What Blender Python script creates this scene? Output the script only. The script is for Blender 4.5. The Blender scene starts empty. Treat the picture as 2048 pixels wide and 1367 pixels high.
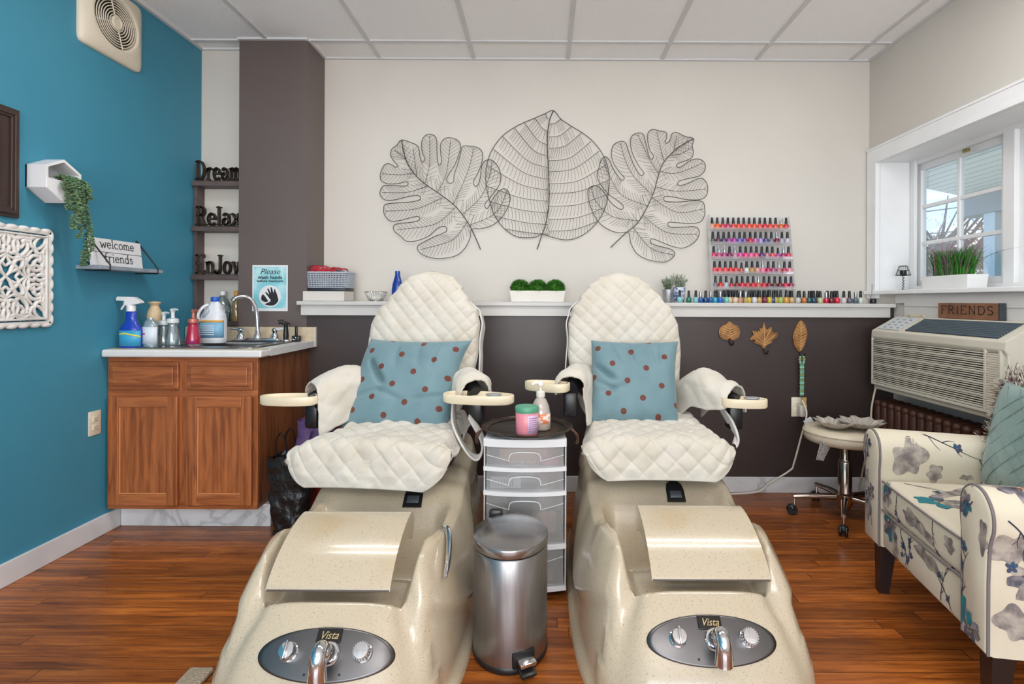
import bpy, bmesh, math, random
from mathutils import Vector, Matrix, Euler, noise
random.seed(7)
PI = math.pi
S = bpy.context.scene
C = S.collection
# ---------------------------------------------------------------- camera
F = 1100.0; CX = 1085.0; CY = 601.0; HC = 1.15; ROLL = 0.0045
cam_d = bpy.data.cameras.new('camera'); cam = bpy.data.objects.new('camera', cam_d); C.objects.link(cam)
cam_d.sensor_fit = 'HORIZONTAL'; cam_d.sensor_width = 36.0; cam_d.lens = F/2048*36.0
cam_d.shift_x = -(CX-1024)/2048; cam_d.shift_y = (CY-683.5)/2048
cam_d.clip_start = 0.02; cam_d.clip_end = 400
cam.matrix_world = Matrix.Translation((0, 0, HC)) @ Matrix.Rotation(PI/2, 4, 'X') @ Matrix.Rotation(ROLL, 4, 'Z')
S.camera = cam
# ---------------------------------------------------------------- world, lights, exposure
S.view_settings.view_transform = 'Standard'; S.view_settings.look = 'None'
S.view_settings.gamma = 1.0; S.view_settings.use_curve_mapping = False
S.view_settings.exposure = 0.0
W = bpy.data.worlds.new('sky'); S.world = W; W.use_nodes = True
def build_world():
    nt = W.node_tree; n = nt.nodes; l = nt.links; n.clear()
    out = n.new('ShaderNodeOutputWorld'); bg = n.new('ShaderNodeBackground')
    tc = n.new('ShaderNodeTexCoord'); sep = n.new('ShaderNodeSeparateXYZ')
    l.new(tc.outputs['Generated'], sep.inputs[0])
    r = n.new('ShaderNodeValToRGB'); l.new(sep.outputs['Z'], r.inputs[0])
    e = r.color_ramp.elements
    e[0].position = 0.0; e[0].color = (.62, .78, .95, 1); e[1].position = 0.7; e[1].color = (.16, .36, .80, 1)
    m = e.new(.16); m.color = (.42, .66, .98, 1)
    mp = n.new('ShaderNodeMapping'); mp.inputs['Scale'].default_value = (1.6, 1.6, 5)
    l.new(tc.outputs['Generated'], mp.inputs[0])
    ns = n.new('ShaderNodeTexNoise'); ns.inputs['Scale'].default_value = 2.2; ns.inputs['Detail'].default_value = 7
    l.new(mp.outputs[0], ns.inputs[0])
    cr = n.new('ShaderNodeValToRGB'); cr.color_ramp.elements[0].position = .46; cr.color_ramp.elements[1].position = .62
    l.new(ns.outputs[0], cr.inputs[0])
    mx = n.new('ShaderNodeMixRGB'); l.new(cr.outputs[0], mx.inputs[0]); l.new(r.outputs[0], mx.inputs[1]); mx.inputs[2].default_value = (.98, .98, 1, 1)
    l.new(mx.outputs[0], bg.inputs[0]); bg.inputs[1].default_value = 2.0
    l.new(bg.outputs[0], out.inputs[0])
build_world()
def area(name, loc, rot, sx, sy, power, col=(1, 1, 1)):
    d = bpy.data.lights.new(name, 'AREA'); d.shape = 'RECTANGLE'; d.size = sx; d.size_y = sy; d.energy = power; d.color = col
    o = bpy.data.objects.new(name, d); o.location = loc; o.rotation_euler = rot; C.objects.link(o); return o
# two fluorescent troffers in the drop ceiling and unseen fill lamps added behind the camera
for tx in (-.85, 1.0):
    for ty in (1.86, 2.14): area('ceiling_troffer_tube', (tx, ty, 2.69), (0, 0, 0), 1.15, .045, 8.5, (1, .99, .975))
area('ceiling_fill_lamp', (0.1, -1.0, 2.69), (0, 0, 0), 1.15, .55, 24, (1, .99, .975))  # unseen overhead lamp added to fill the room evenly
area('rear_fill_lamp', (0.0, -2.9, 1.35), (PI/2+.55, 0, 0), 3.6, 1.9, 160, (.98, .99, 1))  # added fill, tilted up to brighten ceiling and upper walls
sd = bpy.data.lights.new('sun', 'SUN'); sd.energy = 4.5; sd.angle = .02; sd.color = (1, .95, .86)
sun = bpy.data.objects.new('sun', sd); C.objects.link(sun)
sun.rotation_euler = Vector((-.55, 1.0, -.9)).to_track_quat('-Z', 'Y').to_euler()

# ---------------------------------------------------------------- helpers
def P(px, py, Y):
    dx = px-CX; dy = py-CY; a = dx+ROLL*dy; b = dy-ROLL*dx
    return Vector((a/F*Y, Y, HC-b/F*Y))
def PX(px, py, X):          # pixel -> point on the plane x = X
    dx = px-CX; dy = py-CY; a = dx+ROLL*dy; b = dy-ROLL*dx
    Y = X*F/a
    return Vector((X, Y, HC-b/F*Y))
def lin(c):
    def f(v):
        v /= 255.0
        return v/12.92 if v <= .04045 else ((v+.055)/1.055)**2.4
    return (f(c[0]), f(c[1]), f(c[2]), 1)
def setin(nd, key, v):
    if key in nd.inputs: nd.inputs[key].default_value = v
MATS = {}
def mat(name, col, rough=.5, metal=0, spec=.5, coat=0, sheen=0, bump=None, var=None, trans=0, alpha=1, emit=0):
    """bump=(scale, strength, distance)  var=(scale, colour2, lo, hi)"""
    if name in MATS: return MATS[name]
    m = bpy.data.materials.new(name); m.use_nodes = True; MATS[name] = m
    nt = m.node_tree; n = nt.nodes; l = nt.links; b = n['Principled BSDF']
    c = lin(col)
    b.inputs['Base Color'].default_value = c; b.inputs['Roughness'].default_value = rough; b.inputs['Metallic'].default_value = metal
    setin(b, 'Specular IOR Level', spec); setin(b, 'Coat Weight', coat); setin(b, 'Coat Roughness', .08); setin(b, 'Sheen Weight', sheen)
    setin(b, 'Transmission Weight', trans); setin(b, 'Alpha', alpha)
    if emit: setin(b, 'Emission Color', c); setin(b, 'Emission Strength', emit)
    tc = n.new('ShaderNodeTexCoord')
    sc = var[0] if var else 6
    ns = n.new('ShaderNodeTexNoise'); ns.inputs['Scale'].default_value = sc; ns.inputs['Detail'].default_value = 5
    l.new(tc.outputs['Object'], ns.inputs[0])
    cr = n.new('ShaderNodeValToRGB')
    if var: lo, hi, c2 = var[2], var[3], lin(var[1])
    else: lo, hi, c2 = .35, .7, tuple(x*.95 for x in c[:3])+(1,)
    cr.color_ramp.elements[0].position = lo; cr.color_ramp.elements[0].color = c
    cr.color_ramp.elements[1].position = hi; cr.color_ramp.elements[1].color = c2
    l.new(ns.outputs[0], cr.inputs[0]); l.new(cr.outputs[0], b.inputs['Base Color'])
    if bump:
        n2 = n.new('ShaderNodeTexNoise'); n2.inputs['Scale'].default_value = bump[0]; n2.inputs['Detail'].default_value = 4
        l.new(tc.outputs['Object'], n2.inputs[0])
        bp = n.new('ShaderNodeBump'); bp.inputs['Strength'].default_value = bump[1]; bp.inputs['Distance'].default_value = bump[2]
        l.new(n2.outputs[0], bp.inputs['Height']); l.new(bp.outputs[0], b.inputs['Normal'])
    return m
def glass_mat(name, col, opacity=.06, gloss=.1, rough=.03, diff=0):
    """clear thin glass or plastic: transparent + glossy (+ a little cloudy diffuse)"""
    if name in MATS: return MATS[name]
    m = bpy.data.materials.new(name); m.use_nodes = True; MATS[name] = m
    nt = m.node_tree; n = nt.nodes; l = nt.links; n.clear()
    out = n.new('ShaderNodeOutputMaterial'); t = n.new('ShaderNodeBsdfTransparent'); t.inputs[0].default_value = lin(col)
    g = n.new('ShaderNodeBsdfGlossy'); g.inputs['Roughness'].default_value = rough; g.inputs[0].default_value = (1, 1, 1, 1)
    d = n.new('ShaderNodeBsdfDiffuse'); d.inputs[0].default_value = lin(col)
    m1 = n.new('ShaderNodeMixShader'); m1.inputs[0].default_value = diff; l.new(t.outputs[0], m1.inputs[1]); l.new(d.outputs[0], m1.inputs[2])
    fr = n.new('ShaderNodeLayerWeight'); fr.inputs[0].default_value = .25
    mul = n.new('ShaderNodeMath'); mul.operation = 'MULTIPLY_ADD'; l.new(fr.outputs['Fresnel'], mul.inputs[0]); mul.inputs[1].default_value = gloss*3; mul.inputs[2].default_value = gloss*.3
    m2 = n.new('ShaderNodeMixShader'); l.new(mul.outputs[0], m2.inputs[0]); l.new(m1.outputs[0], m2.inputs[1]); l.new(g.outputs[0], m2.inputs[2])
    l.new(m2.outputs[0], out.inputs[0])
    return m
def empty(name, loc, label=None, cat=None, group=None, rz=0):
    o = bpy.data.objects.new(name, None); C.objects.link(o); o.location = loc; o.rotation_euler = (0, 0, rz)
    o.empty_display_size = .05
    tag(o, label, cat, group); return o
def tag(o, label=None, cat=None, group=None, kind=None):
    if label: o['label'] = label
    if cat: o['category'] = cat
    if group: o['group'] = group
    if kind: o['kind'] = kind
    return o
def dup_tree(o, parent=None):
    c = o.copy(); C.objects.link(c)
    if parent is not None: c.parent = parent
    for ch in [x for x in list(bpy.data.objects) if x.parent == o]:
        dup_tree(ch, c)
    return c
class G:
    """geometry collector"""
    def __init__(s): s.v = []; s.f = []; s.uv = None
    def add(s, vs, fs, M=None):
        k = len(s.v)
        s.v += [(M @ Vector(v)) if M else Vector(v) for v in vs]
        s.f += [tuple(i+k for i in f) for f in fs]; return s
    def box(s, c, d, bev=0, rot=None, seg=2):
        bm = bmesh.new(); bmesh.ops.create_cube(bm, size=1)
        bmesh.ops.scale(bm, vec=Vector(d), verts=bm.verts)
        if bev: bmesh.ops.bevel(bm, geom=bm.edges[:], offset=min(bev, min(d)*.49), segments=seg, affect='EDGES', profile=.5)
        M = Matrix.Translation(Vector(c))
        if rot: M = M @ (rot if isinstance(rot, Matrix) else Euler(rot).to_matrix().to_4x4())
        bm.verts.index_update()
        s.add([v.co.copy() for v in bm.verts], [[v.index for v in f.verts] for f in bm.faces], M); bm.free(); return s
    def bb(s, x0, x1, y0, y1, z0, z1, bev=0):
        j = .00004*((len(s.v)//8) % 9)      # keeps faces of touching boxes from coinciding
        return s.box(((x0+x1)/2, (y0+y1)/2, (z0+z1)/2), (abs(x1-x0)+j, abs(y1-y0)+j, abs(z1-z0)+j), bev)
    def lathe(s, prof, c=(0, 0, 0), n=24, M=None, sx=1, sy=1):
        """profile [(r,z)...] round the z axis; closes with caps where r>0"""
        vs = []; fs = []
        for r, z in prof:
            for i in range(n):
                a = 2*PI*i/n; vs.append((r*math.cos(a)*sx, r*math.sin(a)*sy, z))
        for j in range(len(prof)-1):
            for i in range(n):
                i2 = (i+1) % n; fs.append((j*n+i, j*n+i2, (j+1)*n+i2, (j+1)*n+i))
        fs.append(tuple(range(n-1, -1, -1))); fs.append(tuple((len(prof)-1)*n+i for i in range(n)))
        MM = Matrix.Translation(Vector(c)) @ (M if M else Matrix())
        return s.add(vs, fs, MM)
    def cyl(s, p0, p1, r0, r1=None, n=12, bev=0):
        p0 = Vector(p0); p1 = Vector(p1); r1 = r0 if r1 is None else r1
        d = p1-p0; L = d.length
        M = Matrix.Translation(p0) @ d.to_track_quat('Z', 'Y').to_matrix().to_4x4()
        prof = [(r0, 0), (r1, L)] if not bev else [(max(r0-bev, 1e-4), 0), (r0, bev), (r1, L-bev), (max(r1-bev, 1e-4), L)]
        return s.lathe(prof, (0, 0, 0), n, M=M) if False else s.add(*_lathe_vf(prof, n), M)
    def tube(s, pts, r, n=8, closed=False, cap=True, flat=1.0):
        pts = [Vector(p) for p in pts]; m = len(pts)
        if m < 2: return s
        rr = r if isinstance(r, (list, tuple)) else [r]*m
        tan = []
        for i in range(m):
            a = pts[(i-1) % m] if (closed or i > 0) else pts[i]; b = pts[(i+1) % m] if (closed or i < m-1) else pts[i]
            t = (b-a); tan.append(t.normalized() if t.length > 1e-9 else Vector((0, 0, 1)))
        up = Vector((0, 0, 1)) if abs(tan[0].z) < .9 else Vector((0, 1, 0))
        nrm = (up-tan[0]*up.dot(tan[0])).normalized(); vs = []; fs = []
        for i in range(m):
            nn = nrm-tan[i]*nrm.dot(tan[i])
            nrm = nn.normalized() if nn.length > 1e-6 else nrm
            bi = tan[i].cross(nrm)
            for k in range(n):
                a = 2*PI*k/n; vs.append(pts[i]+(nrm*math.cos(a)+bi*math.sin(a)*flat)*rr[i])
        for i in range(m if closed else m-1):
            j = (i+1) % m
            for k in range(n):
                k2 = (k+1) % n; fs.append((i*n+k, i*n+k2, j*n+k2, j*n+k))
        if cap and not closed:
            fs.append(tuple(range(n-1, -1, -1))); fs.append(tuple((m-1)*n+k for k in range(n)))
        return s.add(vs, fs)
    def prism(s, poly, h, M=None, hole=None):
        """2D polygon (x,y) extruded along z by h"""
        n = len(poly)
        vs = [(x, y, 0) for x, y in poly]+[(x, y, h) for x, y in poly]
        fs = [(i, (i+1) % n, n+(i+1) % n, n+i) for i in range(n)]
        bm = bmesh.new(); bv = [bm.verts.new((x, y, 0)) for x, y in poly]
        ed = [bm.edges.new((bv[i], bv[(i+1) % n])) for i in range(n)]
        r = bmesh.ops.triangle_fill(bm, edges=ed, use_beauty=True)
        bm.verts.index_update()
        for f in bm.faces:
            t = [v.index for v in f.verts]; fs.append(tuple(t)); fs.append(tuple(n+i for i in reversed(t)))
        bm.free()
        return s.add(vs, fs, M)
    def grid(s, fn, nu, nv, cu=False, cv=False, uv=None):
        k = len(s.v)
        for j in range(nv+(0 if cv else 1)):
            for i in range(nu+(0 if cu else 1)):
                s.v.append(Vector(fn(i/nu, j/nv)))
        W_ = nu if cu else nu+1; H_ = nv if cv else nv+1
        for j in range(nv):
            for i in range(nu):
                i2 = (i+1) % W_; j2 = (j+1) % H_
                s.f.append((k+j*W_+i, k+j*W_+i2, k+j2*W_+i2, k+j2*W_+i))
        return s
    def sphere(s, c, r, n=16, m=10, sc=(1, 1, 1), M=None):
        prof = [(max(1e-4, r*math.sin(PI*j/m)), -r*math.cos(PI*j/m)) for j in range(m+1)]
        vs, fs = _lathe_vf(prof, n)
        MM = Matrix.Translation(Vector(c)) @ (M if M else Matrix()) @ Matrix.Diagonal((sc[0], sc[1], sc[2], 1))
        return s.add(vs, fs, MM)
    def build(s, name, m, parent=None, smooth=True, ang=40, solid=0, sub=0, loc=None, recalc=True, thick_off=-1):
        me = bpy.data.meshes.new(name); me.from_pydata([tuple(v) for v in s.v], [], s.f)
        if recalc:
            bm = bmesh.new(); bm.from_mesh(me); bmesh.ops.recalc_face_normals(bm, faces=bm.faces); bm.to_mesh(me); bm.free()
        me.validate()
        for mm in (m if isinstance(m, list) else [m]): me.materials.append(mm)
        o = bpy.data.objects.new(name, me); C.objects.link(o)
        if smooth:
            me.shade_smooth()
            try: me.set_sharp_from_angle(angle=math.radians(ang))
            except Exception: pass
        if parent is not None: o.parent = parent
        if loc is not None: o.location = loc
        if solid:
            md = o.modifiers.new('thickness', 'SOLIDIFY'); md.thickness = solid; md.offset = thick_off
        if sub:
            md = o.modifiers.new('smooth', 'SUBSURF'); md.levels = sub; md.render_levels = sub
        return o
def _lathe_vf(prof, n):
    vs = []; fs = []
    for r, z in prof:
        for i in range(n):
            a = 2*PI*i/n; vs.append((r*math.cos(a), r*math.sin(a), z))
    for j in range(len(prof)-1):
        for i in range(n):
            i2 = (i+1) % n; fs.append((j*n+i, j*n+i2, (j+1)*n+i2, (j+1)*n+i))
    fs.append(tuple(range(n-1, -1, -1))); fs.append(tuple((len(prof)-1)*n+i for i in range(n)))
    return vs, fs
def catmull(p, closed=False, k=6):
    p = [Vector(q) if len(q) == 3 else Vector((q[0], q[1], 0)) for q in p]; n = len(p); out = []
    for i in range(n if closed else n-1):
        p0 = p[(i-1) % n] if (closed or i > 0) else p[i]; p1 = p[i]; p2 = p[(i+1) % n]
        p3 = p[(i+2) % n] if (closed or i < n-2) else p[(i+1) % n]
        for j in range(k):
            t = j/k
            out.append(.5*((2*p1)+(p2-p0)*t+(2*p0-5*p1+4*p2-p3)*t*t+(-p0+3*p1-3*p2+p3)*t**3))
    if not closed: out.append(p[-1])
    return out
def sstep(a, b, x):
    t = max(0, min(1, (x-a)/(b-a))); return t*t*(3-2*t)
def text_obj(name, body, size, m, parent, M, extr=.0005, offset=0, sx=1, align='CENTER', shear=0, spacing=1):
    cu = bpy.data.curves.new(name, 'FONT'); cu.body = body; cu.size = size; cu.extrude = extr; cu.offset = offset; cu.align_x = align
    cu.align_y = 'CENTER'; cu.shear = shear; cu.space_character = spacing; cu.resolution_u = 3
    t = bpy.data.objects.new(name+'_t', cu); C.objects.link(t)
    dg = bpy.context.evaluated_depsgraph_get(); me = bpy.data.meshes.new_from_object(t.evaluated_get(dg))
    bpy.data.objects.remove(t); bpy.data.curves.remove(cu)
    me.transform(M @ Matrix.Diagonal((sx, 1, 1, 1))); me.name = name
    me.materials.clear(); me.materials.append(m)
    o = bpy.data.objects.new(name, me); C.objects.link(o)
    if parent is not None: o.parent = parent
    return o
# slab-serif stroke letters for the wooden words (unit: x-height .62, cap height 1)
def arc(cx, cy, rx, ry, a0, a1, n=14):
    return [(cx+rx*math.cos(math.radians(a0+(a1-a0)*i/n)), cy+ry*math.sin(math.radians(a0+(a1-a0)*i/n))) for i in range(n+1)]
def glyph(ch):
    """-> (strokes, serif points, advance)"""
    S_ = {
     'D': ([[(.16, 0), (.16, 1)], [(.16, 1), (.35, 1)]+arc(.35, .5, .36, .5, 90, -90)+[(.16, 0)]], [(.16, 0), (.16, 1)], .84),
     'R': ([[(.16, 0), (.16, 1)], [(.16, 1), (.38, 1)]+arc(.38, .76, .25, .24, 90, -90)+[(.16, .52)], [(.36, .52), (.68, 0)]], [(.16, 0), (.16, 1), (.68, 0)], .82),
     'E': ([[(.16, 0), (.16, 1)], [(.16, 1), (.62, 1), (.62, .86)], [(.16, .52), (.46, .52)], [(.16, 0), (.64, 0), (.64, .16)]], [(.16, 0), (.16, 1)], .78),
     'F': ([[(.16, 0), (.16, 1)], [(.16, 1), (.62, 1), (.62, .84)], [(.16, .52), (.46, .52)]], [(.16, 0), (.16, 1)], .74),
     'I': ([[(.2, 0), (.2, 1)]], [(.2, 0), (.2, 1)], .4),
     'N': ([[(.16, 0), (.16, 1), (.66, 0), (.66, 1)]], [(.16, 0), (.16, 1), (.66, 1)], .86),
     'S': ([arc(.34, .76, .22, .24, 30, 270, 16)[:-1]+arc(.34, .25, .24, .25, 90, -150, 16)], [], .66),
     'J': ([[(.4, 1), (.4, .25)]+arc(.22, .25, .18, .25, 0, -160)], [(.4, 1)], .6),
     'r': ([[(.16, 0), (.16, .62)], arc(.38, .36, .22, .26, 170, 50, 8)], [(.16, 0), (.16, .62)], .56),
     'e': ([[(.09, .34), (.55, .34)]+arc(.32, .31, .24, .31, 8, 320, 22)], [], .64),
     'a': ([arc(.3, .42, .2, .2, 150, 0, 8)+[(.5, .1), (.58, 0)], arc(.3, .18, .2, .18, 60, 360, 18)], [], .66),
     'm': ([[(.14, 0), (.14, .62)], arc(.3, .4, .16, .22, 170, 0, 10)+[(.46, 0)], arc(.62, .4, .16, .22, 170, 0, 10)+[(.78, 0)]], [(.14, 0), (.14, .62), (.46, 0), (.78, 0)], .94),
     'n': ([[(.14, 0), (.14, .62)], arc(.33, .4, .19, .22, 170, 0, 10)+[(.52, 0)]], [(.14, 0), (.14, .62), (.52, 0)], .68),
     'l': ([[(.16, 0), (.16, 1)]], [(.16, 0), (.16, 1)], .34),
     'x': ([[(.08, .62), (.56, 0)], [(.56, .62), (.08, 0)]], [(.08, .62), (.56, 0), (.56, .62), (.08, 0)], .64),
     'o': ([arc(.32, .31, .24, .31, 0, 360, 24)], [], .64),
     'y': ([[(.1, .62), (.34, .05)], [(.58, .62), (.28, -.2), (.1, -.22)]], [(.1, .62), (.58, .62)], .66),
     'w': ([[(.08, .62), (.26, 0), (.43, .5), (.6, 0), (.78, .62)]], [(.08, .62), (.78, .62)], .86),
     'c': ([arc(.32, .31, .24, .31, 45, 315, 20)], [], .6),
     'f': ([[(.2, 0), (.2, .8)]+arc(.36, .8, .16, .2, 180, 60, 8), [(.06, .62), (.38, .62)]], [(.2, 0)], .46),
     'i': ([[(.16, 0), (.16, .62)], [(.16, .82), (.16, .92)]], [(.16, 0), (.16, .62)], .34),
     'd': ([[(.52, 0), (.52, 1)], arc(.31, .31, .21, .31, 0, 360, 22)], [(.52, 0), (.52, 1)], .68),
     's': ([arc(.28, .46, .16, .16, 30, 270, 12)[:-1]+arc(.28, .15, .18, .15, 90, -150, 12)], [], .52),
    }
    return S_['J' if ch == 'j' else ch]
def word_geo(word, h, w, depth, serif=.17, gap=0):
    """letters in the x/z plane starting at x=0, front at y=0, extruded to +y"""
    g = G(); x = 0
    def seg(a, b, ww):
        a = Vector(a); b = Vector(b); d = b-a
        if d.length < 1e-6: return
        u = d.normalized(); nn = Vector((-u.y, u.x))*ww*.5; e = u*ww*.22
        q = [a-e+nn, a-e-nn, b+e-nn, b+e+nn]
        vs = [(p.x*h, 0, p.y*h) for p in q]+[(p.x*h, depth, p.y*h) for p in q]
        g.add(vs, [(0, 1, 2, 3), (7, 6, 5, 4), (0, 4, 5, 1), (1, 5, 6, 2), (2, 6, 7, 3), (3, 7, 4, 0)])
    for ch in word:
        if ch == ' ': x += .4; continue
        st, se, adv = glyph(ch)
        for p in st:
            for a, b in zip(p, p[1:]):
                seg((a[0]+x, a[1]), (b[0]+x, b[1]), w)
        for q in se:
            seg((q[0]+x-serif*.5, q[1]+(w*.3 if q[1] < .3 else -w*.3)), (q[0]+x+serif*.5, q[1]+(w*.3 if q[1] < .3 else -w*.3)), w*.62)
        x += adv+gap
    return g, x*h
# ================================================================ setting
XL = -2.15; XR = 2.124; YB = 3.583; YP = 3.323; ZC = 2.715
def nm(name):
    m = bpy.data.materials.new(name); m.use_nodes = True; MATS[name] = m
    return m, m.node_tree.nodes, m.node_tree.links, m.node_tree.nodes['Principled BSDF']
def M_(n, l, op, a, b=None, c=None):
    x = n.new('ShaderNodeMath'); x.operation = op
    for i, q in enumerate((a, b, c)):
        if q is None: continue
        if isinstance(q, (int, float)): x.inputs[i].default_value = q
        else: l.new(q, x.inputs[i])
    return x.outputs[0]
def ramp(n, l, src, stops, const=False):
    r = n.new('ShaderNodeValToRGB'); e = r.color_ramp.elements
    if const: r.color_ramp.interpolation = 'CONSTANT'
    e[0].position, e[0].color = stops[0][0], stops[0][1]; e[1].position, e[1].color = stops[-1][0], stops[-1][1]
    for p, c in stops[1:-1]:
        k = e.new(p); k.color = c
    l.new(src, r.inputs[0]); return r.outputs[0]
def floor_mat():
    m, n, l, b = nm('wood_floor'); tc = n.new('ShaderNodeTexCoord'); sp = n.new('ShaderNodeSeparateXYZ'); l.new(tc.outputs['Object'], sp.inputs[0])
    wd = .057; L = 1.15
    yr = M_(n, l, 'DIVIDE', sp.outputs[1], wd); row = M_(n, l, 'FLOOR', yr); fy = M_(n, l, 'FRACT', yr)
    wn = n.new('ShaderNodeTexWhiteNoise'); wn.noise_dimensions = '1D'; l.new(row, wn.inputs['W'])
    xs = M_(n, l, 'ADD', M_(n, l, 'DIVIDE', sp.outputs[0], L), M_(n, l, 'MULTIPLY', wn.outputs['Value'], 7.0))
    ix = M_(n, l, 'FLOOR', xs); fx = M_(n, l, 'FRACT', xs)
    cb = n.new('ShaderNodeCombineXYZ'); l.new(ix, cb.inputs[0]); l.new(row, cb.inputs[1])
    w2 = n.new('ShaderNodeTexWhiteNoise'); w2.noise_dimensions = '2D'; l.new(cb.outputs[0], w2.inputs['Vector'])
    # grain, stretched along x and shifted plank by plank
    g = n.new('ShaderNodeCombineXYZ'); l.new(M_(n, l, 'MULTIPLY', sp.outputs[0], 1.6), g.inputs[0]); l.new(M_(n, l, 'MULTIPLY', sp.outputs[1], 22), g.inputs[1]); l.new(M_(n, l, 'MULTIPLY', w2.outputs['Value'], 40), g.inputs[2])
    ns = n.new('ShaderNodeTexNoise'); ns.inputs['Scale'].default_value = 2.2; ns.inputs['Detail'].default_value = 8; ns.inputs['Roughness'].default_value = .65; ns.inputs['Distortion'].default_value = .6; l.new(g.outputs[0], ns.inputs[0])
    col = ramp(n, l, ns.outputs[0], [(.25, lin((86, 42, 14))), (.45, lin((142, 76, 28))), (.6, lin((176, 100, 40))), (.8, lin((204, 126, 58)))])
    hs = n.new('ShaderNodeHueSaturation'); l.new(col, hs.inputs['Color']); l.new(M_(n, l, 'MULTIPLY_ADD', w2.outputs['Value'], .55, .62), hs.inputs['Value']); hs.inputs['Saturation'].default_value = 1.0
    # worn patches
    n3 = n.new('ShaderNodeTexNoise'); n3.inputs['Scale'].default_value = 1.7; n3.inputs['Detail'].default_value = 3; l.new(tc.outputs['Object'], n3.inputs[0])
    # gaps
    gy = M_(n, l, 'MINIMUM', fy, M_(n, l, 'SUBTRACT', 1.0, fy)); gx = M_(n, l, 'MULTIPLY', M_(n, l, 'MINIMUM', fx, M_(n, l, 'SUBTRACT', 1.0, fx)), L/wd)
    gap = M_(n, l, 'MINIMUM', M_(n, l, 'DIVIDE', gy, .035), M_(n, l, 'DIVIDE', gx, .05)); gap = M_(n, l, 'MINIMUM', gap, 1.0)
    mx = n.new('ShaderNodeMixRGB'); l.new(gap, mx.inputs[0]); mx.inputs[1].default_value = lin((50, 24, 10)); l.new(hs.outputs[0], mx.inputs[2])
    l.new(mx.outputs[0], b.inputs['Base Color'])
    l.new(M_(n, l, 'MULTIPLY_ADD', n3.outputs[0], .3, .14), b.inputs['Roughness']); setin(b, 'Specular IOR Level', .5)
    hh = M_(n, l, 'ADD', gap, M_(n, l, 'MULTIPLY', ns.outputs[0], .25))
    bp = n.new('ShaderNodeBump'); bp.inputs['Strength'].default_value = .35; bp.inputs['Distance'].default_value = .0012; l.new(hh, bp.inputs['Height']); l.new(bp.outputs[0], b.inputs['Normal'])
    return m
def ceiling_mat():
    m, n, l, b = nm('acoustic_tile'); tc = n.new('ShaderNodeTexCoord')
    v = n.new('ShaderNodeTexVoronoi'); v.inputs['Scale'].default_value = 95; l.new(tc.outputs['Object'], v.inputs[0])
    ns = n.new('ShaderNodeTexNoise'); ns.inputs['Scale'].default_value = 120; ns.inputs['Detail'].default_value = 4; l.new(tc.outputs['Object'], ns.inputs[0])
    s = M_(n, l, 'ADD', v.outputs['Distance'], M_(n, l, 'MULTIPLY', ns.outputs[0], .7))
    c = ramp(n, l, s, [(.34, lin((150, 148, 147))), (.44, lin((247, 247, 246)))])
    l.new(c, b.inputs['Base Color']); b.inputs['Roughness'].default_value = .95
    bp = n.new('ShaderNodeBump'); bp.inputs['Strength'].default_value = .5; bp.inputs['Distance'].default_value = .002; l.new(s, bp.inputs['Height']); l.new(bp.outputs[0], b.inputs['Normal'])
    return m
def marble_mat():
    m, n, l, b = nm('marble_baseboard'); tc = n.new('ShaderNodeTexCoord')
    ns = n.new('ShaderNodeTexNoise'); ns.inputs['Scale'].default_value = 2.5; ns.inputs['Detail'].default_value = 8; ns.inputs['Distortion'].default_value = 1.2; l.new(tc.outputs['Object'], ns.inputs[0])
    a = M_(n, l, 'ABSOLUTE', M_(n, l, 'SUBTRACT', ns.outputs[0], .5))
    l.new(ramp(n, l, a, [(.0, lin((176, 176, 176))), (.03, lin((206, 207, 208))), (.2, lin((218, 219, 220)))]), b.inputs['Base Color']); b.inputs['Roughness'].default_value = .3
    return m
blue = mat('blue_wall_paint', (64, 142, 168), .55, bump=(90, .15, .002), var=(1.3, (57, 134, 161), .35, .7))
cream = mat('cream_wall_paint', (212, 207, 198), .6, bump=(70, .12, .002), var=(1.1, (206, 200, 192), .35, .7))
brownp = mat('brown_wall_paint', (101, 90, 87), .38, bump=(60, .12, .002), var=(1.5, (94, 83, 80), .35, .7))
whitep = mat('white_gloss_paint', (243, 243, 243), .35, bump=(25, .1, .002))
greyp = mat('pale_grey_trim_paint', (204, 202, 198), .4, bump=(25, .15, .002))
ctile = ceiling_mat(); marb = marble_mat(); cgrid = mat('ceiling_grid_white', (214, 214, 214), .5)
def struct(name, g, m, **k):
    o = g.build(name, m, smooth=False, **k); o['kind'] = 'structure'; return o
YF = -3.0
struct('floor', G().bb(XL-.1, XR+.1, YF-.1, YB+.1, -.06, 0), floor_mat())
struct('ceiling', G().bb(XL-.05, XR+.05, YF-.1, YB+.05, ZC+.008, ZC+.06), ctile)
g = G()
for k in range(-8, 9):
    X = -.452+k*.61
    if XL+.05 < X < XR-.05: g.bb(X-.012, X+.012, YF, YB if X > -1.37 else YP-.003, ZC, ZC+.012)
for k in range(0, 6):
    Y = 3.335-1.22*k; g.bb(XL, XR, Y-.012, Y+.012, ZC-.0005, ZC+.0115)
g.bb(XL, XL+.02, YF, YB, ZC-.004, ZC+.012); g.bb(XR-.02, XR, YF, YB, ZC-.004, ZC+.012); g.bb(-1.5, XR, YB-.02, YB, ZC-.003, ZC+.012)
g.bb(XL, -1.83, 3.44, 3.46, ZC-.003, ZC+.012); g.bb(-1.84, -1.42, YP-.02, YP, ZC-.003, ZC+.012); g.bb(-1.43, -1.41, YP, YB, ZC-.003, ZC+.012)
struct('trim_1', g, cgrid)                                                        # T-bar grid of the drop ceiling
struct('wall_left', G().bb(XL-.12, XL, YF, YB+.1, 0, ZC+.03), blue)
struct('wall_back', G().bb(XL-.1, XR+.19, YB, YB+.12, 0, ZC+.03), cream)
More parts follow.
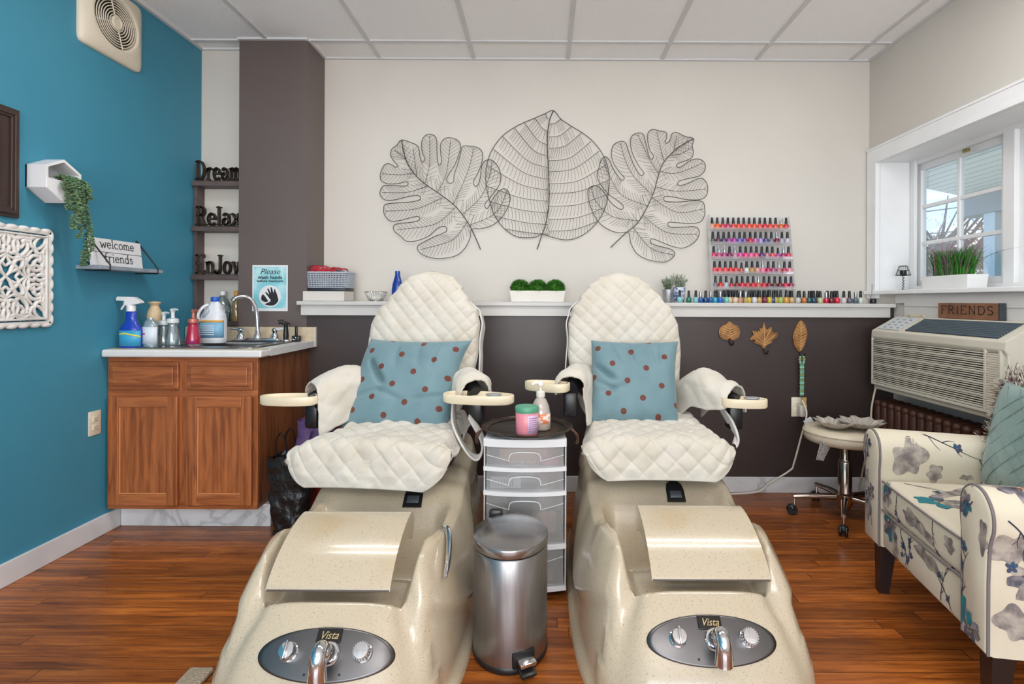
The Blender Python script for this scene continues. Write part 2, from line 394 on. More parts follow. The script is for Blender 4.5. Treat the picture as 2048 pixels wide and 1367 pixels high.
struct('wall_alcove', G().bb(XL, -1.832, 3.46, YB, 0, ZC), cream)
struct('wall_pillar', G().bb(-1.838, -1.425, YP, YB, 0, ZC), brownp)
struct('wall_wainscot', G().bb(-1.425, XR, YP, YB, 0, 1.118), mat('shaded_brown_wainscot_paint', (62, 51, 49), .4, bump=(60, .12, .002), var=(1.5, (55, 45, 43), .35, .7)))  # the wall's brown made darker: shade below the ledge put into the colour
struct('trim_2', G().bb(-1.472, 2.115, YP-.035, YB, 1.118, 1.141, .003), greyp)    # ledge board
struct('trim_3', G().bb(-1.452, 2.09, YP-.02, YP+.01, 1.057, 1.118, .002), greyp)  # apron under the ledge
g = G(); g.bb(-1.3, XR, YP-.014, YP, 0, .094, .003); struct('baseboard_back', g, marb)
g = G(); g.bb(XL, XL+.014, YF, 2.93, 0, .094, .003); struct('baseboard_left', g, mat('white_baseboard', (226, 227, 228), .35, bump=(20, .1, .002), var=(3, (206, 208, 210), .45, .75)))
# right wall with the window opening  (opening Y .9..3.47, z 1.205..2.03)
WY0, WY1, WZ0, WZ1 = 0.95, 3.47, 1.205, 2.033
g = G(); T = XR+.20
g.bb(XR, T, WY1, YB+.1, 0, ZC+.03); g.bb(XR, T, YF, WY0, 0, ZC+.03); g.bb(XR, T, WY0, WY1, 0, WZ0); g.bb(XR, T, WY0, WY1, WZ1, ZC+.03)
struct('wall_right', g, cream)
g = G(); g.bb(XR+.001, T, WY1-.004, WY1+.001, WZ0, WZ1); g.bb(XR+.001, T, WY0, WY1, WZ1-.004, WZ1+.001); struct('trim_7', g, whitep)   # painted window reveal
# wall behind the camera, with an unseen opening added to let sky light in
g = G(); g.bb(XL, -1.85, YF-.1, YF, 0, ZC); g.bb(1.85, XR, YF-.1, YF, 0, ZC); g.bb(-1.85, 1.85, YF-.1, YF, 0, .4); g.bb(-1.85, 1.85, YF-.1, YF, 2.5, ZC)
struct('wall_front', g, cream)
# casing round the window
g = G(); X0 = XR-.022
g.bb(X0, XR, WY1-.005, YB-.012, WZ0-.03, WZ1+.09, .002); g.bb(X0, XR, .5, YB-.012, WZ1-.004, WZ1+.092, .002)
g.bb(X0-.004, XR, .5, YB-.01, WZ1+.088, WZ1+.1); g.bb(X0-.008, X0, WY1-.005, WY1+.012, WZ0, WZ1+.012)
g.bb(X0-.008, X0, .5, WY1+.01, WZ1-.004, WZ1+.012)
struct('trim_4', g, whitep)
struct('trim_5', G().bb(XR-.045, T+.02, .5, YB-.02, WZ0-.006, WZ0+.018, .004), whitep)   # window sill
g = G(); g.bb(XR-.02, XR, .5, 3.20, .99, WZ0-.006, .002); g.bb(XR-.02, XR, 3.16, YP-.04, 1.145, WZ0-.006, .002); g.bb(XR-.014, XR, .5, 3.16, .5, .986, .002)
g.bb(XR-.024, XR, .5, 3.2, 1.128, 1.133)
struct('trim_6', g, greyp)                                                         # boards under the sill
# window
def window():
    root = empty('window_1', (T+.03, 2.2, WZ0)); root['kind'] = 'structure'
    def rel(x0, x1, y0, y1, z0, z1, bev=.003, gg=None):
        return (gg or G()).bb(x0-root.location.x, x1-root.location.x, y0-2.2, y1-2.2, z0-WZ0, z1-WZ0, bev)
    xa, xb = T-.005, T+.075
    g = G(); rel(xa, xb, WY0-.03, WY1+.03, WZ0-.02, WZ0+.045, gg=g); rel(xa, xb, WY0-.03, WY1+.03, WZ1-.028, WZ1+.03, gg=g)
    rel(xa, xb, WY1-.022, WY1+.03, WZ0, WZ1, gg=g); rel(xa, xb, WY0-.03, WY0+.03, WZ0, WZ1, gg=g); rel(xa, xb, 2.705, 2.775, WZ0, WZ1, gg=g)
    rel(xa, xb, 1.86, 1.92, WZ0, WZ1, gg=g)
    rel(xa-.01, xa+.01, WY1-.05, WY1-.01, WZ0, WZ1, gg=g)
    g.build('window_frame', mat('white_window_vinyl', (236, 236, 236), .3), root, smooth=False)
    for y0, y1, xo in ((2.775, WY1-.022, .02), (1.92, 2.705, .02), (WY0+.03, 1.86, .02)):
        s = G(); w = .038; za, zb = WZ0+.045, WZ1-.028
        for a in ((y0, y0+w, za, zb), (y1-w, y1, za, zb), (y0, y1, za, za+w), (y0, y1, zb-w, zb)): rel(T+xo, T+xo+.035, a[0], a[1], a[2], a[3], gg=s)
        ym = (y0+y1)/2; rel(T+xo+.005, T+xo+.03, ym-.011, ym+.011, za, zb, gg=s)
        for k in (1, 2):
            z = za+w+(zb-za-2*w)*k/3; rel(T+xo+.006, T+xo+.029, y0, y1, z-.011, z+.011, gg=s)
        so = s.build('window_sash', MATS['white_window_vinyl'], root, smooth=False)
        rel(T+xo+.015, T+xo+.019, y0+w, y1-w, za+w, zb-w, bev=0).build('window_pane', glass_mat('window_glass', (250, 252, 253), gloss=.1), so, smooth=False)
    lt = G(); rel(xa-.012, xa+.004, 2.99, 3.03, WZ1-.06, WZ1-.04, bev=.003, gg=lt); lt.build('window_latch', mat('brass_latch', (150, 140, 90), .4, .8), root)
window()

# ================================================================ outside the window
root = empty('porch', (4.6, 3, 0), 'porch roof with pale green ribbed soffit, dark grey beam and post outside the window', 'porch')
def rl(v): return Vector(v)-Vector((4.6, 3, 0))
g = G(); poly = [(2.34, -4), (2.34, 5.25), (3.2, 5.25), (4.54, 6.04), (5.9, 6.9), (5.9, -4)]
def soffit_mat():
    m, n, l, b = nm('soffit_siding'); tc = n.new('ShaderNodeTexCoord'); sp = n.new('ShaderNodeSeparateXYZ'); l.new(tc.outputs['Object'], sp.inputs[0])
    f = M_(n, l, 'FRACT', M_(n, l, 'DIVIDE', sp.outputs[0], .14))
    l.new(ramp(n, l, f, [(.0, lin((150, 158, 155))), (.08, lin((150, 158, 155))), (.13, lin((228, 236, 230))), (1, lin((228, 236, 230)))]), b.inputs['Base Color']); b.inputs['Roughness'].default_value = .6
    bp = n.new('ShaderNodeBump'); bp.inputs['Distance'].default_value = .01; l.new(f, bp.inputs['Height']); l.new(bp.outputs[0], b.inputs['Normal'])
    return m
g.prism([(x-4.6, y-3) for x, y in poly], .12, Matrix.Translation((0, 0, 2.33))); g.build('porch_roof', soffit_mat(), root, smooth=False)
slate = mat('blue_grey_beam_paint', (120, 138, 146), .5); slate2 = mat('pale_blue_post_paint', (178, 200, 212), .5)
G().bb(0, .22, -7, 3.1, 2.08, 2.32, .01).build('porch_beam', slate, root, smooth=False)
for yy in (2.62, -.3): G().bb(.02, .17, yy, yy+.15, 0, 2.09, .005).build('porch_post', slate2, root, smooth=False)
gm = mat('outdoor_ground', (150, 148, 142), .9, var=(.6, (110, 124, 84), .5, .6))
o = G().bb(XR+.25, 90, -30, 90, -.25, -.2).build('floor_outside', gm, smooth=False); o['kind'] = 'structure'; o.name = 'ground'
# far things seen through the panes
def leaf_cluster(name, c, r, m, nleaf, size, root=None, flat=1.0, seed=1):
    rd = random.Random(seed); g = G()
    for i in range(nleaf):
        d = Vector((rd.gauss(0, 1), rd.gauss(0, 1), rd.gauss(0, 1))).normalized()*(rd.random()**.4)
        p = Vector((d.x*r[0], d.y*r[1], d.z*r[2])); a = Euler((rd.uniform(0, 6), rd.uniform(0, 6), rd.uniform(0, 6))).to_matrix()
        s = size*rd.uniform(.6, 1.3)
        g.add([p+a@Vector(q)*s for q in ((-.5, 0, 0), (0, -.3, .05), (.5, 0, 0), (0, .3, .05))], [(0, 1, 2, 3)])
    return g.build(name, m, root, smooth=False, loc=c, recalc=False)
def tree(X, Y, h, r, m, label, trunk_m, seed, bare=False, group=None):
    t = empty('tree', (X, Y, -.2), label, 'tree', group)
    rd = random.Random(seed); tg = G(); tg.tube([(0, 0, 0), (.05, 0, h*.4), (0, .05, h*.9)], [r*.09, r*.07, r*.02], 8)
    for i in range(26 if bare else 10):
        z = h*rd.uniform(.35, .85); a = rd.uniform(0, 6.28); L = r*rd.uniform(.6, 1.1)
        p = [Vector((0, 0, z)), Vector((math.cos(a)*L*.5, math.sin(a)*L*.5, z+L*.35)), Vector((math.cos(a)*L, math.sin(a)*L, z+L*.9))]
        tg.tube(p, [r*.03, r*.02, r*.008], 5)
    tg.build('trunk', trunk_m, t)
    leaf_cluster('crown', (0, 0, h*.72), (r, r, h*.38), m, 1200 if bare else 5000, .10 if bare else .16, t, seed=seed)
bark = mat('tree_bark', (92, 80, 74), .9)
tree(26, 36, 6.5, 4.2, mat('dusky_twigs', (140, 112, 112), .9), 'bare pinkish-brown tree far off, left through the window', bark, 1, True)
tree(33, 38, 7.0, 3.6, mat('autumn_brown_leaves', (142, 104, 84), .9), 'rust-brown autumn tree behind the porch post', bark, 2)
tree(18, 15.5, 4.6, 2.1, mat('autumn_red_leaves', (178, 40, 60), .8), 'crimson-leaved tree at the right edge of the window view', bark, 3)
tree(18.5, 27, 4.2, 3.0, mat('dark_hedge_leaves', (84, 84, 72), .9), 'low dark shrubby tree beneath the bare tree outside', bark, 4)
h = empty('house', (27, 27, -.2), 'distant tan building with low roof seen past the porch post', 'building')
G().bb(-3, 5, -3, 3, 0, 3.2).build('house_wall', mat('tan_siding', (196, 160, 132), .8), h, smooth=False)
rf = G(); rf.prism([(-3.4, 0), (3.4, 0), (0, 1.3)], 10.6, Matrix.Translation((-5.3, 0, 3.2)) @ Matrix(((0, 0, 1, 0), (1, 0, 0, 0), (0, 1, 0, 0), (0, 0, 0, 1)))); rf.build('house_roof', mat('dull_roof', (120, 104, 98), .9), h, smooth=False)
v = empty('van', (12.6, 15.2, -.2), 'white van parked outside beyond the grass planter', 'van')
pr = [(-2.3, .3), (2.3, .3), (2.35, 1.0), (1.8, 1.15), (1.35, 1.85), (-2.25, 1.9)]
G().prism(pr, 1.8, Matrix(((1, 0, 0, 0), (0, 0, 1, -.9), (0, 1, 0, 0), (0, 0, 0, 1)))).build('van_body', mat('white_van_paint', (225, 228, 232), .3), v, smooth=False)
for sx in (-1.5, 1.5):
    for sy in (-.92, .74): G().cyl((sx, sy, .32), (sx, sy+.18, .32), .32, n=20).build('wheel', mat('tyre_rubber', (30, 30, 32), .8), v)
for k, (za, zb) in enumerate(((4.15, 5.0), (3.55, 4.1), (2.7, 3.3))):
    pts = [Vector((9+t*9, 22-t*14, za+(zb-za)*t-.5*math.sin(PI*t))) for t in [i/16 for i in range(17)]]
    o = G().tube([p-pts[0] for p in pts], .018, 5).build('power_line', mat('cable_black', (60, 60, 66), .7), loc=pts[0])
    tag(o, ['highest black utility cable crossing the sky outside', 'middle black utility cable crossing the sky outside', 'lowest black utility cable crossing the sky outside'][k], 'cable', 'overhead cables outside')
# ================================================================ pedicure spa chairs
def speck_mat():
    m, n, l, b = nm('speckled_beige_acrylic'); tc = n.new('ShaderNodeTexCoord')
    ns = n.new('ShaderNodeTexNoise'); ns.inputs['Scale'].default_value = 330; ns.inputs['Detail'].default_value = 2; l.new(tc.outputs['Object'], ns.inputs[0])
    n2 = n.new('ShaderNodeTexNoise'); n2.inputs['Scale'].default_value = 420; n2.inputs['Detail'].default_value = 1; l.new(tc.outputs['Object'], n2.inputs[0])
    a = ramp(n, l, ns.outputs[0], [(.30, lin((136, 118, 92))), (.36, lin((188, 174, 150))), (.70, lin((190, 176, 152))), (.78, lin((208, 198, 182)))])
    n3 = n.new('ShaderNodeTexNoise'); n3.inputs['Scale'].default_value = 3.2; n3.inputs['Detail'].default_value = 4; l.new(tc.outputs['Object'], n3.inputs[0])
    mk = ramp(n, l, n3.outputs[0], [(.55, (0, 0, 0, 1)), (.75, (.5, .5, .5, 1))]); mx = n.new('ShaderNodeMixRGB'); mx.blend_type = 'MULTIPLY'; l.new(mk, mx.inputs[0]); l.new(a, mx.inputs[1]); mx.inputs[2].default_value = lin((236, 214, 168)); l.new(mx.outputs[0], b.inputs['Base Color']); b.inputs['Roughness'].default_value = .2; setin(b, 'Coat Weight', .35); setin(b, 'Coat Roughness', .08)
    return m
acr = speck_mat()
chrome = mat('polished_chrome', (215, 217, 220), .07, 1)
steel = mat('brushed_steel_plate', (106, 104, 104), .32, .9, bump=(60, .1, .0005))
darkpl = mat('black_plastic', (24, 24, 26), .35)
def cloth_mat(name, c, c2, stitch=True):
    return mat(name, c, .75, sheen=.25, bump=(26, .45, .006), var=(7, c2, .4, .75))
quilt = cloth_mat('quilted_cream_cotton', (204, 198, 186), (194, 185, 168))
creampl = mat('cream_arm_tray_plastic', (232, 218, 188), .35)
lining = mat('white_quilt_lining', (214, 210, 204), .8, bump=(30, .3, .004))
def interp(tab, x):
    if x <= tab[0][0]: return tab[0][1]
    for (a, p), (b, q) in zip(tab, tab[1:]):
        if x <= b:
            t = (x-a)/(b-a); t = t*t*(3-2*t); return p+(q-p)*t
    return tab[-1][1]
def puff(s, t, d, h):
    a = abs(math.sin(PI*(s+t)/d)); b = abs(math.sin(PI*(s-t)/d)); return h*(a*b)**.26
RIM = [(.15, .295), (.20, .345), (.28, .400), (.36, .405), (.48, .368), (.71, .368), (.84, .415), (1.0, .44), (1.14, .50), (1.5, .52)]
def spa_h(x, y):
    z = interp(RIM, y)
    # recess for the foot pillow
    ax = abs(x)
    k = sstep(.235, .185, ax)*sstep(.155, .215, y)*sstep(.50, .40, y); z -= (z-.262)*k
    # tub
    kx = sstep(.255, .19, ax); ky = sstep(.36, .46, y)*sstep(.77, .59, y); z -= (z-.13)*kx*ky
    # raised lip dividing tub sides (hand-hold bumps)
    z += .022*math.exp(-((y-.45)/.05)**2)*sstep(.17, .23, ax)
    # channel of the drain grille
    return z
def spa_body(root):
    NT, NR, NS = 168, 60, 22
    def se(th, hw, yf, yb, p):
        c, s_ = math.cos(th), math.sin(th); cy = (yf+yb)/2; hl = (yb-yf)/2
        r = (abs(c)**p+abs(s_)**p)**(-1/p); return r*c*hw, cy+r*s_*hl
    def fn(u, v):
        th = 2*PI*u
        xt, yt = se(th, .288, .15, 1.43, 4.2)
        # front tapers in plan
        xt *= .92+.08*sstep(.1, .6, yt)
        if v <= .62:
            r = (v/.62)**.9; x = xt*r; y = .62+(yt-.62)*r
            return (x, y, spa_h(x, y)-.022*r**9)
        t = (v-.62)/.38; zt = spa_h(xt, yt)-.022
        xb, yb = se(th, .372, -.01, 1.46, 3.8); b = 1-(1-t)**1.9
        x = xt+(xb-xt)*b; y = yt+(yb-yt)*b; z = zt*(1-t)
        # moulded shoulder line sweeping down the flank
        ridge = .29-.20*sstep(.05, .6, y)+.28*sstep(.6, 1.0, y)
        lat = sstep(.5, .9, abs(math.cos(th)))
        x -= math.copysign(.020*sstep(ridge+.03, ridge-.02, z)*sstep(.0, .05, z)*lat, x)*(1 if y > .15 else 0)
        if t > .93: x *= 1+.012; y += -.006 if y < .3 else 0
        return (x, y, z)
    g = G(); g.grid(fn, NT, NR+NS+30, cu=True)
    return g.build('basin', acr, root, ang=180)
def polka(u, v): return 0
def spa(name, cx, y0, label, seat_rz, arms, seat_dx, seat_skew, back_dx, straps, pillow_dy):
    root = empty(name, (cx, y0, 0), label, 'pedicure chair', 'pedicure spa chairs')
    body = spa_body(root)
    bpy.context.view_layer.update()
    bm = bmesh.new(); bm.from_mesh(body.data)
    from mathutils.bvhtree import BVHTree
    bvh = BVHTree.FromBMesh(bm); bm.free()
    nd = Vector((0, .72, -.69)).normalized(); up = Vector((0, .69, .72)).normalized(); cen = Vector((arms.get('fdx', 0), .085, .200))
    def onf(a, b, off=.0025):
        o = cen+Vector((a, 0, 0))+up*b-nd*.3; h = bvh.ray_cast(o, nd)
        return (h[0]-nd*off) if h[0] else cen+Vector((a, 0, 0))+up*b
    g = G(); g.grid(lambda u, v: onf(.182*v*math.cos(2*PI*u), .064*v*math.sin(2*PI*u)), 64, 12, cu=True)
    pl = g.build('control_plate', steel, root, solid=.003, ang=180)
    M0 = Matrix((( 1, 0, 0, 0), (0, up.y, -nd.y, 0), (0, up.z, -nd.z, 0), (0, 0, 0, 1)))   # local x, up, out
    def at(a, b, off=0): p = onf(a, b, .003)-nd*off; return Matrix.Translation(p) @ M0
    bd = G().box((0, 0, .002), (.066, .036, .006), .002); bo = G().add([at(.0, .044) @ v for v in bd.v], bd.f).build('badge', mat('black_badge', (20, 17, 14), .25), root, smooth=False)
    text_obj('badge_lettering', 'Vista', .027, mat('gold_lettering', (214, 190, 140), .3, .6), bo, at(.0, .043, .0052), extr=.0004, shear=.35, sx=.95)
    for sx, kind in ((-.096, 'dial'), (.100, 'button')):
        g = G(); M = at(sx, .004)
        g.add(*_lathe_vf([(.024, 0), (.024, .010), (.021, .012), (.021, .03), (.019, .034), (.006, .035)], 28), M)
        if kind == 'dial': g.box((0, 0, 0), (.007, .042, .014), .002, rot=M @ Matrix.Translation((0, 0, .036)))
        else:
            for k in range(20):
                a = 2*PI*k/20; g.box((0, 0, 0), (.0025, .004, .016), 0, rot=M @ Matrix.Translation((.0212*math.cos(a), .0212*math.sin(a), .022)) @ Matrix.Rotation(a, 4, 'Z'))
        g.build('control_knob', chrome, root)
    # spout
    p = onf(.008, .0); out = -nd
    g = G(); g.cyl(p, p+out*.012, .030, n=24, bev=.003); g.cyl(p+out*.012, p+out*.05, .023, .02, n=24, bev=.002)
    path = catmull([p+out*.04, p+out*.065+Vector((0, 0, .002)), p+out*.090+Vector((0, 0, -.018)), p+out*.102+Vector((0, 0, -.055)), p+out*.104+Vector((0, 0, -.09))], k=6)
    g.tube(path, [.0185]*10+[.0185+.0004*i for i in range(len(path)-10)], 20)
    g.build('spout', chrome, root)
    for sx in (-.045, .047):
        q = onf(sx, -.045); g = G(); g.cyl(q, q+out*.003, .003, n=8); g.build('screw', darkpl, root)
    # foot pillow
    pr = [(.57, .355), (.592, .39), (.594, .415), (.580, .437), (.55, .446), (.50, .440), (.44, .421), (.38, .392), (.335, .360), (.300, .322), (.312, .318), (.345, .345), (.40, .368), (.48, .38), (.55, .365)]
    sm = [(q.x, q.y) for q in catmull(pr, True, 4)]
    g = G(); MX = Matrix(((0, 0, 1, -.178), (1, 0, 0, 0), (0, 1, 0, 0), (0, 0, 0, 1)))
    g.prism(sm, .356, MX); fp = g.build('foot_pillow', acr, root, ang=50); fp.location = (arms.get('pdx', 0), pillow_dy-.115, 0)
    bv = fp.modifiers.new('edge', 'BEVEL'); bv.width = .006; bv.segments = 3; bv.limit_method = 'ANGLE'; bv.angle_limit = 1.0
    G().box((0, .305, .3195), (.352, .012, .006), .001, rot=None).build('pillow_edge_strip', mat('grey_edge_strip', (110, 104, 100), .3, .5), fp, smooth=False)
    g = G(); g.bb(-.13, .13, .42, .50, .27, .375, .01); g.build('pillow_bracket', acr, fp)
    # grab handle at the inner flank
    s = arms['side']
    if s == 0: pass
    pts = catmull([(s*.262, .48, .372), (s*.285, .455, .380), (s*.300, .40, .36), (s*.308, .33, .33), (s*.306, .29, .305)], k=5)
    if s: G().tube(pts, [.010, .013, .015, .016, .016, .017, .017, .017, .017, .017, .017, .017, .016, .016, .015, .014, .013, .012, .011, .010, .008][:len(pts)], 12, flat=.6).build('grab_handle', chrome, root)
    g = G(); g.prism([(-.036, 0), (.036, 0), (.036, .05), (.03, .075), (.015, .09), (-.015, .09), (-.03, .075), (-.036, .05)], .008, MO := Matrix.Translation((arms.get('ddx', 0), .735, spa_h(arms.get('ddx', 0), .735)+.002)) @ Matrix.Rotation(math.atan2(spa_h(0, .80)-spa_h(0, .735), .065), 4, 'X'))
    fr = g.build('overflow_cover', darkpl, root)
    G().box((0, 0, 0), (.046, .030, .004), .001, rot=MO @ Matrix.Translation((0, .03, .0085))).build('overflow_slot', mat('grey_metal_slot', (120, 130, 140), .3, .7), fr)
    # seat mechanism
    g = G(); g.bb(-.22, .22, .95, 1.32, .44, .53, .02); g.bb(-.25, .25, .86, 1.34, .515, .560, .02); g.build('seat_base', darkpl, root)
    st = empty('seat', (seat_dx, 1.085, 0)); st.parent = root; st.rotation_euler = (0, 0, seat_rz)
    # quilted seat cover
    Lt = .50; Ld = seat_skew['drop']
    def seat_pt(u, v):
        a = 2*u-1; s = v*(Lt+Ld)
        w = .255+.045*sstep(0, Lt, s)+seat_skew['flare']*sstep(Lt, Lt+Ld, s)
        # round the front corners
        cut = max(0, abs(a)-.72)/.28; s_eff = s*(1-(.06+.10*cut*cut)*sstep(.35, 1, v)*cut)
        w *= 1-.05*sstep(.93, 1.0, v)
        x = a*w+seat_skew['shear']*sstep(Lt*.7, Lt+Ld, s)*(1 if seat_skew['shear']*a > 0 else .35)
        if s_eff < Lt:
            y = .21-s_eff; z = .595+.012*math.cos(PI*s_eff/Lt)+.012*(1-a*a); dy, dz = 0, 1
            y0_, z0_ = y, z
        else:
            q = (s_eff-Lt); R = .05; ang = min(q/R, 1.25)
            y = .21-Lt-R*math.sin(ang); z = .583+.012*(1-a*a)-R*(1-math.cos(ang)); rest = max(0, q-1.25*R)
            y -= rest*math.cos(1.25)*.9; z -= rest*math.sin(1.25); dy, dz = -math.sin(ang), math.cos(ang)
        e = sstep(.80, 1.0, abs(a)); z -= (.055*e*e)*(1 if s_eff < Lt else .35)
        h = puff(x+.02, s, .088, .011)*min(1, (1-abs(a))*9)*min(1, (1-v)*14+.05)
        wv = .010*noise.noise(Vector((x*9, s*7, cx)))+.005*noise.noise(Vector((x*25, s*22, cx+3)))
        return (x, y+dy*(h+wv), z+dz*(h+wv))
    g = G(); g.grid(seat_pt, 170, 180); g.build('seat_cover', quilt, st, solid=.012, ang=180)
    # backrest, tapering tombstone in a quilted cover
    BW = seat_skew['bw']; H = .74
    def back_pt(u, v):
        th = 2*PI*u; w = interp(BW, v); c, s_ = math.cos(th), math.sin(th)
        d = .062*(1-v**10)**.5*(.8+.2*math.sin(PI*v)); p = 2.8; r = (abs(c)**p+abs(s_)**p)**(-1/p)
        x = r*c*w; yy = r*s_*d
        zz = .56+H*v; yb = .20+.18*v+.03*math.sin(PI*v)
        fr = max(0, -s_)
        h = puff(x, H*v*1.02+.01, .074, .010)*min(1, fr*2.5)*min(1, (1-v)*16)
        wv = .008*noise.noise(Vector((x*10, v*8, cx+9)))+.010*noise.noise(Vector((x*4, v*14, cx+5)))*sstep(.6, .0, v)
        lean = seat_skew['lean']*sstep(.5, 1, v)
        return (x+lean+wv*.4, yb+yy-h-wv*fr, zz)
    g = G(); g.grid(back_pt, 250, 190, cu=True)
    bo = g.build('back_cover', quilt, st, ang=180); bo.location.x = back_dx
    # loose hem hanging at the side of the back cover
    def hem(u, v):
        zz = .66+.50*v; x = interp(BW, (zz-.56)/H)+.012+.010*math.sin(9*v)+.012*(1-v); return (seat_skew['hem']*x, .26+.18*(zz-.56)/H+.07*u-.03, zz-.02*u)
    g = G(); g.grid(hem, 8, 30); g.build('back_cover_hem', lining, bo, solid=.006)
    # armrests
    for A in arms['list']:
        an = empty('armrest', (0, 0, 0)); an.parent = st
        pth = catmull(A['path'], k=8); n = len(pth)
        g = G(); g.tube([p-Vector((0, 0, .015)) for p in pth], [.045]*n, 12, flat=.8); q = pth[-2]
        g.bb(q.x-.03, q.x+.03, q.y-.02, q.y+.06, q.z-.13, q.z-.02, .012); g.build('arm_frame', darkpl, an)
        R = A.get('r', .075); sl, sr = A['skirt']
        def sleeve(u, v):
            f = v*(n-1); i = min(int(f), n-2); p = pth[i].lerp(pth[i+1], f-i); t = (pth[i+1]-pth[i]).normalized(); sd = Vector((t.y, -t.x, 0)).normalized()
            L0 = sl[0]+(sl[1]-sl[0])*v; L1 = sr[0]+(sr[1]-sr[0])*v; tot = L0+PI*R+L1; s = u*tot
            Rv = R*(1-.12*sstep(.8, 1, v))
            if s < L0: off = sd*(-Rv-.10*(L0-s))+Vector((0, 0, -(L0-s)))
            elif s < L0+PI*R: a = (s-L0)/R; off = sd*(-Rv*math.cos(a))+Vector((0, 0, Rv*.85*math.sin(a)))
            else: off = sd*(Rv+.10*(s-L0-PI*R))+Vector((0, 0, -(s-L0-PI*R)))
            h = puff(s, v*.25, .09, .007)+.010*noise.noise(Vector((s*12, v*4, cx+A['path'][0][0]*5)))
            k = off.normalized()
            return p+off+k*h
        g = G(); g.grid(sleeve, 60, 36); g.build('arm_cover', quilt, an, solid=.008, ang=180)
        # cream tray at the end of the arm
        tp = A['tray']; tw, tl = tp[4], tp[5]
        ol = []
        for i in range(40):
            a = 2*PI*i/40; pw = 3.0; c, s_ = math.cos(a), math.sin(a); r = (abs(c)**pw+abs(s_)**pw)**(-1/pw); nar = 1-.28*(r*c > 0)*(r*c)
            ol.append((r*c*tl, r*s_*tw*nar))
        g = G(); vs = []; prof = [(.95, 0), (1, .006), (1, .034), (.985, .038), (.92, .038), (.88, .022), (.5, .018)]
        for k, z in prof: vs += [(x*k, y*k, z) for x, y in ol]
        fs = [(j*40+i, j*40+(i+1) % 40, (j+1)*40+(i+1) % 40, (j+1)*40+i) for j in range(len(prof)-1) for i in range(40)]
        fs += [tuple(range(40)), tuple(range((len(prof)-1)*40, len(prof)*40))]
        g.add(vs, fs, Matrix.Translation(tp[:3]) @ Matrix.Rotation(tp[3], 4, 'Z')); g.build('arm_tray', creampl, an, ang=45)
        if A.get('cup'):
            c = A['cup']; G().lathe([(.030, 0), (.034, .004), (.033, .008), (.02, .010), (.005, .010)], c, 20, sy=.7).build('remote_button', mat('grey_remote', (150, 152, 155), .4), an)
    for pts in straps:
        g = G(); P_ = catmull(pts, k=8); n = len(P_)
        def rib(u, v):
            f = v*(n-1); i = min(int(f), n-2); p = P_[i].lerp(P_[i+1], f-i); w = .024+.008*math.sin(5*v)
            return (p.x, p.y+(u-.5)*w*2.2+.0, p.z+.012*math.sin(3*u+6*v))
        g.grid(rib, 6, 40); g.build('cover_strap', lining, st, solid=.008)
    return root
BW1 = [(0, .20), (.10, .235), (.25, .275), (.45, .290), (.62, .285), (.73, .262), (.82, .215), (.90, .165), (.96, .11), (1, .02)]
spaB = spa('pedicure_spa_chair', .478, 1.455, 'right-hand beige pedicure spa chair, nearer the window, under cream quilted covers', -.02,
    dict(side=0, pdx=.03, ddx=.06, list=[
        dict(path=[(-.24, .24, .70), (-.29, .14, .775), (-.325, .02, .775), (-.345, -.06, .755)], skirt=((.15, .16), (.12, .03)), tray=(-.45, -.06, .745, 2.75, .058, .105), r=.072),
        dict(path=[(.24, .20, .69), (.29, .06, .765), (.34, -.05, .735), (.385, -.11, .715)], skirt=((.12, .055), (.16, .02)), tray=(.405, -.15, .695, -.2, .05, .095), r=.078, cup=(.435, -.16, .73))]),
    -.005, dict(drop=.185, flare=.005, shear=.01, bw=BW1, lean=-.02, hem=-1), -.055,
    [[(.33, -.06, .68), (.36, -.12, .62), (.375, -.16, .57), (.36, -.17, .525)]], 0)
BW2 = [(0, .19), (.12, .225), (.30, .270), (.45, .285), (.62, .282), (.72, .262), (.80, .21), (.88, .17), (.95, .13), (1, .03)]
spaA = spa('pedicure_spa_chair', -.60, 1.386, 'left-hand beige pedicure spa chair, beside the oak sink cabinet, cover hanging askew', -.10,
    dict(side=1, pdx=-.01, fdx=.026, ddx=.10, list=[
        dict(path=[(-.235, .20, .69), (-.29, .10, .755), (-.355, .0, .735), (-.41, -.06, .705)], skirt=((.10, .15), (.03, .0)), tray=(-.475, -.12, .695, 3.25, .06, .125), r=.098),
        dict(path=[(.225, .18, .71), (.26, .10, .765), (.30, .03, .765), (.33, -.03, .745)], skirt=((.05, .01), (.05, .01)), tray=(.355, -.09, .715, -.12, .066, .155), r=.075, cup=(.42, -.09, .745))]),
    -.015, dict(drop=.20, flare=.02, shear=-.05, bw=BW2, lean=.025, hem=1), -.02,
    [[(.23, .0, .72), (.25, -.08, .62), (.31, -.12, .53), (.355, -.10, .49), (.365, -.07, .55), (.30, -.04, .64)]], 0)
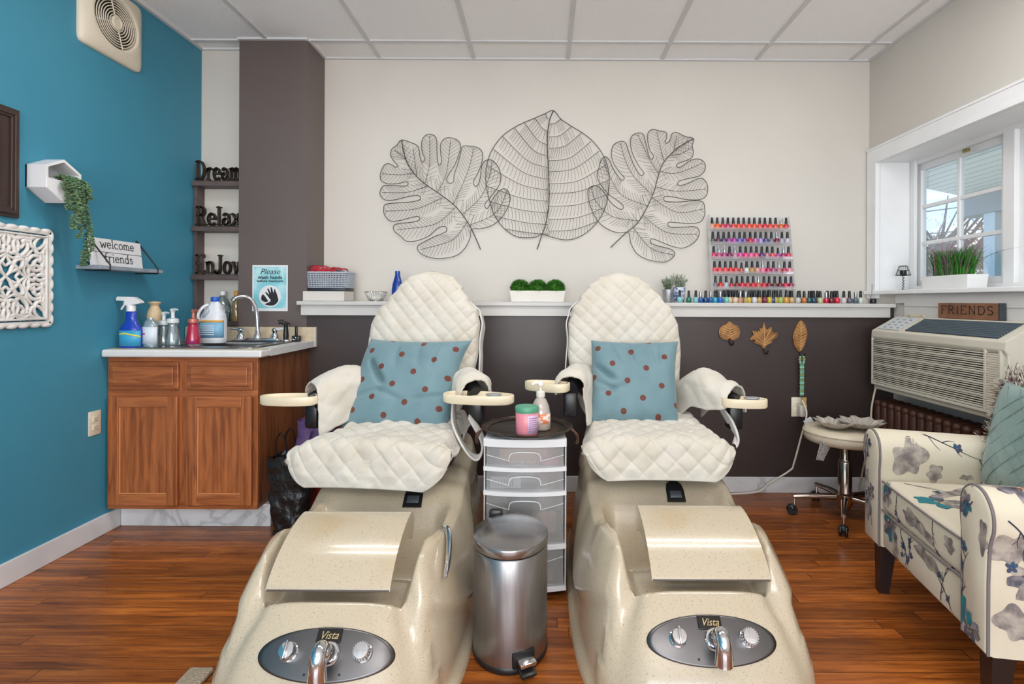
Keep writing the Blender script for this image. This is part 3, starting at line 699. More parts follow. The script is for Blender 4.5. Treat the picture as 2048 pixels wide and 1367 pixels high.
# polka-dot cushions
def polka_mat():
    m, n, l, b = nm('blue_polka_cotton'); tc = n.new('ShaderNodeTexCoord'); sp = n.new('ShaderNodeSeparateXYZ'); mp = n.new('ShaderNodeMapping'); mp.inputs['Rotation'].default_value = (0, 0, .14)
    l.new(tc.outputs['Object'], mp.inputs[0]); l.new(mp.outputs[0], sp.inputs[0])
    d = .142
    def cell(ox, oy):
        fx = M_(n, l, 'SUBTRACT', M_(n, l, 'FRACT', M_(n, l, 'ADD', M_(n, l, 'DIVIDE', sp.outputs[0], d*1.1), 10+ox)), .5)
        fy = M_(n, l, 'SUBTRACT', M_(n, l, 'FRACT', M_(n, l, 'ADD', M_(n, l, 'DIVIDE', sp.outputs[1], d*1.0), 10+oy)), .5)
        fx = M_(n, l, 'MULTIPLY', fx, d*1.1); fy = M_(n, l, 'MULTIPLY', fy, d)
        return M_(n, l, 'SQRT', M_(n, l, 'ADD', M_(n, l, 'MULTIPLY', fx, fx), M_(n, l, 'MULTIPLY', fy, fy)))
    r = M_(n, l, 'MINIMUM', cell(.2, .1), cell(.7, .6)); k = M_(n, l, 'LESS_THAN', r, .0135)
    ns = n.new('ShaderNodeTexNoise'); ns.inputs['Scale'].default_value = 9; l.new(tc.outputs['Object'], ns.inputs[0])
    base = ramp(n, l, ns.outputs[0], [(.35, lin((106, 136, 143))), (.7, lin((96, 126, 134)))])
    mx = n.new('ShaderNodeMixRGB'); l.new(k, mx.inputs[0]); l.new(base, mx.inputs[1]); mx.inputs[2].default_value = lin((96, 44, 30)); l.new(mx.outputs[0], b.inputs['Base Color'])
    b.inputs['Roughness'].default_value = .65; setin(b, 'Sheen Weight', .2)
    n2 = n.new('ShaderNodeTexNoise'); n2.inputs['Scale'].default_value = 14; n2.inputs['Detail'].default_value = 5; n2.inputs['Distortion'].default_value = 1.0; l.new(tc.outputs['Object'], n2.inputs[0])
    bp = n.new('ShaderNodeBump'); bp.inputs['Strength'].default_value = .35; bp.inputs['Distance'].default_value = .008; l.new(n2.outputs[0], bp.inputs['Height']); l.new(bp.outputs[0], b.inputs['Normal'])
    return m
pk = polka_mat()
def cushion(name, loc, rot, w, h, t, m, label, seed, folds=(), skew=0):
    g = G()
    def side(sg):
        def fn(u, v):
            a, b = 2*u-1, 2*v-1
            k = max(0, (1-a**4)*(1-b**4))**.55; pin = 1-.07*(1-abs(b)**2)*abs(a)**3; pin2 = 1-.07*(1-abs(a)**2)*abs(b)**3
            x = a*w/2*pin; y = b*h/2*pin2+0*skew; x += skew*b*abs(b)*.5
            wv = .007*noise.noise(Vector((a*2.2, b*2.2, seed)))*k
            for (fx, fy, dx, dy, dep) in folds:
                # crease line through (fx,fy) along (dx,dy)
                d = (a-fx)*dy-(b-fy)*dx; s = (a-fx)*dx+(b-fy)*dy
                wv -= dep*math.exp(-(d/(.03+.04*max(0, s)))**2)*sstep(0, .1, s)*sstep(.75, .45, s)*k
            return (x, y, sg*(t/2*k)+wv*(1 if sg > 0 else 0))
        return fn
    g.grid(side(1), 56, 56); g.grid(side(-1), 30, 30)
    o = g.build(name, m, smooth=True, ang=180); o.location = loc; o.rotation_euler = rot
    tag(o, label, 'cushion', 'polka-dot cushions' if m is pk else None); return o
cushion('polka_dot_cushion', (.432, 2.60, .765), (math.radians(66), 0, math.radians(-5)), .42, .42, .15, pk, 'blue cushion with brown dots standing square on the right-hand spa chair', 3, folds=((-.95, .38, .8, -.6, .04), (-.6, .9, .45, -.89, .012), (-.2, .95, .3, -.95, .010), (.2, .95, .35, -.93, .009), (.55, .95, .1, -.99, .010), (-.95, .0, .85, -.4, .014), (-.8, -.3, .9, .2, .01)), skew=.02)
cushion('polka_dot_cushion', (-.63, 2.54, .752), (math.radians(66), 0, math.radians(-7)), .50, .46, .16, pk, 'blue cushion with brown dots slumped and folded on the left-hand spa chair', 8, folds=((-.72, .5, .60, -.80, .06), (-.3, .95, .2, -.98, .010), (.1, .95, .25, -.97, .009), (.5, .95, .0, -1, .010), (-.9, -.3, .95, .25, .012), (.9, -.2, -.95, -.2, .012), (-.5, -.1, .9, -.4, .012)), skew=.08)
# ================================================================ blue wall
white_pl = mat('white_plastic', (232, 232, 232), .3)
blackw = mat('black_wire', (22, 22, 24), .45, .3)
# helper frame for things on the left wall: local x -> +Y, local y -> up, local z -> out of the wall (+X)
def MWL(Y, z, x=0): return Matrix(((0, 0, 1, x), (1, 0, 0, Y), (0, 1, 0, z), (0, 0, 0, 1)))
fan = empty('exhaust_fan', (XL, 2.725, 2.515), 'round-grilled cream exhaust fan high on the blue wall by the ceiling', 'fan')
M = MWL(0, 0)
def sq(u, r, p):
    a = 2*PI*u; c, s_ = math.cos(a), math.sin(a); q = (abs(c)**p+abs(s_)**p)**(-1/p)*r; return q*c, q*s_
g = G(); prof = [(.195, 0, 15), (.195, .012, 15), (.189, .020, 12), (.160, .034, 4), (.146, .040, 2.2), (.138, .038, 2), (.132, .028, 2), (.132, .006, 2)]
def fh(u, v):
    f = v*(len(prof)-1); i = min(int(f), len(prof)-2); t = f-i; A, B = prof[i], prof[i+1]
    x0, y0 = sq(u, A[0], A[2]); x1, y1 = sq(u, B[0], B[2])
    k = .90
    return M @ Vector(((x0+(x1-x0)*t), (y0+(y1-y0)*t)*k, A[1]+(B[1]-A[1])*t))
g.grid(fh, 96, 14, cu=True); g.build('fan_housing', mat('aged_cream_plastic', (226, 216, 196), .4), fan, ang=60)
g = G()
for k in range(7): r = .124-.0135*k; g.tube([M @ Vector((r*math.cos(a), r*.9*math.sin(a), .034)) for a in [2*PI*i/48 for i in range(48)]], .0028, 6, closed=True)
for a in range(4): a = a*PI/2+.3; g.tube([M @ Vector((.03*math.cos(a), .027*math.sin(a), .034)), M @ Vector((.132*math.cos(a), .119*math.sin(a), .034))], .003, 6)
g.build('fan_grille', MATS['aged_cream_plastic'], fan)
g = G(); g.add(*_lathe_vf([(.034, .026), (.034, .038), (.024, .042), (.022, .039), (.001, .040)], 32), M); g.build('fan_hub', MATS['aged_cream_plastic'], fan)
g = G(); g.add(*_lathe_vf([(.131, .002), (.131, .004)], 32), M); g.build('fan_back', mat('dark_fan_cavity', (34, 32, 30), .7), fan)
g = G()
for k in range(4): g.box((0, 0, 0), (.05, .10, .003), .001, rot=M @ Matrix.Rotation(PI/2*k, 4, 'Z') @ Matrix.Translation((0, .07, .014)) @ Matrix.Rotation(.5, 4, 'Y'))
g.build('fan_blade', mat('grey_fan_blade', (92, 90, 88), .5, .4), fan)
# dark picture frame, cut by the photo's left edge
pf = empty('picture_frame', (XL, 1.93, 1.695), 'dark brown moulded picture frame on blue wall at the photo\'s left edge', 'picture frame')
W2, H2 = .315, .22
g = G()
for (o_, i_, z0, z1) in ((0, .018, 0, .014), (.014, .03, .0, .026), (.026, .04, 0, .020), (.036, .085, 0, .012), (.08, .092, 0, .017)):
    for a in ((-W2+o_, W2-o_, -H2+o_, -H2+i_), (-W2+o_, W2-o_, H2-i_, H2-o_), (-W2+o_, -W2+i_, -H2+o_, H2-o_), (W2-i_, W2-o_, -H2+o_, H2-o_)):
        k = len(g.v); g.bb(a[0], a[1], a[2], a[3], z0, z1, .003)
        g.v[k:] = [M @ v for v in g.v[k:]]
g.build('frame', mat('espresso_wood', (58, 42, 38), .3), pf, smooth=False)
g = G(); g.bb(-W2+.085, W2-.085, -H2+.085, H2-.085, .001, .006); g.v = [M @ v for v in g.v]; g.build('picture', mat('framed_dark_mat', (84, 66, 58), .5), pf, smooth=False)
# carved white panel
cp = empty('carved_wall_panel', (XL, 2.19, 1.238), 'white pierced filigree wood panel with scalloped edge on blue wall', 'wall panel')
wcarve = mat('whitewashed_carving', (226, 224, 220), .6, bump=(40, .3, .003), var=(14, (196, 192, 188), .5, .75))
def wl(p, z=0.0): return M @ Vector((p[0], p[1], z))
hw = .205
g = G()
for sx in (-1, 1):
    for ax in (0, 1):
        for off, w_, z in ((.0, .016, .016), (-.018, .008, .020)):
            a = (sx*(hw-.012+off), 0); dd = (w_, 2*hw-.02+2*off, z) if ax == 0 else None
            if ax == 0: k = len(g.v); g.box((a[0], 0, z/2+.002), (w_, 2*(hw-.006+off), z), .003); g.v[k:] = [M @ v for v in g.v[k:]]
            else: k = len(g.v); g.box((0, a[0], z/2+.002), (2*(hw-.006+off), w_, z), .003); g.v[k:] = [M @ v for v in g.v[k:]]
        for i in range(8):
            t = (i-3.5)/8*2*hw; c = (sx*(hw-.004), t) if ax == 0 else (t, sx*(hw-.004))
            g.sphere(wl(c, .010), .026, 14, 8, sc=(.45, .45 if ax == 0 else 1, .45 if ax else 1))
g.build('panel_border', wcarve, cp)
g = G()
def strip(pts, w=.0085, z=.016):
    n = len(pts); g.tube([wl(p, .011) for p in pts], [w*(.45+.55*math.sin(PI*min(1, max(0, (i+.6)/n)))) for i in range(n)], 8, flat=1.0)
def cur(pts): return [(q.x, q.y) for q in catmull(pts, k=6)]
def sym(pts):
    for sx in (1, -1):
        for sy in (1, -1):
            strip([(x*sx, y*sy) for x, y in pts]); strip([(y*sx, x*sy) for x, y in pts])
# fleur in the corner, interlaced straps, petals of the centre
sym(cur([(.0, .178), (.03, .165), (.05, .135), (.045, .105), (.02, .095), (.008, .11), (.018, .125)]))
sym(cur([(.178, .178), (.165, .14), (.135, .12), (.105, .135), (.105, .165), (.13, .172), (.137, .153)]))
sym(cur([(.115, .115), (.09, .09), (.085, .06), (.105, .035), (.14, .03), (.165, .05), (.175, .085)]))
sym(cur([(.0, .09), (.03, .075), (.06, .085), (.09, .115), (.085, .15), (.06, .175)]))
sym(cur([(.0, .04), (.02, .055), (.04, .04), (.055, .02), (.085, .0)]))
sym(cur([(.0, .0), (.018, .02), (.04, .065), (.07, .07), (.07, .04), (.02, .015)]))
sym(cur([(.09, .0), (.115, .012), (.13, .0)])); sym(cur([(.178, .0), (.155, .03), (.16, .06), (.178, .11)]))
sym(cur([(.0, .178), (.012, .15), (.0, .12)])); sym(cur([(.06, .178), (.10, .16), (.14, .178)]))
sym(cur([(.12, .06), (.135, .075), (.15, .07), (.15, .10), (.178, .12)])); sym(cur([(.03, .12), (.06, .12), (.075, .135)]))
g.build('filigree', wcarve, cp, ang=180)
# hexagonal planter box
hx = empty('wall_planter', (XL, 2.372, 1.655), 'white hexagonal wall planter box mounted beside the dark picture frame', 'planter')
hexo = [(-.105, -.045), (-.105, .065), (-.03, .118), (.045, .118), (.12, .055), (.12, -.055), (.045, -.115), (-.03, -.115)]
hexo = [(-.088, -.042), (-.088, .052), (-.0, .094), (.088, .048), (.088, -.042), (.0, -.094)]
g = G(); g.prism(hexo, .006, M); 
def shell(o, k, z0, z1, keep):
    n = len(o); i_ = [(x*k, y*k) for x, y in o]
    for a in range(n):
        b = (a+1) % n
        if a not in keep: continue
        p = [o[a], o[b], i_[b], i_[a]]
        vs = [M @ Vector((x, y, z0)) for x, y in p]+[M @ Vector((x, y, z1)) for x, y in p]
        g.add(vs, [(0, 1, 2, 3), (4, 5, 6, 7), (0, 1, 5, 4), (1, 2, 6, 5), (2, 3, 7, 6), (3, 0, 4, 7)])
shell(hexo, .87, 0, .085, range(6)); g.build('planter_shell', mat('white_ceramic', (232, 233, 236), .35), hx, smooth=False)
g = G(); g.prism([(-.084, -.042), (-.084, -.0), (.084, -.0), (.084, -.042), (.0, -.090)], .008, M @ Matrix.Translation((0, 0, .0792))); g.build('planter_front', MATS['white_ceramic'], hx, smooth=False)
g = G(); g.add(*_lathe_vf([(.006, 0), (.006, .012)], 10), M @ Matrix.Translation((-.02, .06, .0))); g.build('hanging_hook', blackw, hx)
tp = empty('trailing_plant', (XL+.035, 2.40, 1.655), 'trailing green string succulent spilling out of the white hexagonal planter', 'plant')
green1 = mat('succulent_green', (112, 142, 104), .5, var=(30, (76, 108, 76), .4, .6))
g = G(); st = G(); rd = random.Random(5)
for k in range(17):
    y0 = rd.uniform(-.06, .04); L = rd.choice([.03, .05, .07, .09, .12, .20, .24, .36]); drift = rd.uniform(-.02, .03)
    if L > .18: y0 = rd.choice([-.02, -.01, .03, .035])+rd.uniform(-.008, .008); drift = .02
    pts = [Vector((rd.uniform(-.02, .02), y0, -.005)), Vector((.05, y0+drift*.3, .022)), Vector((.075, y0+drift*.6, .0))]
    n = int(L/.02)
    for i in range(n): pts.append(Vector((.078+.012*math.sin(i*.5+k), y0+drift+.010*math.sin(i*.4+k*2), -.02-.02*i)))
    st.tube(pts, .0018, 5)
    P_ = catmull(pts, k=3)
    for p in P_[2:]:
        for q in range(3):
            a = rd.uniform(0, 2*PI); d = Vector((math.cos(a), math.sin(a), rd.uniform(-.2, .6)))*.009
            g.sphere(p+d,   .0060, 6, 4, sc=(1, 1, .6))
st.build('stems', mat('succulent_stem', (94, 104, 70), .7), tp); g.build('leaves', green1, tp)
# wall shelf with wire brackets
ws = empty('wall_shelf', (XL, 2.74, 1.305), 'narrow grey wall shelf with black wire brackets on blue wall', 'shelf')
G().bb(0, .115, -.21, .21, -.018, 0, .002).build('shelf_board', mat('weathered_grey_wood', (150, 160, 170), .6, var=(9, (120, 130, 142), .4, .7)), ws, smooth=False)
for yy in (-.155, .165):
    g = G(); g.tube([(.002, yy, .15), (.002, yy, -.022), (.118, yy, -.022), (.118, yy, .004), (.004, yy, .15)], .0035, 6); g.build('wire_bracket', blackw, ws)
wsn = empty('welcome_sign', (XL+.035, 2.73, 1.305), 'white two-plank sign reading welcome friends, standing on the wall shelf', 'sign')
tilt = Matrix.Translation((0, 0, 0)) @ Matrix.Rotation(-.12, 4, 'Y')
wpk = mat('distressed_white_planks', (228, 228, 230), .6, var=(16, (176, 160, 144), .66, .72))
blk = mat('dark_lettering', (44, 44, 48), .6)
for z0, word, w_ in ((.068, 'welcome', 1), (.0, 'friends', 1)):
    g = G(); g.bb(0, .016, -.16, .16, z0+.001, z0+.066, .0015); g.v = [tilt @ v for v in g.v]; pl_ = g.build('sign_plank', wpk, wsn, smooth=False)
    wg, W_ = word_geo(word, .042, .085, .0012, serif=.24); k = 1.0
    wg.v = [tilt @ Vector((.0175, (v.x-W_/2)*1.12, z0+.021+v.z)) + Vector((v.y*.3, 0, 0)) for v in wg.v]; wg.build('sign_lettering', blk, pl_, smooth=False)
# outlet
def outlet(loc, M, label, plug=False):
    o = empty('wall_outlet', loc, label, 'outlet')
    g = G(); g.box((0, 0, .003), (.072, .116, .006), .004); g.v = [M @ v for v in g.v]; f = g.build('cover_plate', mat('ivory_plastic', (226, 218, 196), .35), o)
    for s in (-.02, .02):
        g = G(); g.box((0, s, .007), (.034, .028, .004), .006); g.v = [M @ v for v in g.v]; r = g.build('receptacle', MATS['ivory_plastic'], f)
        g = G()
        for dx in (-.006, .006): g.box((dx, s+.003, .0092), (.002, .008, .001))
        g.box((0, s-.007, .0092), (.004, .004, .001)); g.v = [M @ v for v in g.v]; g.build('slots', darkpl, r, smooth=False)
    return o
outlet((XL, 2.64, .554), M, 'ivory double wall outlet low on blue wall beside the cabinet')

# ================================================================ vanity and sink
def oak_mat(name, c1, c2, axis):
    m, n, l, b = nm(name); tc = n.new('ShaderNodeTexCoord'); mp = n.new('ShaderNodeMapping')
    mp.inputs['Scale'].default_value = (1.2, 14, 14) if axis == 'x' else (14, 14, 1.2); l.new(tc.outputs['Object'], mp.inputs[0])
    ns = n.new('ShaderNodeTexNoise'); ns.inputs['Scale'].default_value = 3; ns.inputs['Detail'].default_value = 7; ns.inputs['Distortion'].default_value = 1.4; l.new(mp.outputs[0], ns.inputs[0])
    w = n.new('ShaderNodeTexWave'); w.inputs['Scale'].default_value = .55; w.inputs['Distortion'].default_value = 9; w.inputs['Detail'].default_value = 3; w.wave_type = 'BANDS'; w.bands_direction = 'Y' if axis == 'x' else 'X'
    w.inputs['Detail Scale'].default_value = .6; l.new(mp.outputs[0], w.inputs[0])
    f = M_(n, l, 'ADD', M_(n, l, 'MULTIPLY', ns.outputs[0], .86), M_(n, l, 'MULTIPLY', w.outputs['Fac'], .14))
    l.new(ramp(n, l, f, [(.3, lin(c2)), (.6, lin(c1)), (.85, lin(tuple(min(255, int(x*1.08)) for x in c1)))]), b.inputs['Base Color']); b.inputs['Roughness'].default_value = .38
    return m
oak = oak_mat('honey_oak', (168, 98, 52), (122, 64, 28), 'z'); oakx = oak_mat('honey_oak_rail', (172, 102, 56), (128, 68, 32), 'x'); walnut = oak_mat('walnut_veneer', (140, 86, 52), (92, 50, 28), 'z')
VX0, VX1, VY0 = XL+.004, -1.405, 2.72
vc = empty('sink_cabinet', ((VX0+VX1)/2, 3.0, 0), 'honey oak sink base cabinet with two doors, against the blue wall', 'cabinet')
def rv(x0, x1, y0, y1, z0, z1, bev=0, g=None): return (g or G()).bb(x0-vc.location.x, x1-vc.location.x, y0-3.0, y1-3.0, z0, z1, bev)
g = G(); rv(VX0, VX0+.016, VY0+.018, YP-.002, .112, .865, 0, g); rv(VX1-.02, VX1-.004, VY0+.018, YP-.002, .112, .865, 0, g); rv(VX0, VX1-.004, YP-.016, YP-.002, .112, .865, 0, g); rv(VX0, VX1-.004, VY0+.018, YP-.002, .112, .13, 0, g)
g.build('cabinet_body', walnut, vc, smooth=False)
fm = G(); c1_, c2_ = VX0, VX1; mid = (c1_+c2_)/2
for a in ((c1_, c1_+.028, .112, .865), (c2_-.030, c2_, .112, .865), (mid-.03, mid+.03, .112, .865)): rv(a[0], a[1], VY0, VY0+.02, a[2], a[3], .001, fm)
fm.build('face_frame', oak, vc, smooth=False)
for z0, z1 in ((.112, .150), (.665, .70), (.835, .8655)): rv(c1_, c2_, VY0-.0005, VY0+.02, z0, z1, .001).build('face_rail', oakx, vc, smooth=False)
for x0, x1 in ((c1_+.010, mid-.016), (mid+.024, c2_-.022)):
    # false drawer front with bevelled border
    g = G(); rv(x0, x1, VY0-.012, VY0+.001, .700, .842, .006, g); rv(x0+.022, x1-.022, VY0-.019, VY0-.010, .722, .820, .006, g); g.build('drawer_front', oakx, vc, smooth=False)
    d = G(); z0, z1 = .134, .672
    rv(x0, x0+.055, VY0-.019, VY0+.001, z0, z1, .005, d); rv(x1-.055, x1, VY0-.019, VY0+.001, z0, z1, .005, d)
    dr = d.build('door', oak, vc, smooth=False)
    for za in (z0, z1-.055): rv(x0+.05, x1-.05, VY0-.0188, VY0+.001, za, za+.055, .005).build('door_rail', oakx, dr, smooth=False)
    d = G(); rv(x0+.053, x1-.053, VY0-.010, VY0-.002, z0+.053, z1-.053, .002, d); d.build('door_panel', oak, dr, smooth=False)
    d = G(); rv(x0+.055, x1-.055, VY0-.0165, VY0-.009, z0+.055, z0+.062, .003, d); rv(x0+.055, x0+.062, VY0-.0165, VY0-.009, z0+.055, z1-.055, .003, d); d.build('door_bead', mat('light_oak_bead', (198, 132, 80), .4), dr, smooth=False)
g = G(); rv(XL+.016, VX1+.03, VY0+.07, YP-.002, 0, .112, .002, g); g.build('toe_kick', marb, vc, smooth=False)
# worktop
ct = empty('countertop', ((VX0+VX1)/2, 3.0, .865), 'beige laminate countertop with backsplash and white edge around the steel sink', 'countertop')
def rc(x0, x1, y0, y1, z0, z1, bev=0, g=None): return (g or G()).bb(x0-ct.location.x, x1-ct.location.x, y0-3.0, y1-3.0, z0-.865, z1-.865, bev)
SX0, SX1, SY0, SY1 = -2.02, -1.50, 2.78, 3.14
lam = mat('beige_laminate', (206, 190, 164), .4, var=(30, (196, 178, 150), .4, .6)); edge = mat('white_laminate_edge', (222, 222, 220), .35)
CT1 = -1.368
g = G(); rc(XL+.003, CT1, 2.675, SY0, .866, .902, .008, g); rc(XL+.003, CT1, SY1, YP-.02, .866, .902, .001, g); rc(XL+.003, SX0, SY0-.01, SY1+.01, .866, .902, .0, g); rc(SX1, CT1, SY0-.01, SY1+.01, .866, .902, 0, g)
g.build('worktop', edge, ct, smooth=False)
rc(XL+.004, CT1-.004, 2.70, SY0-.012, .9015, .9035).build('worktop_surface', lam, ct, smooth=False)
g = G(); rc(XL+.003, CT1+.002, YP-.020, YP-.001, .868, .985, .003, g); g.build('backsplash', lam, ct, smooth=False)
rc(CT1+.002, CT1+.006, YP-.022, YP-.001, .868, .986).build('backsplash_edge', edge, ct, smooth=False)
sk = empty('sink', (-1.76, 2.99, .903), 'brushed steel drop-in sink with shallow basin in the countertop', 'sink')
sst = mat('sink_steel', (150, 150, 150), .28, 1, bump=(40, .05, .0005))
def skf(u, v):
    R0 = [(.315, .255, .0, 9), (.313, .253, .006, 9), (.262, .180, .007, 7), (.250, .168, -.004, 5), (.235, .155, -.12, 4), (.18, .11, -.15, 3), (.03, .03, -.155, 2)]
    f = v*(len(R0)-1); i = min(int(f), len(R0)-2); t = f-i; A, B = R0[i], R0[i+1]
    def q(r):
        a = 2*PI*u; c, s_ = math.cos(a), math.sin(a); k = (abs(c)**r[3]+abs(s_)**r[3])**(-1/r[3]); return Vector((k*c*r[0], k*s_*r[1]-.02*(r[2] < .0055 and r[0] < .3), r[2]))
    return q(A).lerp(q(B), t)
g = G(); g.grid(skf, 96, 24, cu=True); g.build('basin', sst, sk, ang=60, recalc=False)
G().cyl((0, -.02, -.1545), (0, -.02, -.150), .04, n=24).build('drain', chrome, sk)
# faucet
fc = empty('sink_faucet', (-1.655, 3.20, .911), 'chrome gooseneck faucet with two clear lever handles behind the sink', 'faucet')
g = G(); g.box((0, 0, .008), (.26, .055, .014), .006); g.box((0, 0, .004), (.28, .062, .008), .004); g.build('faucet_base', chrome, fc)
g = G(); g.add(*_lathe_vf([(.024, .012), (.022, .03), (.014, .05), (.012, .06)], 20)); P_ = catmull([(0, 0, .05), (-.006, 0, .14), (-.018, -.01, .215), (-.045, -.03, .25), (-.075, -.05, .255), (-.095, -.07, .245)], k=7); g.tube(P_, .0115, 14); g.cyl(P_[-1], P_[-1]+Vector((-.008, -.008, -.016)), .014, n=16); g.build('spout', chrome, fc)
for s in (-1, 1):
    g = G(); g.add(*_lathe_vf([(.024, .0), (.021, .018), (.013, .03), (.017, .042), (.017, .052), (.009, .06)], 18), Matrix.Translation((s*.098, 0, .012))); h = g.build('handle', chrome, fc)
    g = G(); g.tube([(s*.098, 0, .064), (s*.125, -.004, .068), (s*.155, -.008, .072)], [.008, .007, .0085], 10); g.build('handle_lever', mat('clear_white_lever', (232, 232, 232), .2) if s > 0 else chrome, h)
sp_ = empty('side_sprayer', (-1.487, 3.19, .9105), 'black pull-out side sprayer standing upright right of the faucet', 'sprayer')
g = G(); g.add(*_lathe_vf([(.026, 0), (.024, .006), (.016, .012)], 20)); g.build('sprayer_base', chrome, sp_)
g = G(); g.add(*_lathe_vf([(.014, .010), (.016, .03), (.012, .07), (.011, .085)], 16)); g.tube([(0, 0, .08), (.0, -.004, .098), (-.02, -.014, .112), (-.034, -.022, .108)], [.011, .012, .013, .014], 12); g.tube([(.0, .0, .105), (.02, -.002, .10), (.028, -.004, .085)], [.005, .005, .004], 8); g.build('sprayer_body', darkpl, sp_)
bq = empty('bottle_stopper', (-1.445, 3.235, .9035), 'small black stopper with grey knob at the right end of counter', 'sink stopper')
g = G(); g.box((0, 0, .018), (.046, .034, .034), .006); g.box((-.002, 0, .06), (.015, .014, .06), .004); g.build('stopper_body', darkpl, bq)
g = G(); g.cyl((-.006, -.017, .02), (-.006, -.024, .02), .011, n=16, bev=.002); g.build('stopper_knob', chrome, bq)

# ---- bottles round the sink
ZT = .9105
def lathe_part(name, prof, m, root, n=28, sy=1, off=(0, 0, 0), ang=50):
    g = G(); g.add(*_lathe_vf(prof, n), Matrix.Translation(off) @ Matrix.Diagonal((1, sy, 1, 1))); return g.build(name, m, root, ang=ang)
def label_part(name, r, z0, z1, m, root, sy=1, a0=200, a1=340, parent=None):
    g = G(); g.grid(lambda u, v: ((r+.0012)*math.cos(math.radians(a0+(a1-a0)*u)), (r+.0012)*sy*math.sin(math.radians(a0+(a1-a0)*u)), z0+(z1-z0)*v), 20, 2); return g.build(name, m, root, solid=.0006)
# blue trigger spray bottle
sb = empty('spray_bottle', (-2.075, 2.775, .9035), 'blue trigger spray bottle with white head, nearest the blue wall', 'bottle')
lathe_part('bottle_body', [(.05, 0), (.054, .008), (.054, .085), (.050, .105), (.030, .130), (.026, .150), (.026, .178), (.018, .188)], mat('cobalt_cleaner', (24, 64, 176), .15, coat=.4), sb, sy=.62)
bp_ = label_part('label', .054, .010, .088, mat('cyan_label', (60, 160, 204), .4), sb, sy=.62, a0=190, a1=350)
g = G(); r = .0558
for (a0, z0, a1, z1) in ((192, .066, 262, .074), (262, .074, 348, .056)):
    g.grid(lambda u, v: (r*math.cos(math.radians(a0+(a1-a0)*u)), r*.62*math.sin(math.radians(a0+(a1-a0)*u)), z0+(z1-z0)*u+(v-.5)*.007), 14, 1)
g.build('label_band', mat('yellow_label_band', (232, 216, 60), .5), bp_, solid=.0004)
g = G(); g.add(*_lathe_vf([(.020, .184), (.020, .212), (.016, .216)], 20)); k = len(g.v)
g.prism([(-.068, .246), (-.062, .258), (.02, .256), (.05, .238), (.058, .226), (.02, .218), (-.02, .214), (-.022, .236), (-.066, .238)], .026, Matrix(((1, 0, 0, 0), (0, 0, 1, -.013), (0, 1, 0, 0), (0, 0, 0, 1))))
g.tube([(-.03, 0, .236), (-.034, 0, .215), (-.046, 0, .200), (-.05, 0, .192)], [.006, .0055, .005, .004], 8); g.build('trigger_head', white_pl, sb)
wb = empty('spray_bottle', (-1.995, 2.80, .9035), 'clear bottle with white and pink label beside the blue spray bottle', 'bottle', )
wb.name = 'detergent_bottle'
lathe_part('bottle_body', [(.034, 0), (.036, .01), (.036, .11), (.026, .135), (.014, .142), (.014, .150)], glass_mat('clear_blue_plastic', (196, 222, 232), gloss=.35, diff=.35), wb, sy=.7)
label_part('label', .036, .02, .105, mat('pale_label', (214, 224, 234), .4), wb, sy=.7, a0=185, a1=355)
g = G(); g.grid(lambda u, v: (.0382*math.cos(math.radians(215+40*u)), .0382*.7*math.sin(math.radians(215+40*u)), .066+.008*v), 8, 1); g.build('label_stripe', mat('pink_label', (206, 76, 120), .5), wb, solid=.0004)
lb = empty('lotion_bottle', (-2.045, 2.90, .9035), 'plain beige curvy bottle standing behind the blue spray bottle', 'bottle')
lathe_part('bottle_body', [(.034, 0), (.036, .01), (.030, .07), (.032, .12), (.036, .155), (.032, .18), (.022, .20), (.019, .212), (.030, .226), (.028, .232), (.01, .234)], mat('beige_matte_plastic', (204, 180, 142), .45), lb)
clearp = glass_mat('clear_pump_plastic', (206, 220, 222), gloss=.5, diff=.18)
def foam_pump(x, y, label, body, head, ring, name='foam_pump_bottle', h=.15, grp=None, liq=None):
    o = empty(name, (x, y, .9035 if y < 2.78 or x < -2.03 else ZT-.001), label, 'bottle', grp)
    lathe_part('bottle_body', [(.033, 0), (.035, .006), (.034, .03), (.024, h*.62), (.022, h*.70), (.026, h*.74)], body, o, n=24)
    lathe_part('pump_collar', [(.027, h*.73), (.028, h*.76), (.027, h*.86), (.012, h*.89)], ring, o)
    g = G(); g.add(*_lathe_vf([(.009, h*.88), (.009, h*1.08), (.012, h*1.1), (.014, h*1.17), (.010, h*1.19)], 16)); g.tube([(0, 0, h*1.15), (.02, -.01, h*1.17), (.038, -.02, h*1.16)], [.008, .006, .004], 8); g.build('pump_head', head, o)
    return o
foam_pump(-1.985, 2.885, 'shorter clear foam pump bottle, left one of two', clearp, mat('frosted_white', (214, 222, 224), .3), MATS['frosted_white'], h=.145)
foam_pump(-1.925, 2.865, 'taller clear foam pump bottle between short one and red one', clearp, MATS['frosted_white'], MATS['frosted_white'], h=.160)
foam_pump(-1.875, 2.955, 'red foam soap pump bottle with copper-coloured pump', mat('red_soap', (176, 36, 66), .15, coat=.5, var=(10, (150, 60, 120), .5, .7)), mat('copper_pump', (190, 120, 104), .35, .3), MATS['copper_pump'], h=.155)
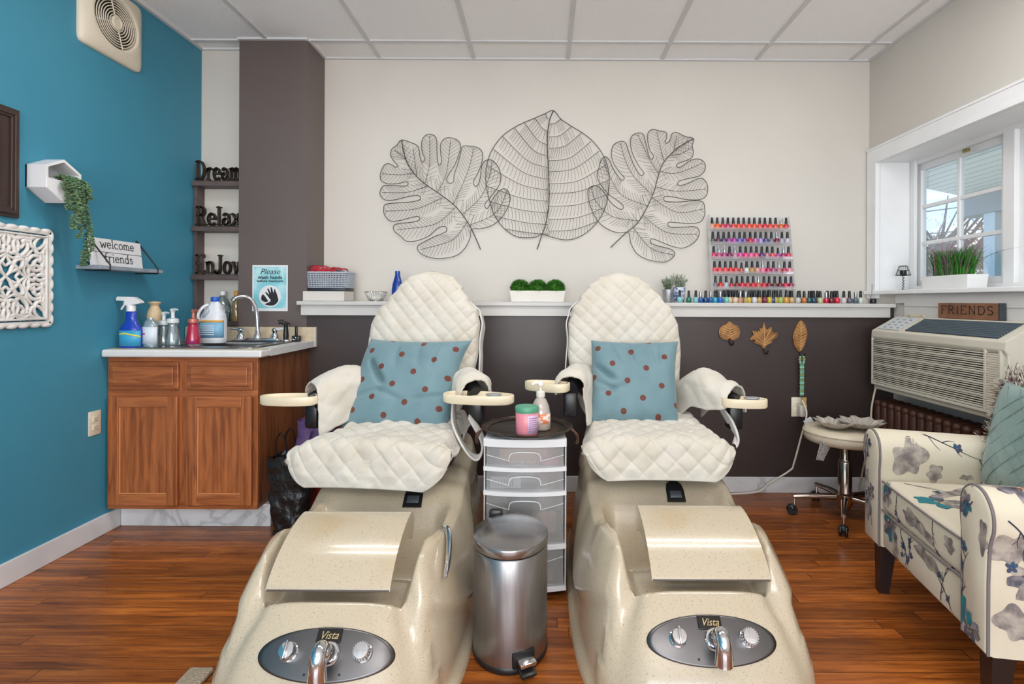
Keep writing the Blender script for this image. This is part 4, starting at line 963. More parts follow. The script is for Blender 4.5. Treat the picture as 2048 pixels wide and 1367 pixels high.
# bleach jug
bj = empty('bleach_jug', (-1.865, 3.115, .905), 'white bleach jug with blue cap and moulded handle at the sink', 'jug')
def jug(u, v):
    a = 2*PI*u; z = v*.235; w = interp([(0, .064), (.02, .068), (.12, .068), (.15, .062), (.20, .036), (.235, .020)], z); c, s_ = math.cos(a), math.sin(a); p = 3; r = (abs(c)**p+abs(s_)**p)**(-1/p)
    return (r*c*w+.012*sstep(.12, .23, z), r*s_*w*.72, z)
g = G(); g.grid(jug, 48, 40, cu=True); g.add([(x*.02+.012, y*.02, .235) for x, y in [(math.cos(2*PI*i/16), math.sin(2*PI*i/16)) for i in range(16)]], [tuple(range(16))]); g.build('jug_body', mat('white_hdpe', (226, 230, 236), .35), bj, ang=180)
g = G(); g.tube(catmull([(-.048, -.052, .12), (-.052, -.052, .16), (-.03, -.045, .20), (-.008, -.03, .215)], k=5), .008, 8); g.build('jug_handle', MATS['white_hdpe'], bj)
g = G(); g.sphere((-.018, -.040, .165), .026, 16, 10, sc=(.62, .5, 1.15), M=Matrix.Rotation(.5, 4, 'Y')); g.build('handle_recess', mat('grey_hdpe_recess', (176, 184, 196), .4), bj)
lathe_part('jug_cap', [(.021, .232), (.023, .236), (.023, .254), (.019, .258)], mat('blue_cap', (36, 92, 190), .35), bj, off=(.012, 0, 0))
g = G()
def jl(u, v, z0=.03, z1=.115, k=1.02):
    a = math.radians(195+150*u); c, s_ = math.cos(a), math.sin(a); p = 3; r = (abs(c)**p+abs(s_)**p)**(-1/p); return (r*c*.068*k, r*s_*.068*.72*k, z0+(z1-z0)*v)
g.grid(jl, 24, 2); lbl = g.build('jug_label', mat('pale_blue_label', (128, 180, 212), .4), bj, solid=.0006)
g = G(); g.grid(lambda u, v: jl(u, v, .116, .128, 1.025), 24, 1); g.build('label_top_band', mat('orange_band', (226, 172, 84), .5), lbl, solid=.0006)
g = G()
for k in range(5): g.grid(lambda u, v: jl(.18+.5*u, v, .045+.012*k, .050+.012*k, 1.035), 12, 1)
g.build('label_print', mat('white_print', (238, 240, 244), .5), lbl, solid=.0005)

# ================================================================ alcove shelf unit
AX0, AX1 = XL+.003, -1.843
su = empty('alcove_shelf_unit', ((AX0+AX1)/2, 3.41, .987), 'narrow dark brown open shelf unit standing in the alcove corner', 'shelf unit')
dkw = mat('dark_taupe_wood', (96, 82, 80), .5, var=(12, (80, 68, 66), .4, .7))
def ra(x0, x1, y0, y1, z0, z1, g): return g.bb(x0-su.location.x, x1-su.location.x, y0-3.41, y1-3.41, z0-.987, z1-.987, .001)
for x0, x1 in ((AX0, AX0+.02), (AX1-.022, AX1-.002)): g = G(); ra(x0, x1, 3.381, 3.458, .987, 1.87, g); g.build('side_panel', dkw, su, smooth=False)
zs = [.987, 1.270, 1.565, 1.842]
for z in zs: g = G(); ra(AX0+.001, AX1-.003, 3.352, 3.457, z, z+.028, g); g.build('shelf', dkw, su, smooth=False)
wordm = mat('dark_carved_wood', (52, 44, 38), .6, var=(20, (74, 60, 48), .45, .7))
for word, z in (('Dream', 1.8705), ('Relax', 1.5935), ('Enjoy', 1.2985)):
    g, W_ = word_geo(word, .112, .105, .026, serif=.26, gap=.02)
    x0 = AX0+.022; kx = .278/W_
    g.v = [Vector((v.x*kx, v.y, max(v.z+.0085, .0))) for v in g.v]
    g.bb(.005, max(v.x for v in g.v)-.01, .0, .026, .0, .003)
    o = g.build('word_sign', wordm, smooth=False, loc=(x0, 3.353, z+.001)); tag(o, 'dark wooden word sign reading %s on the alcove shelf unit' % word, 'word sign', 'wooden word signs')
cb = empty('water_bottle', (-1.985, 3.415, 1.0155), 'clear ribbed plastic bottle with white cap on the lowest alcove shelf', 'bottle')
lathe_part('bottle_body', [(.042, 0), (.046, .01), (.044, .05), (.05, .075), (.042, .11), (.02, .15), (.013, .158), (.013, .165)], clearp, cb)
lathe_part('bottle_cap', [(.016, .160), (.016, .182), (.013, .184)], white_pl, cb)
ab = empty('oil_bottle', (-1.895, 3.405, 1.0155), 'amber-tinted glass bottle behind the chrome faucet neck', 'bottle')
lathe_part('bottle_body', [(.028, 0), (.030, .01), (.028, .09), (.016, .13), (.012, .16)], glass_mat('amber_glass', (206, 176, 110), gloss=.4, diff=.4), ab)
lathe_part('bottle_cap', [(.014, .158), (.014, .185), (.010, .188)], mat('orange_cap', (206, 150, 60), .4), ab)
# ================================================================ poster
po = empty('hand_washing_poster', (-1.645, YP-.002, 1.085), 'turquoise paper poster asking to wash hands, taped to the brown pillar', 'poster')
g = G(); g.bb(-.107, .107, -.0012, 0, -.005, .272); g.build('poster_border', mat('white_paper', (226, 228, 230), .6), po, smooth=False)
g = G(); g.bb(-.098, .098, -.0018, 0, .012, .262); pp = g.build('poster_sheet', mat('turquoise_watercolour', (128, 202, 212), .6, var=(9, (196, 228, 232), .45, .65)), po, smooth=False)
MF = Matrix(((1, 0, 0, 0), (0, 0, -1, 0), (0, 1, 0, 0), (0, 0, 0, 1)))
g = G(); g.add(*_lathe_vf([(.066, 0), (.066, .0007)], 40), Matrix.Translation((0, -.0019, .085)) @ MF); g.build('round_panel', MATS['white_paper'], po, smooth=False)
text_obj('poster_heading', 'Please', .048, blk, po, Matrix.Translation((0, -.0022, .232)) @ MF, extr=.0003, shear=.3)
text_obj('poster_text', 'wash hands', .030, blk, po, Matrix.Translation((0, -.0022, .198)) @ MF, extr=.0003, sx=1.05, offset=.0008)
text_obj('poster_text', 'before manicure', .0225, blk, po, Matrix.Translation((0, -.0022, .176)) @ MF, extr=.0003, sx=1.05, offset=.0006)
g = G()
def flat(pts): g.prism([(q.x, q.y) for q in catmull(pts, True, 4)], .0006, Matrix.Translation((0, -.0026, .085)) @ MF)
flat([(-.03, -.05), (.02, -.056), (.05, -.03), (.046, .0), (.035, .03), (.027, .045), (.022, .02), (.012, .05), (.004, .052), (.006, .02), (-.008, .045), (-.015, .042), (-.004, .01), (-.022, .025), (-.026, .018), (-.005, -.01), (.004, -.03)])
flat([(-.052, -.02), (-.045, .01), (-.03, .0), (-.02, -.015), (-.01, -.03), (-.03, -.035)])
g.build('hand_drawing', mat('black_ink', (32, 32, 36), .6), po, smooth=False)
# ================================================================ metal leaf wall art (traced in the wall plane, bowed off the wall)
wire = mat('gunmetal_wire', (84, 84, 82), .45, .6)
vein = mat('thin_vein_wire', (120, 110, 102), .45, .6)
def cpt(x, y): return (730+x*.34668, 190+y*.34668)
def inside(p, poly):
    x, y = p; r = False; n = len(poly)
    for i in range(n):
        x1, y1 = poly[i]; x2, y2 = poly[(i+1) % n]
        if (y1 > y) != (y2 > y) and x < (x2-x1)*(y-y1)/(y2-y1)+x1: r = not r
    return r
def leaf_art(outline, mid, lobes, label, off, tick=15, ta=48, vr=.0009, oval=False):
    """crop coordinates -> metres on the wall: x right, z up"""
    o3 = [(q.x, q.y) for q in catmull(outline, True, 4)]; m3 = [(q.x, q.y) for q in catmull(mid, False, 8)]
    cx = sum(p[0] for p in outline)/len(outline); cy = sum(p[1] for p in outline)/len(outline)
    c3 = P(*cpt(cx, cy), YB); root = empty('metal_leaf_wall_art', (c3.x, YB, c3.z), label, 'wall art', 'wire leaf wall sculptures')
    def w(p):
        q = P(*cpt(*p), YB-.035); d = math.hypot(p[0]-cx, p[1]-cy)/420; return Vector((q.x-c3.x, -(off+.030*(1-min(1, d*d))), q.z-c3.z))
    G().tube([w(p) for p in o3], .0024, 6, closed=True).build('leaf_outline', wire, root)
    G().tube([w(p) for p in m3], .0032, 6).build('midrib', wire, root)
    G_ = G(); ticks = G()
    allc = []
    for lb in lobes:
        pts = [(q.x, q.y) for q in catmull(lb, False, 10)]
        G_.tube([w(p) for p in pts], .0017, 5); allc.append(pts)
    for ci, pts in enumerate(allc+[m3[::1]]):
        ismid = ci == len(allc); acc = 0
        for i in range(len(pts)-1):
            a, b = pts[i], pts[i+1]; L = math.hypot(b[0]-a[0], b[1]-a[1]); acc += L
            step = tick if not ismid else 26
            if acc < step: continue
            acc = 0; d = ((b[0]-a[0])/L, (b[1]-a[1])/L)
            for sg in ((1, -1) if not oval else ((-1,) if ci < 11 else (1,))):
                if oval and ismid: continue
                an = math.radians(ta)*sg*(-1 if ismid else 1); dx = d[0]*math.cos(an)-d[1]*math.sin(an); dy = d[0]*math.sin(an)+d[1]*math.cos(an)
                if ismid: dx, dy = -dx*0+dx, dy; dx, dy = (-d[0]*math.cos(an)+d[1]*math.sin(an), -d[0]*math.sin(an)-d[1]*math.cos(an))
                t = 0; last = a; lim = (60 if i < len(pts)*.3 else 74) if not oval else 64
                while t < lim:
                    q = (a[0]+dx*(t+4), a[1]+dy*(t+4))
                    if not inside(q, o3): break
                    t += 4
                if t > 6:
                    e = (a[0]+dx*t, a[1]+dy*t); mm = (a[0]+dx*t*.5+dy*t*.04, a[1]+dy*t*.5-dx*t*.04)
                    ticks.tube([w(a), w(mm), w(e)], vr, 4)
    G_.build('lobe_rib', wire, root); ticks.build('vein_wires', vein, root)
    return root
OL = [(208,255),(265,272),(300,290),(312,320),(318,360),(332,388),(345,365),(330,330),(326,265),(350,228),(385,225),(410,250),(415,320),(418,380),(430,405),(442,380),(436,330),(436,280),(460,248),(500,245),(540,265),(549,310),(520,400),(480,465),(472,495),(490,510),(512,498),(515,460),(535,400),(552,330),(560,298),(585,290),(650,300),(675,330),(672,390),(650,450),(625,500),(638,527),(655,510),(665,470),(672,410),(690,378),(725,370),(760,400),(780,450),(775,510),(750,550),(720,590),(690,630),(700,653),(714,640),(740,590),(780,545),(808,537),(830,560),(836,600),(820,650),(780,710),(730,750),(670,768),(612,774),(605,820),(575,880),(530,920),(470,937),(400,940),(330,920),(300,890),(305,865),(340,845),(400,815),(440,800),(468,785),(468,762),(445,757),(410,775),(370,810),(300,838),(240,842),(205,815),(165,780),(165,750),(200,738),(250,735),(300,726),(317,712),(305,700),(270,705),(200,722),(145,725),(110,690),(105,650),(115,630),(160,622),(250,618),(308,608),(322,594),(305,580),(250,585),(180,602),(120,605),(88,580),(85,550),(105,522),(150,520),(230,525),(250,512),(235,500),(190,510),(130,510),(90,490),(86,450),(105,405),(130,393),(155,402),(175,415),(190,405),(170,385),(145,345),(150,310),(180,285)]
ML = [(208,255),(225,340),(260,420),(330,500),(430,570),(520,640),(580,715),(610,765),(640,830),(664,888)]
LL = [[(300,470),(290,400),(275,300)],[(345,515),(372,400),(370,235)],[(420,560),(470,450),(493,255)],[(510,630),(570,500),(605,400),(625,302)],[(560,690),(665,590),(712,480),(732,378)],[(600,750),(720,700),(780,640),(818,545)],[(235,370),(200,340),(165,315)],[(280,455),(190,460),(96,450)],[(360,525),(250,560),(96,560)],[(450,590),(300,655),(115,668)],[(520,650),(400,745),(180,775)],[(590,730),(500,835),(315,890)]]
leaf_art(OL, ML, LL, 'black wire monstera leaf sculpture, leftmost of the three on the wall', .012)
OR = [(1900,247),(1850,235),(1800,212),(1772,222),(1765,250),(1748,275),(1733,270),(1742,240),(1738,212),(1700,203),(1660,195),(1635,215),(1632,260),(1645,320),(1665,352),(1655,370),(1642,362),(1630,320),(1615,250),(1605,222),(1575,215),(1540,235),(1533,280),(1545,340),(1580,410),(1608,448),(1600,463),(1580,455),(1545,390),(1520,320),(1505,275),(1480,263),(1440,280),(1424,320),(1430,380),(1465,440),(1495,475),(1488,490),(1468,480),(1430,420),(1412,375),(1388,352),(1365,370),(1350,420),(1340,460),(1355,505),(1400,565),(1460,610),(1490,640),(1485,657),(1465,655),(1420,620),(1380,560),(1350,528),(1320,520),(1290,540),(1290,590),(1310,660),(1350,730),(1410,775),(1470,793),(1523,792),(1535,850),(1570,910),(1630,945),(1700,960),(1745,958),(1785,930),(1790,905),(1760,885),(1700,870),(1655,855),(1650,835),(1665,828),(1720,850),(1780,872),(1840,880),(1900,850),(1930,810),(1930,775),(1900,757),(1840,760),(1770,762),(1748,748),(1755,733),(1800,735),(1880,740),(1940,728),(1962,690),(1962,650),(1950,615),(1900,608),(1820,616),(1740,615),(1722,600),(1735,585),(1790,590),(1860,603),(1940,600),(1975,570),(1978,520),(1955,483),(1920,482),(1860,510),(1815,523),(1803,512),(1815,495),(1870,480),(1930,465),(1963,430),(1962,390),(1930,367),(1880,375),(1830,410),(1805,418),(1798,400),(1830,385),(1880,365),(1897,330),(1890,290)]
MR = [(1900,247),(1810,300),(1725,385),(1690,470),(1665,560),(1620,660),(1570,740),(1500,800),(1420,876)]
LR = [[(1780,320),(1795,270),(1800,225)],[(1725,385),(1705,300),(1685,208)],[(1695,460),(1640,370),(1575,225)],[(1660,580),(1550,470),(1500,370),(1475,273)],[(1630,640),(1480,575),(1405,450),(1375,362)],[(1580,725),(1430,700),(1340,620),(1305,535)],[(1760,350),(1830,335),(1885,300)],[(1700,440),(1800,450),(1950,390)],[(1675,530),(1800,555),(1968,540)],[(1650,590),(1800,675),(1955,655)],[(1600,690),(1740,790),(1920,800)],[(1550,765),(1650,880),(1782,920)]]
leaf_art(OR, MR, LR, 'black wire monstera leaf sculpture, rightmost, nearest the polish rack', .012)
OC = [(1088,80),(1130,130),(1190,172),(1260,215),(1320,265),(1370,330),(1400,400),(1412,480),(1405,570),(1390,640),(1350,720),(1280,790),(1210,825),(1150,832),(1090,820),(1020,800),(990,815),(940,820),(870,812),(800,765),(745,690),(715,600),(695,500),(700,400),(730,310),(790,230),(860,180),(920,150),(980,125),(1042,97)]
MC = [(1088,80),(1062,150),(1052,280),(1058,420),(1062,600),(1045,730),(1015,820),(993,886)]
LC = []
for (ys, xe, ye) in ((130, 1042, 97), (205, 980, 125), (285, 918, 150), (352, 860, 182), (418, 792, 232), (485, 738, 305), (548, 702, 400), (612, 698, 520), (678, 718, 610), (745, 748, 695), (800, 800, 768)):
    xm = 1056; LC.append([(xm, ys), (xm-(xm-xe)*.45, ys-(ys-ye)*.22-2), (xe, ye)])
for (ys, xe, ye) in ((160, 1130, 130), (238, 1192, 174), (305, 1250, 212), (378, 1305, 262), (442, 1352, 318), (512, 1395, 395), (566, 1410, 485), (640, 1404, 565), (715, 1385, 645), (782, 1345, 725)):
    xm = 1058; LC.append([(xm, ys), (xm-(xm-xe)*.5, ys-(ys-ye)*.18+3), (xe, ye)])
leaf_art(OC, MC, LC, 'broad oval wire leaf sculpture between the two monstera leaves', .004, tick=10, ta=108, oval=True)

# ================================================================ things on the ledge
ZL = 1.1415
def LX(px, Y=3.36): return P(px, 601, Y).x
bk = empty('storage_basket', (LX(657, 3.42), 3.42, ZL+.062), 'grey woven plastic basket of red cloths stacked on a white box', 'basket')
bmesh_ = mat('grey_basket_weave', (176, 184, 194), .6)
def bas(u, v):
    a = 2*PI*u; c, s_ = math.cos(a), math.sin(a); p = 6; r = (abs(c)**p+abs(s_)**p)**(-1/p); k = 1+.08*v; return (r*c*.135*k, r*s_*.08*k, .022+v*.088)
g = G()
for j in range(9): g.tube([bas(i/80, j/8) for i in range(80)], .0038, 5, closed=True)
for i in range(64): g.tube([bas(i/64, 0), bas(i/64, 1)], .0030, 4)
g.tube([bas(i/80, 1.02) for i in range(80)], .006, 6, closed=True); k_ = g.build('basket_weave', bmesh_, bk)
g = G(); g.bb(-.132, .132, -.078, .078, .0, .020, .004); g.build('basket_base', mat('navy_plastic', (34, 38, 52), .4), bk)
redc = mat('red_cloth', (168, 38, 52), .8, var=(18, (206, 176, 172), .6, .68)); 
def cloth(name, c, rx, ry, rz_, m, label, cat, seed, grp=None):
    def f(u, v):
        a = 2*PI*u; b = PI*(v-.5); n_ = 1+.35*noise.noise(Vector((math.cos(a)*2+seed, math.sin(a)*2, b*2)))
        return (rx*math.cos(b)*math.cos(a)*n_, ry*math.cos(b)*math.sin(a)*n_, rz_*math.sin(b)*n_)
    o = G().grid(f, 32, 16, cu=True).build(name, m, ang=180, loc=c); tag(o, label, cat, grp); return o
cloth('folded_cloth', (LX(640, 3.42), 3.42, ZL+.182), .085, .06, .036, redc, 'red patterned cloth heaped at the left of the grey basket', 'cloth', 1)
cloth('folded_cloth', (LX(672, 3.42), 3.42, ZL+.178), .080, .06, .028, redc, 'red and white cloth lying at the right of the grey basket', 'cloth', 5)
sc = empty('scissors', (LX(688, 3.40), 3.36, ZL+.183), 'grey metal scissors sticking out of the basket of cloths', 'scissors')
g = G(); g.box((.0, 0, 0), (.07, .004, .008), .001, rot=(0, .25, 0)); g.box((.0, -.003, .002), (.07, .004, .007), .001, rot=(0, .05, 0)); g.build('blades', mat('grey_blade_steel', (130, 130, 134), .3, .9), sc)
for s in (-1, 1): G().tube([(-.05+.018*math.cos(t), s*.004, .010*s+.012*math.sin(t)) for t in [2*PI*i/16 for i in range(16)]], .0035, 6, closed=True).build('finger_ring', mat('red_plastic', (176, 30, 40), .4), sc)
wb_ = empty('white_box', (LX(660, 3.42), 3.40, ZL), 'low white box on the ledge underneath the grey basket', 'box')
G().bb(-.125, .125, -.085, .085, 0, .060, .004).build('box_body', mat('off_white_card', (214, 210, 202), .6), wb_, smooth=False)
gb = empty('glass_bowl', (LX(752, 3.42), 3.42, ZL), 'cut glass bowl half hidden behind the left spa chair', 'bowl')
cg = glass_mat('cut_glass', (252, 252, 250), gloss=.35, diff=.12)
g = G(); g.grid(lambda u, v: ((.025+.042*v**.6)*(1+.03*math.sin(28*2*PI*u)*v)*math.cos(2*PI*u), (.025+.042*v**.6)*(1+.03*math.sin(28*2*PI*u)*v)*math.sin(2*PI*u), .002+.058*v*v), 112, 10, cu=True); g.build('bowl_body', cg, gb, solid=.003)
G().cyl((0, 0, 0), (0, 0, .003), .026, n=24).build('bowl_foot', cg, gb)
bv_ = empty('blue_vase', (LX(795, 3.40), 3.40, ZL), 'cobalt blue textured bottle vase peeking over the left chair back', 'vase')
bl = mat('cobalt_glass', (16, 58, 150), .12, coat=.5, bump=(60, .5, .004)); lathe_part('vase_body', [(.030, 0), (.034, .02), (.036, .07), (.030, .11), (.020, .145), (.015, .165), (.016, .186), (.013, .188)], bl, bv_)
# mossy planter
mp_ = empty('long_planter', (LX(1075, 3.40), 3.40, ZL), 'white embossed rectangular planter on the ledge between the two chairs', 'planter')
wem = mat('white_embossed_ceramic', (226, 222, 214), .55, bump=(70, .8, .004))
def trough(root, name, w0, w1, d0, d1, h, m, wall=.008):
    vs = []
    for (w, d, z) in ((w0, d0, 0), (w1, d1, h), (w1-wall, d1-wall, h), (w0-wall, d0-wall, h*.75)):
        vs += [(-w, -d, z), (w, -d, z), (w, d, z), (-w, d, z)]
    fs = [(0, 3, 2, 1)]+[(4*j+i, 4*j+(i+1) % 4, 4*(j+1)+(i+1) % 4, 4*(j+1)+i) for j in range(3) for i in range(4)]+[(12, 13, 14, 15)]
    o = G().add(vs, fs).build(name, m, root, smooth=False); b = o.modifiers.new('b', 'BEVEL'); b.width = .003; b.segments = 2; return o
trough(mp_, 'planter_trough', .160, .172, .040, .046, .070, wem)
def fuzzy(name, c, r, m, root, n, L, seed, sc=(1, 1, 1), core=None):
    rd = random.Random(seed); g = G(); g.sphere((0, 0, 0), r*.86, 16, 10, sc=sc)
    for i in range(n):
        d = Vector((rd.gauss(0, 1), rd.gauss(0, 1), rd.gauss(0, 1))).normalized(); p = Vector((d.x*sc[0], d.y*sc[1], d.z*sc[2]))*r*.82
        t = d.orthogonal().normalized(); t = Matrix.Rotation(rd.uniform(0, 6.28), 3, d) @ t; e = p+(d+t*rd.uniform(-.5, .5))*L*rd.uniform(.5, 1.2); w = t.cross(d)*L*.10
        g.add([p-w, p+w, e+w*.3, e-w*.3], [(0, 1, 2, 3)])
    return g.build(name, m, root, smooth=False, loc=c, recalc=False)
moss = mat('bright_moss', (64, 132, 24), .7, var=(40, (36, 92, 14), .4, .6))
for k, dx in enumerate((-.108, .002, .110)):
    t = fuzzy('moss_ball', (mp_.location.x+dx, 3.40, ZL+.088), .055, moss, None, 2600, .016, k, sc=(1.05, .85, .85))
    tag(t, ['bright green moss ball, left one in the long white planter', 'bright green moss ball, middle one in the long white planter', 'bright green moss ball, right one in the long white planter'][k], 'plant', 'moss balls in the long planter')
# potted plants by the rack
silver = mat('silver_sequin_pot', (176, 178, 182), .25, .8, bump=(160, .9, .003)); bwp = mat('blue_white_ceramic', (206, 214, 228), .25, var=(60, (84, 110, 164), .5, .56))
sage = mat('sage_leaves', (112, 128, 104), .7, var=(20, (150, 162, 138), .5, .7)); sage2 = mat('pale_mint_leaves', (150, 164, 146), .7, var=(20, (106, 128, 104), .5, .7))
def sprig_plant(name, x, y, pot, mleaf, label, r, hp, hb, seed, potname):
    o = empty(name, (x, y, ZL), label, 'potted plant'); lathe_part(potname, [(r*.72, 0), (r*.8, .006), (r, hp*.95), (r, hp), (r*.9, hp), (r*.85, hp*.8), (.002, hp*.8)], pot, o)
    rd = random.Random(seed); g = G(); st = G()
    for k in range(18):
        a = rd.uniform(0, 6.28); L = hb*rd.uniform(.55, 1.0); tip = Vector((math.cos(a)*r*1.25*rd.uniform(.2, 1), math.sin(a)*r*.9*rd.uniform(.2, 1), hp*.8+L)); b0 = Vector((math.cos(a)*r*.3, math.sin(a)*r*.3, hp*.8))
        st.tube([b0, b0.lerp(tip, .5)+Vector((0, 0, L*.08)), tip], .0010, 4)
        for i in range(16):
            t = .2+.8*i/15; p = b0.lerp(tip, t); an = rd.uniform(0, 6.28); d = Vector((math.cos(an), math.sin(an), .5)).normalized(); w = d.orthogonal().normalized(); s = .0165*(1.2-.5*t)
            g.add([p, p+d*s*.5+w*s*.28, p+d*s, p+d*s*.5-w*s*.28], [(0, 1, 2, 3)])
    st.build('stems', MATS['succulent_stem'], o); g.build('leaves', mleaf, o, smooth=False, recalc=False)
sprig_plant('potted_plant', LX(1336, 3.42), 3.42, silver, sage, 'sage green artificial plant in silver pot behind the right chair', .036, .082, .10, 3, 'silver_pot')
sprig_plant('potted_plant', LX(1358, 3.47), 3.47, bwp, sage2, 'pale leafy plant in blue and white pot beside the silver pot', .040, .098, .11, 4, 'patterned_pot')

# ---- nail polish
capb = mat('polish_cap_black', (20, 22, 26), .3); caps = mat('polish_cap_silver', (176, 178, 182), .2, .9)
clr_gl = glass_mat('bottle_shoulder_glass', (226, 226, 230), gloss=.5, diff=.25)
def polish_mesh(kind=0):
    if kind == 0:
        cap = G().add(*_lathe_vf([(.0074, .031), (.0078, .034), (.0062, .064), (.0055, .066), (.001, .067)], 12)); 
        body = G().add(*_lathe_vf([(.0110, 0), (.0138, .003), (.0146, .018), (.0130, .026), (.0074, .031)], 14))
    else:
        cap = G().add(*_lathe_vf([(.0078, .028), (.0082, .030), (.0078, .058), (.001, .060)], 12))
        body = G().add(*_lathe_vf([(.0120, 0), (.0135, .003), (.0135, .022), (.0078, .028)], 14))
    return body, cap
_pc = {}
def polish(loc, col, capm, label, group, sc=1.0, kind=0):
    r, g_, b_ = [int(v/6)*6 for v in col]
    key = (r, g_, b_, kind)
    if key not in _pc:
        m = mat('nail_lacquer_%d_%d_%d' % (r, g_, b_), (r, g_, b_), .12, coat=.6)
        body, _ = polish_mesh(kind); o = body.build('polish_glass', m); _pc[key] = o.data; bpy.data.objects.remove(o)
    ck = (capm.name, kind)
    if ck not in _pc:
        _, cap = polish_mesh(kind); o = cap.build('polish_cap', capm); _pc[ck] = o.data; bpy.data.objects.remove(o)
    root = empty('nail_polish_bottle', loc, label, 'nail polish', group); root.scale = (sc, sc, sc)
    b = bpy.data.objects.new('bottle_body', _pc[key]); C.objects.link(b); b.parent = root
    c = bpy.data.objects.new('bottle_cap', _pc[ck]); C.objects.link(c); c.parent = root
    return root
def cname(c):
    r, g_, b_ = c; mx_, mn_ = max(c), min(c)
    if mx_-mn_ < 28: return 'black' if mx_ < 70 else 'grey' if mx_ < 165 else 'clear white'
    import colorsys
    h_, s_, v_ = colorsys.rgb_to_hsv(r/255, g_/255, b_/255); h_ *= 360
    if h_ < 12 or h_ > 345: n_ = 'red' if s_ > .6 else 'rose'
    elif h_ < 40: n_ = 'orange' if s_ > .6 else 'tan'
    elif h_ < 70: n_ = 'gold'
    elif h_ < 165: n_ = 'green'
    elif h_ < 200: n_ = 'teal'
    elif h_ < 255: n_ = 'blue'
    elif h_ < 300: n_ = 'purple'
    else: n_ = 'pink' if v_ > .6 else 'plum'
    return ('dark ' if v_ < .45 else 'pale ' if s_ < .3 else '')+n_
# acrylic rack leaning on the wall
rk = empty('polish_rack', (LX(1505, 3.44), 3.44, ZL), 'clear acrylic six-tier nail polish rack leaning on the wall', 'rack')
acry = glass_mat('clear_acrylic', (253, 254, 255), gloss=.16, diff=.09)
tiers = [(1.609, 3.545), (1.5165, 3.52), (1.4225, 3.495), (1.3275, 3.47), (1.233, 3.445)]       # floor height of each tier and its depth
def rxy(z): return 3.395+(z-ZL)*.30
rc0 = rk.location
TI = []
for k, (z, y) in enumerate(tiers):
    zz = z; yc = 3.418+(z-ZL)*.185; TI.append((zz, yc))
xl, xr = -.252, .252
tl = Vector
for k, (z, yc) in enumerate(TI):
    g = G(); g.bb(xl, xr, yc-.024-rc0.y, yc+.020-rc0.y, z-.004-rc0.z, z-rc0.z, .0008); g.bb(xl, xr, yc-.026-rc0.y, yc-.023-rc0.y, z-.004-rc0.z, z+.012-rc0.z, .0008)
    g.build('rack_tier', acry, rk, smooth=False)
g = G()
za, zb = ZL+.002, 1.705
for s in (xl-.003, xr):
    g = G()
    ya, yb = 3.418+.0-.026, 3.418+(zb-ZL)*.185-.026
    g.add([(s, ya-rc0.y, 0), (s+.003, ya-rc0.y, 0), (s+.003, ya+.05-rc0.y, 0), (s, ya+.05-rc0.y, 0), (s, yb-rc0.y, zb-ZL), (s+.003, yb-rc0.y, zb-ZL), (s+.003, yb+.05-rc0.y, zb-ZL), (s, yb+.05-rc0.y, zb-ZL)], [(0, 1, 2, 3), (7, 6, 5, 4), (0, 4, 5, 1), (1, 5, 6, 2), (2, 6, 7, 3), (3, 7, 4, 0)])
    g.build('rack_side', acry, rk, smooth=False)
g = G(); g.add([(xl, 3.418+.022-rc0.y, 0), (xr, 3.418+.022-rc0.y, 0), (xr, 3.418+(zb-ZL)*.185+.022-rc0.y, zb-ZL), (xl, 3.418+(zb-ZL)*.185+.022-rc0.y, zb-ZL)], [(0, 1, 2, 3)]); g.build('rack_back', acry, rk, smooth=False, solid=.003)
rows = [
 [(226,150,120),(232,92,40),(208,52,60),(190,44,96),(214,60,70),(226,70,40),(226,62,66),(228,72,48),(224,80,50),(226,70,56),(206,40,60),(226,60,50),(214,80,60),(206,96,40),(206,50,50)],
 [(60,60,66),(92,40,60),(70,72,110),(150,60,140),(176,60,160),(90,96,180),(120,60,140),(196,44,70),(190,90,150),(150,140,200),(84,72,120),(110,110,130),(120,26,56),(170,164,176),(196,190,200)],
 [(200,40,90),(180,80,120),(170,60,130),(120,30,80),(190,130,150),(214,70,150),(226,70,120),(224,96,150),(216,80,120),(96,48,110),(176,120,140),(214,80,90),(190,70,140),(150,60,110),(206,50,80)],
 [(226,60,80),(226,76,86),(228,80,84),(214,52,50),(206,70,70),(190,60,50),(206,214,206),(196,140,70),(206,150,140),(232,120,160),(196,36,84),(176,80,130),(180,120,120),(190,60,90),(226,140,160)],
 [(110,110,120),(206,52,40),(176,180,190),(176,40,56),(130,40,40),(206,40,70),(190,50,50),(206,36,60),(200,90,80),(206,52,66),(120,26,50),(96,60,40),(110,24,48),(196,44,80),(150,30,60)]]
rowname = ['top row', 'second row', 'third row', 'fourth row', 'bottom row']
silvercaps = {(0, 13), (1, 12), (2, 1), (2, 2), (2, 4), (2, 13), (3, 9), (3, 12), (4, 8)}
ordn = ['first', 'second', 'third', 'fourth', 'fifth', 'sixth', 'seventh', 'eighth', 'ninth', 'tenth', 'eleventh', 'twelfth', 'thirteenth', 'fourteenth', 'fifteenth']
for r, row in enumerate(rows):
    z, yc = TI[r]
    for i, c in enumerate(row):
        X = rc0.x+(-.236+.472*i/14)+random.uniform(-.001, .001)
        if (r, i) == (2, 11): pass
        lab = '%s nail polish with %s cap, %s from the left in the rack\'s %s' % (cname(c), 'silver' if (r, i) in silvercaps else 'black', ordn[i], rowname[r])
        polish((X, yc-.002, z+.0008), c, caps if (r, i) in silvercaps else capb, lab, 'nail polishes on the acrylic rack', sc=1.13 if (r, i) not in ((2, 12), (3, 5), (4, 3)) else 1.0)
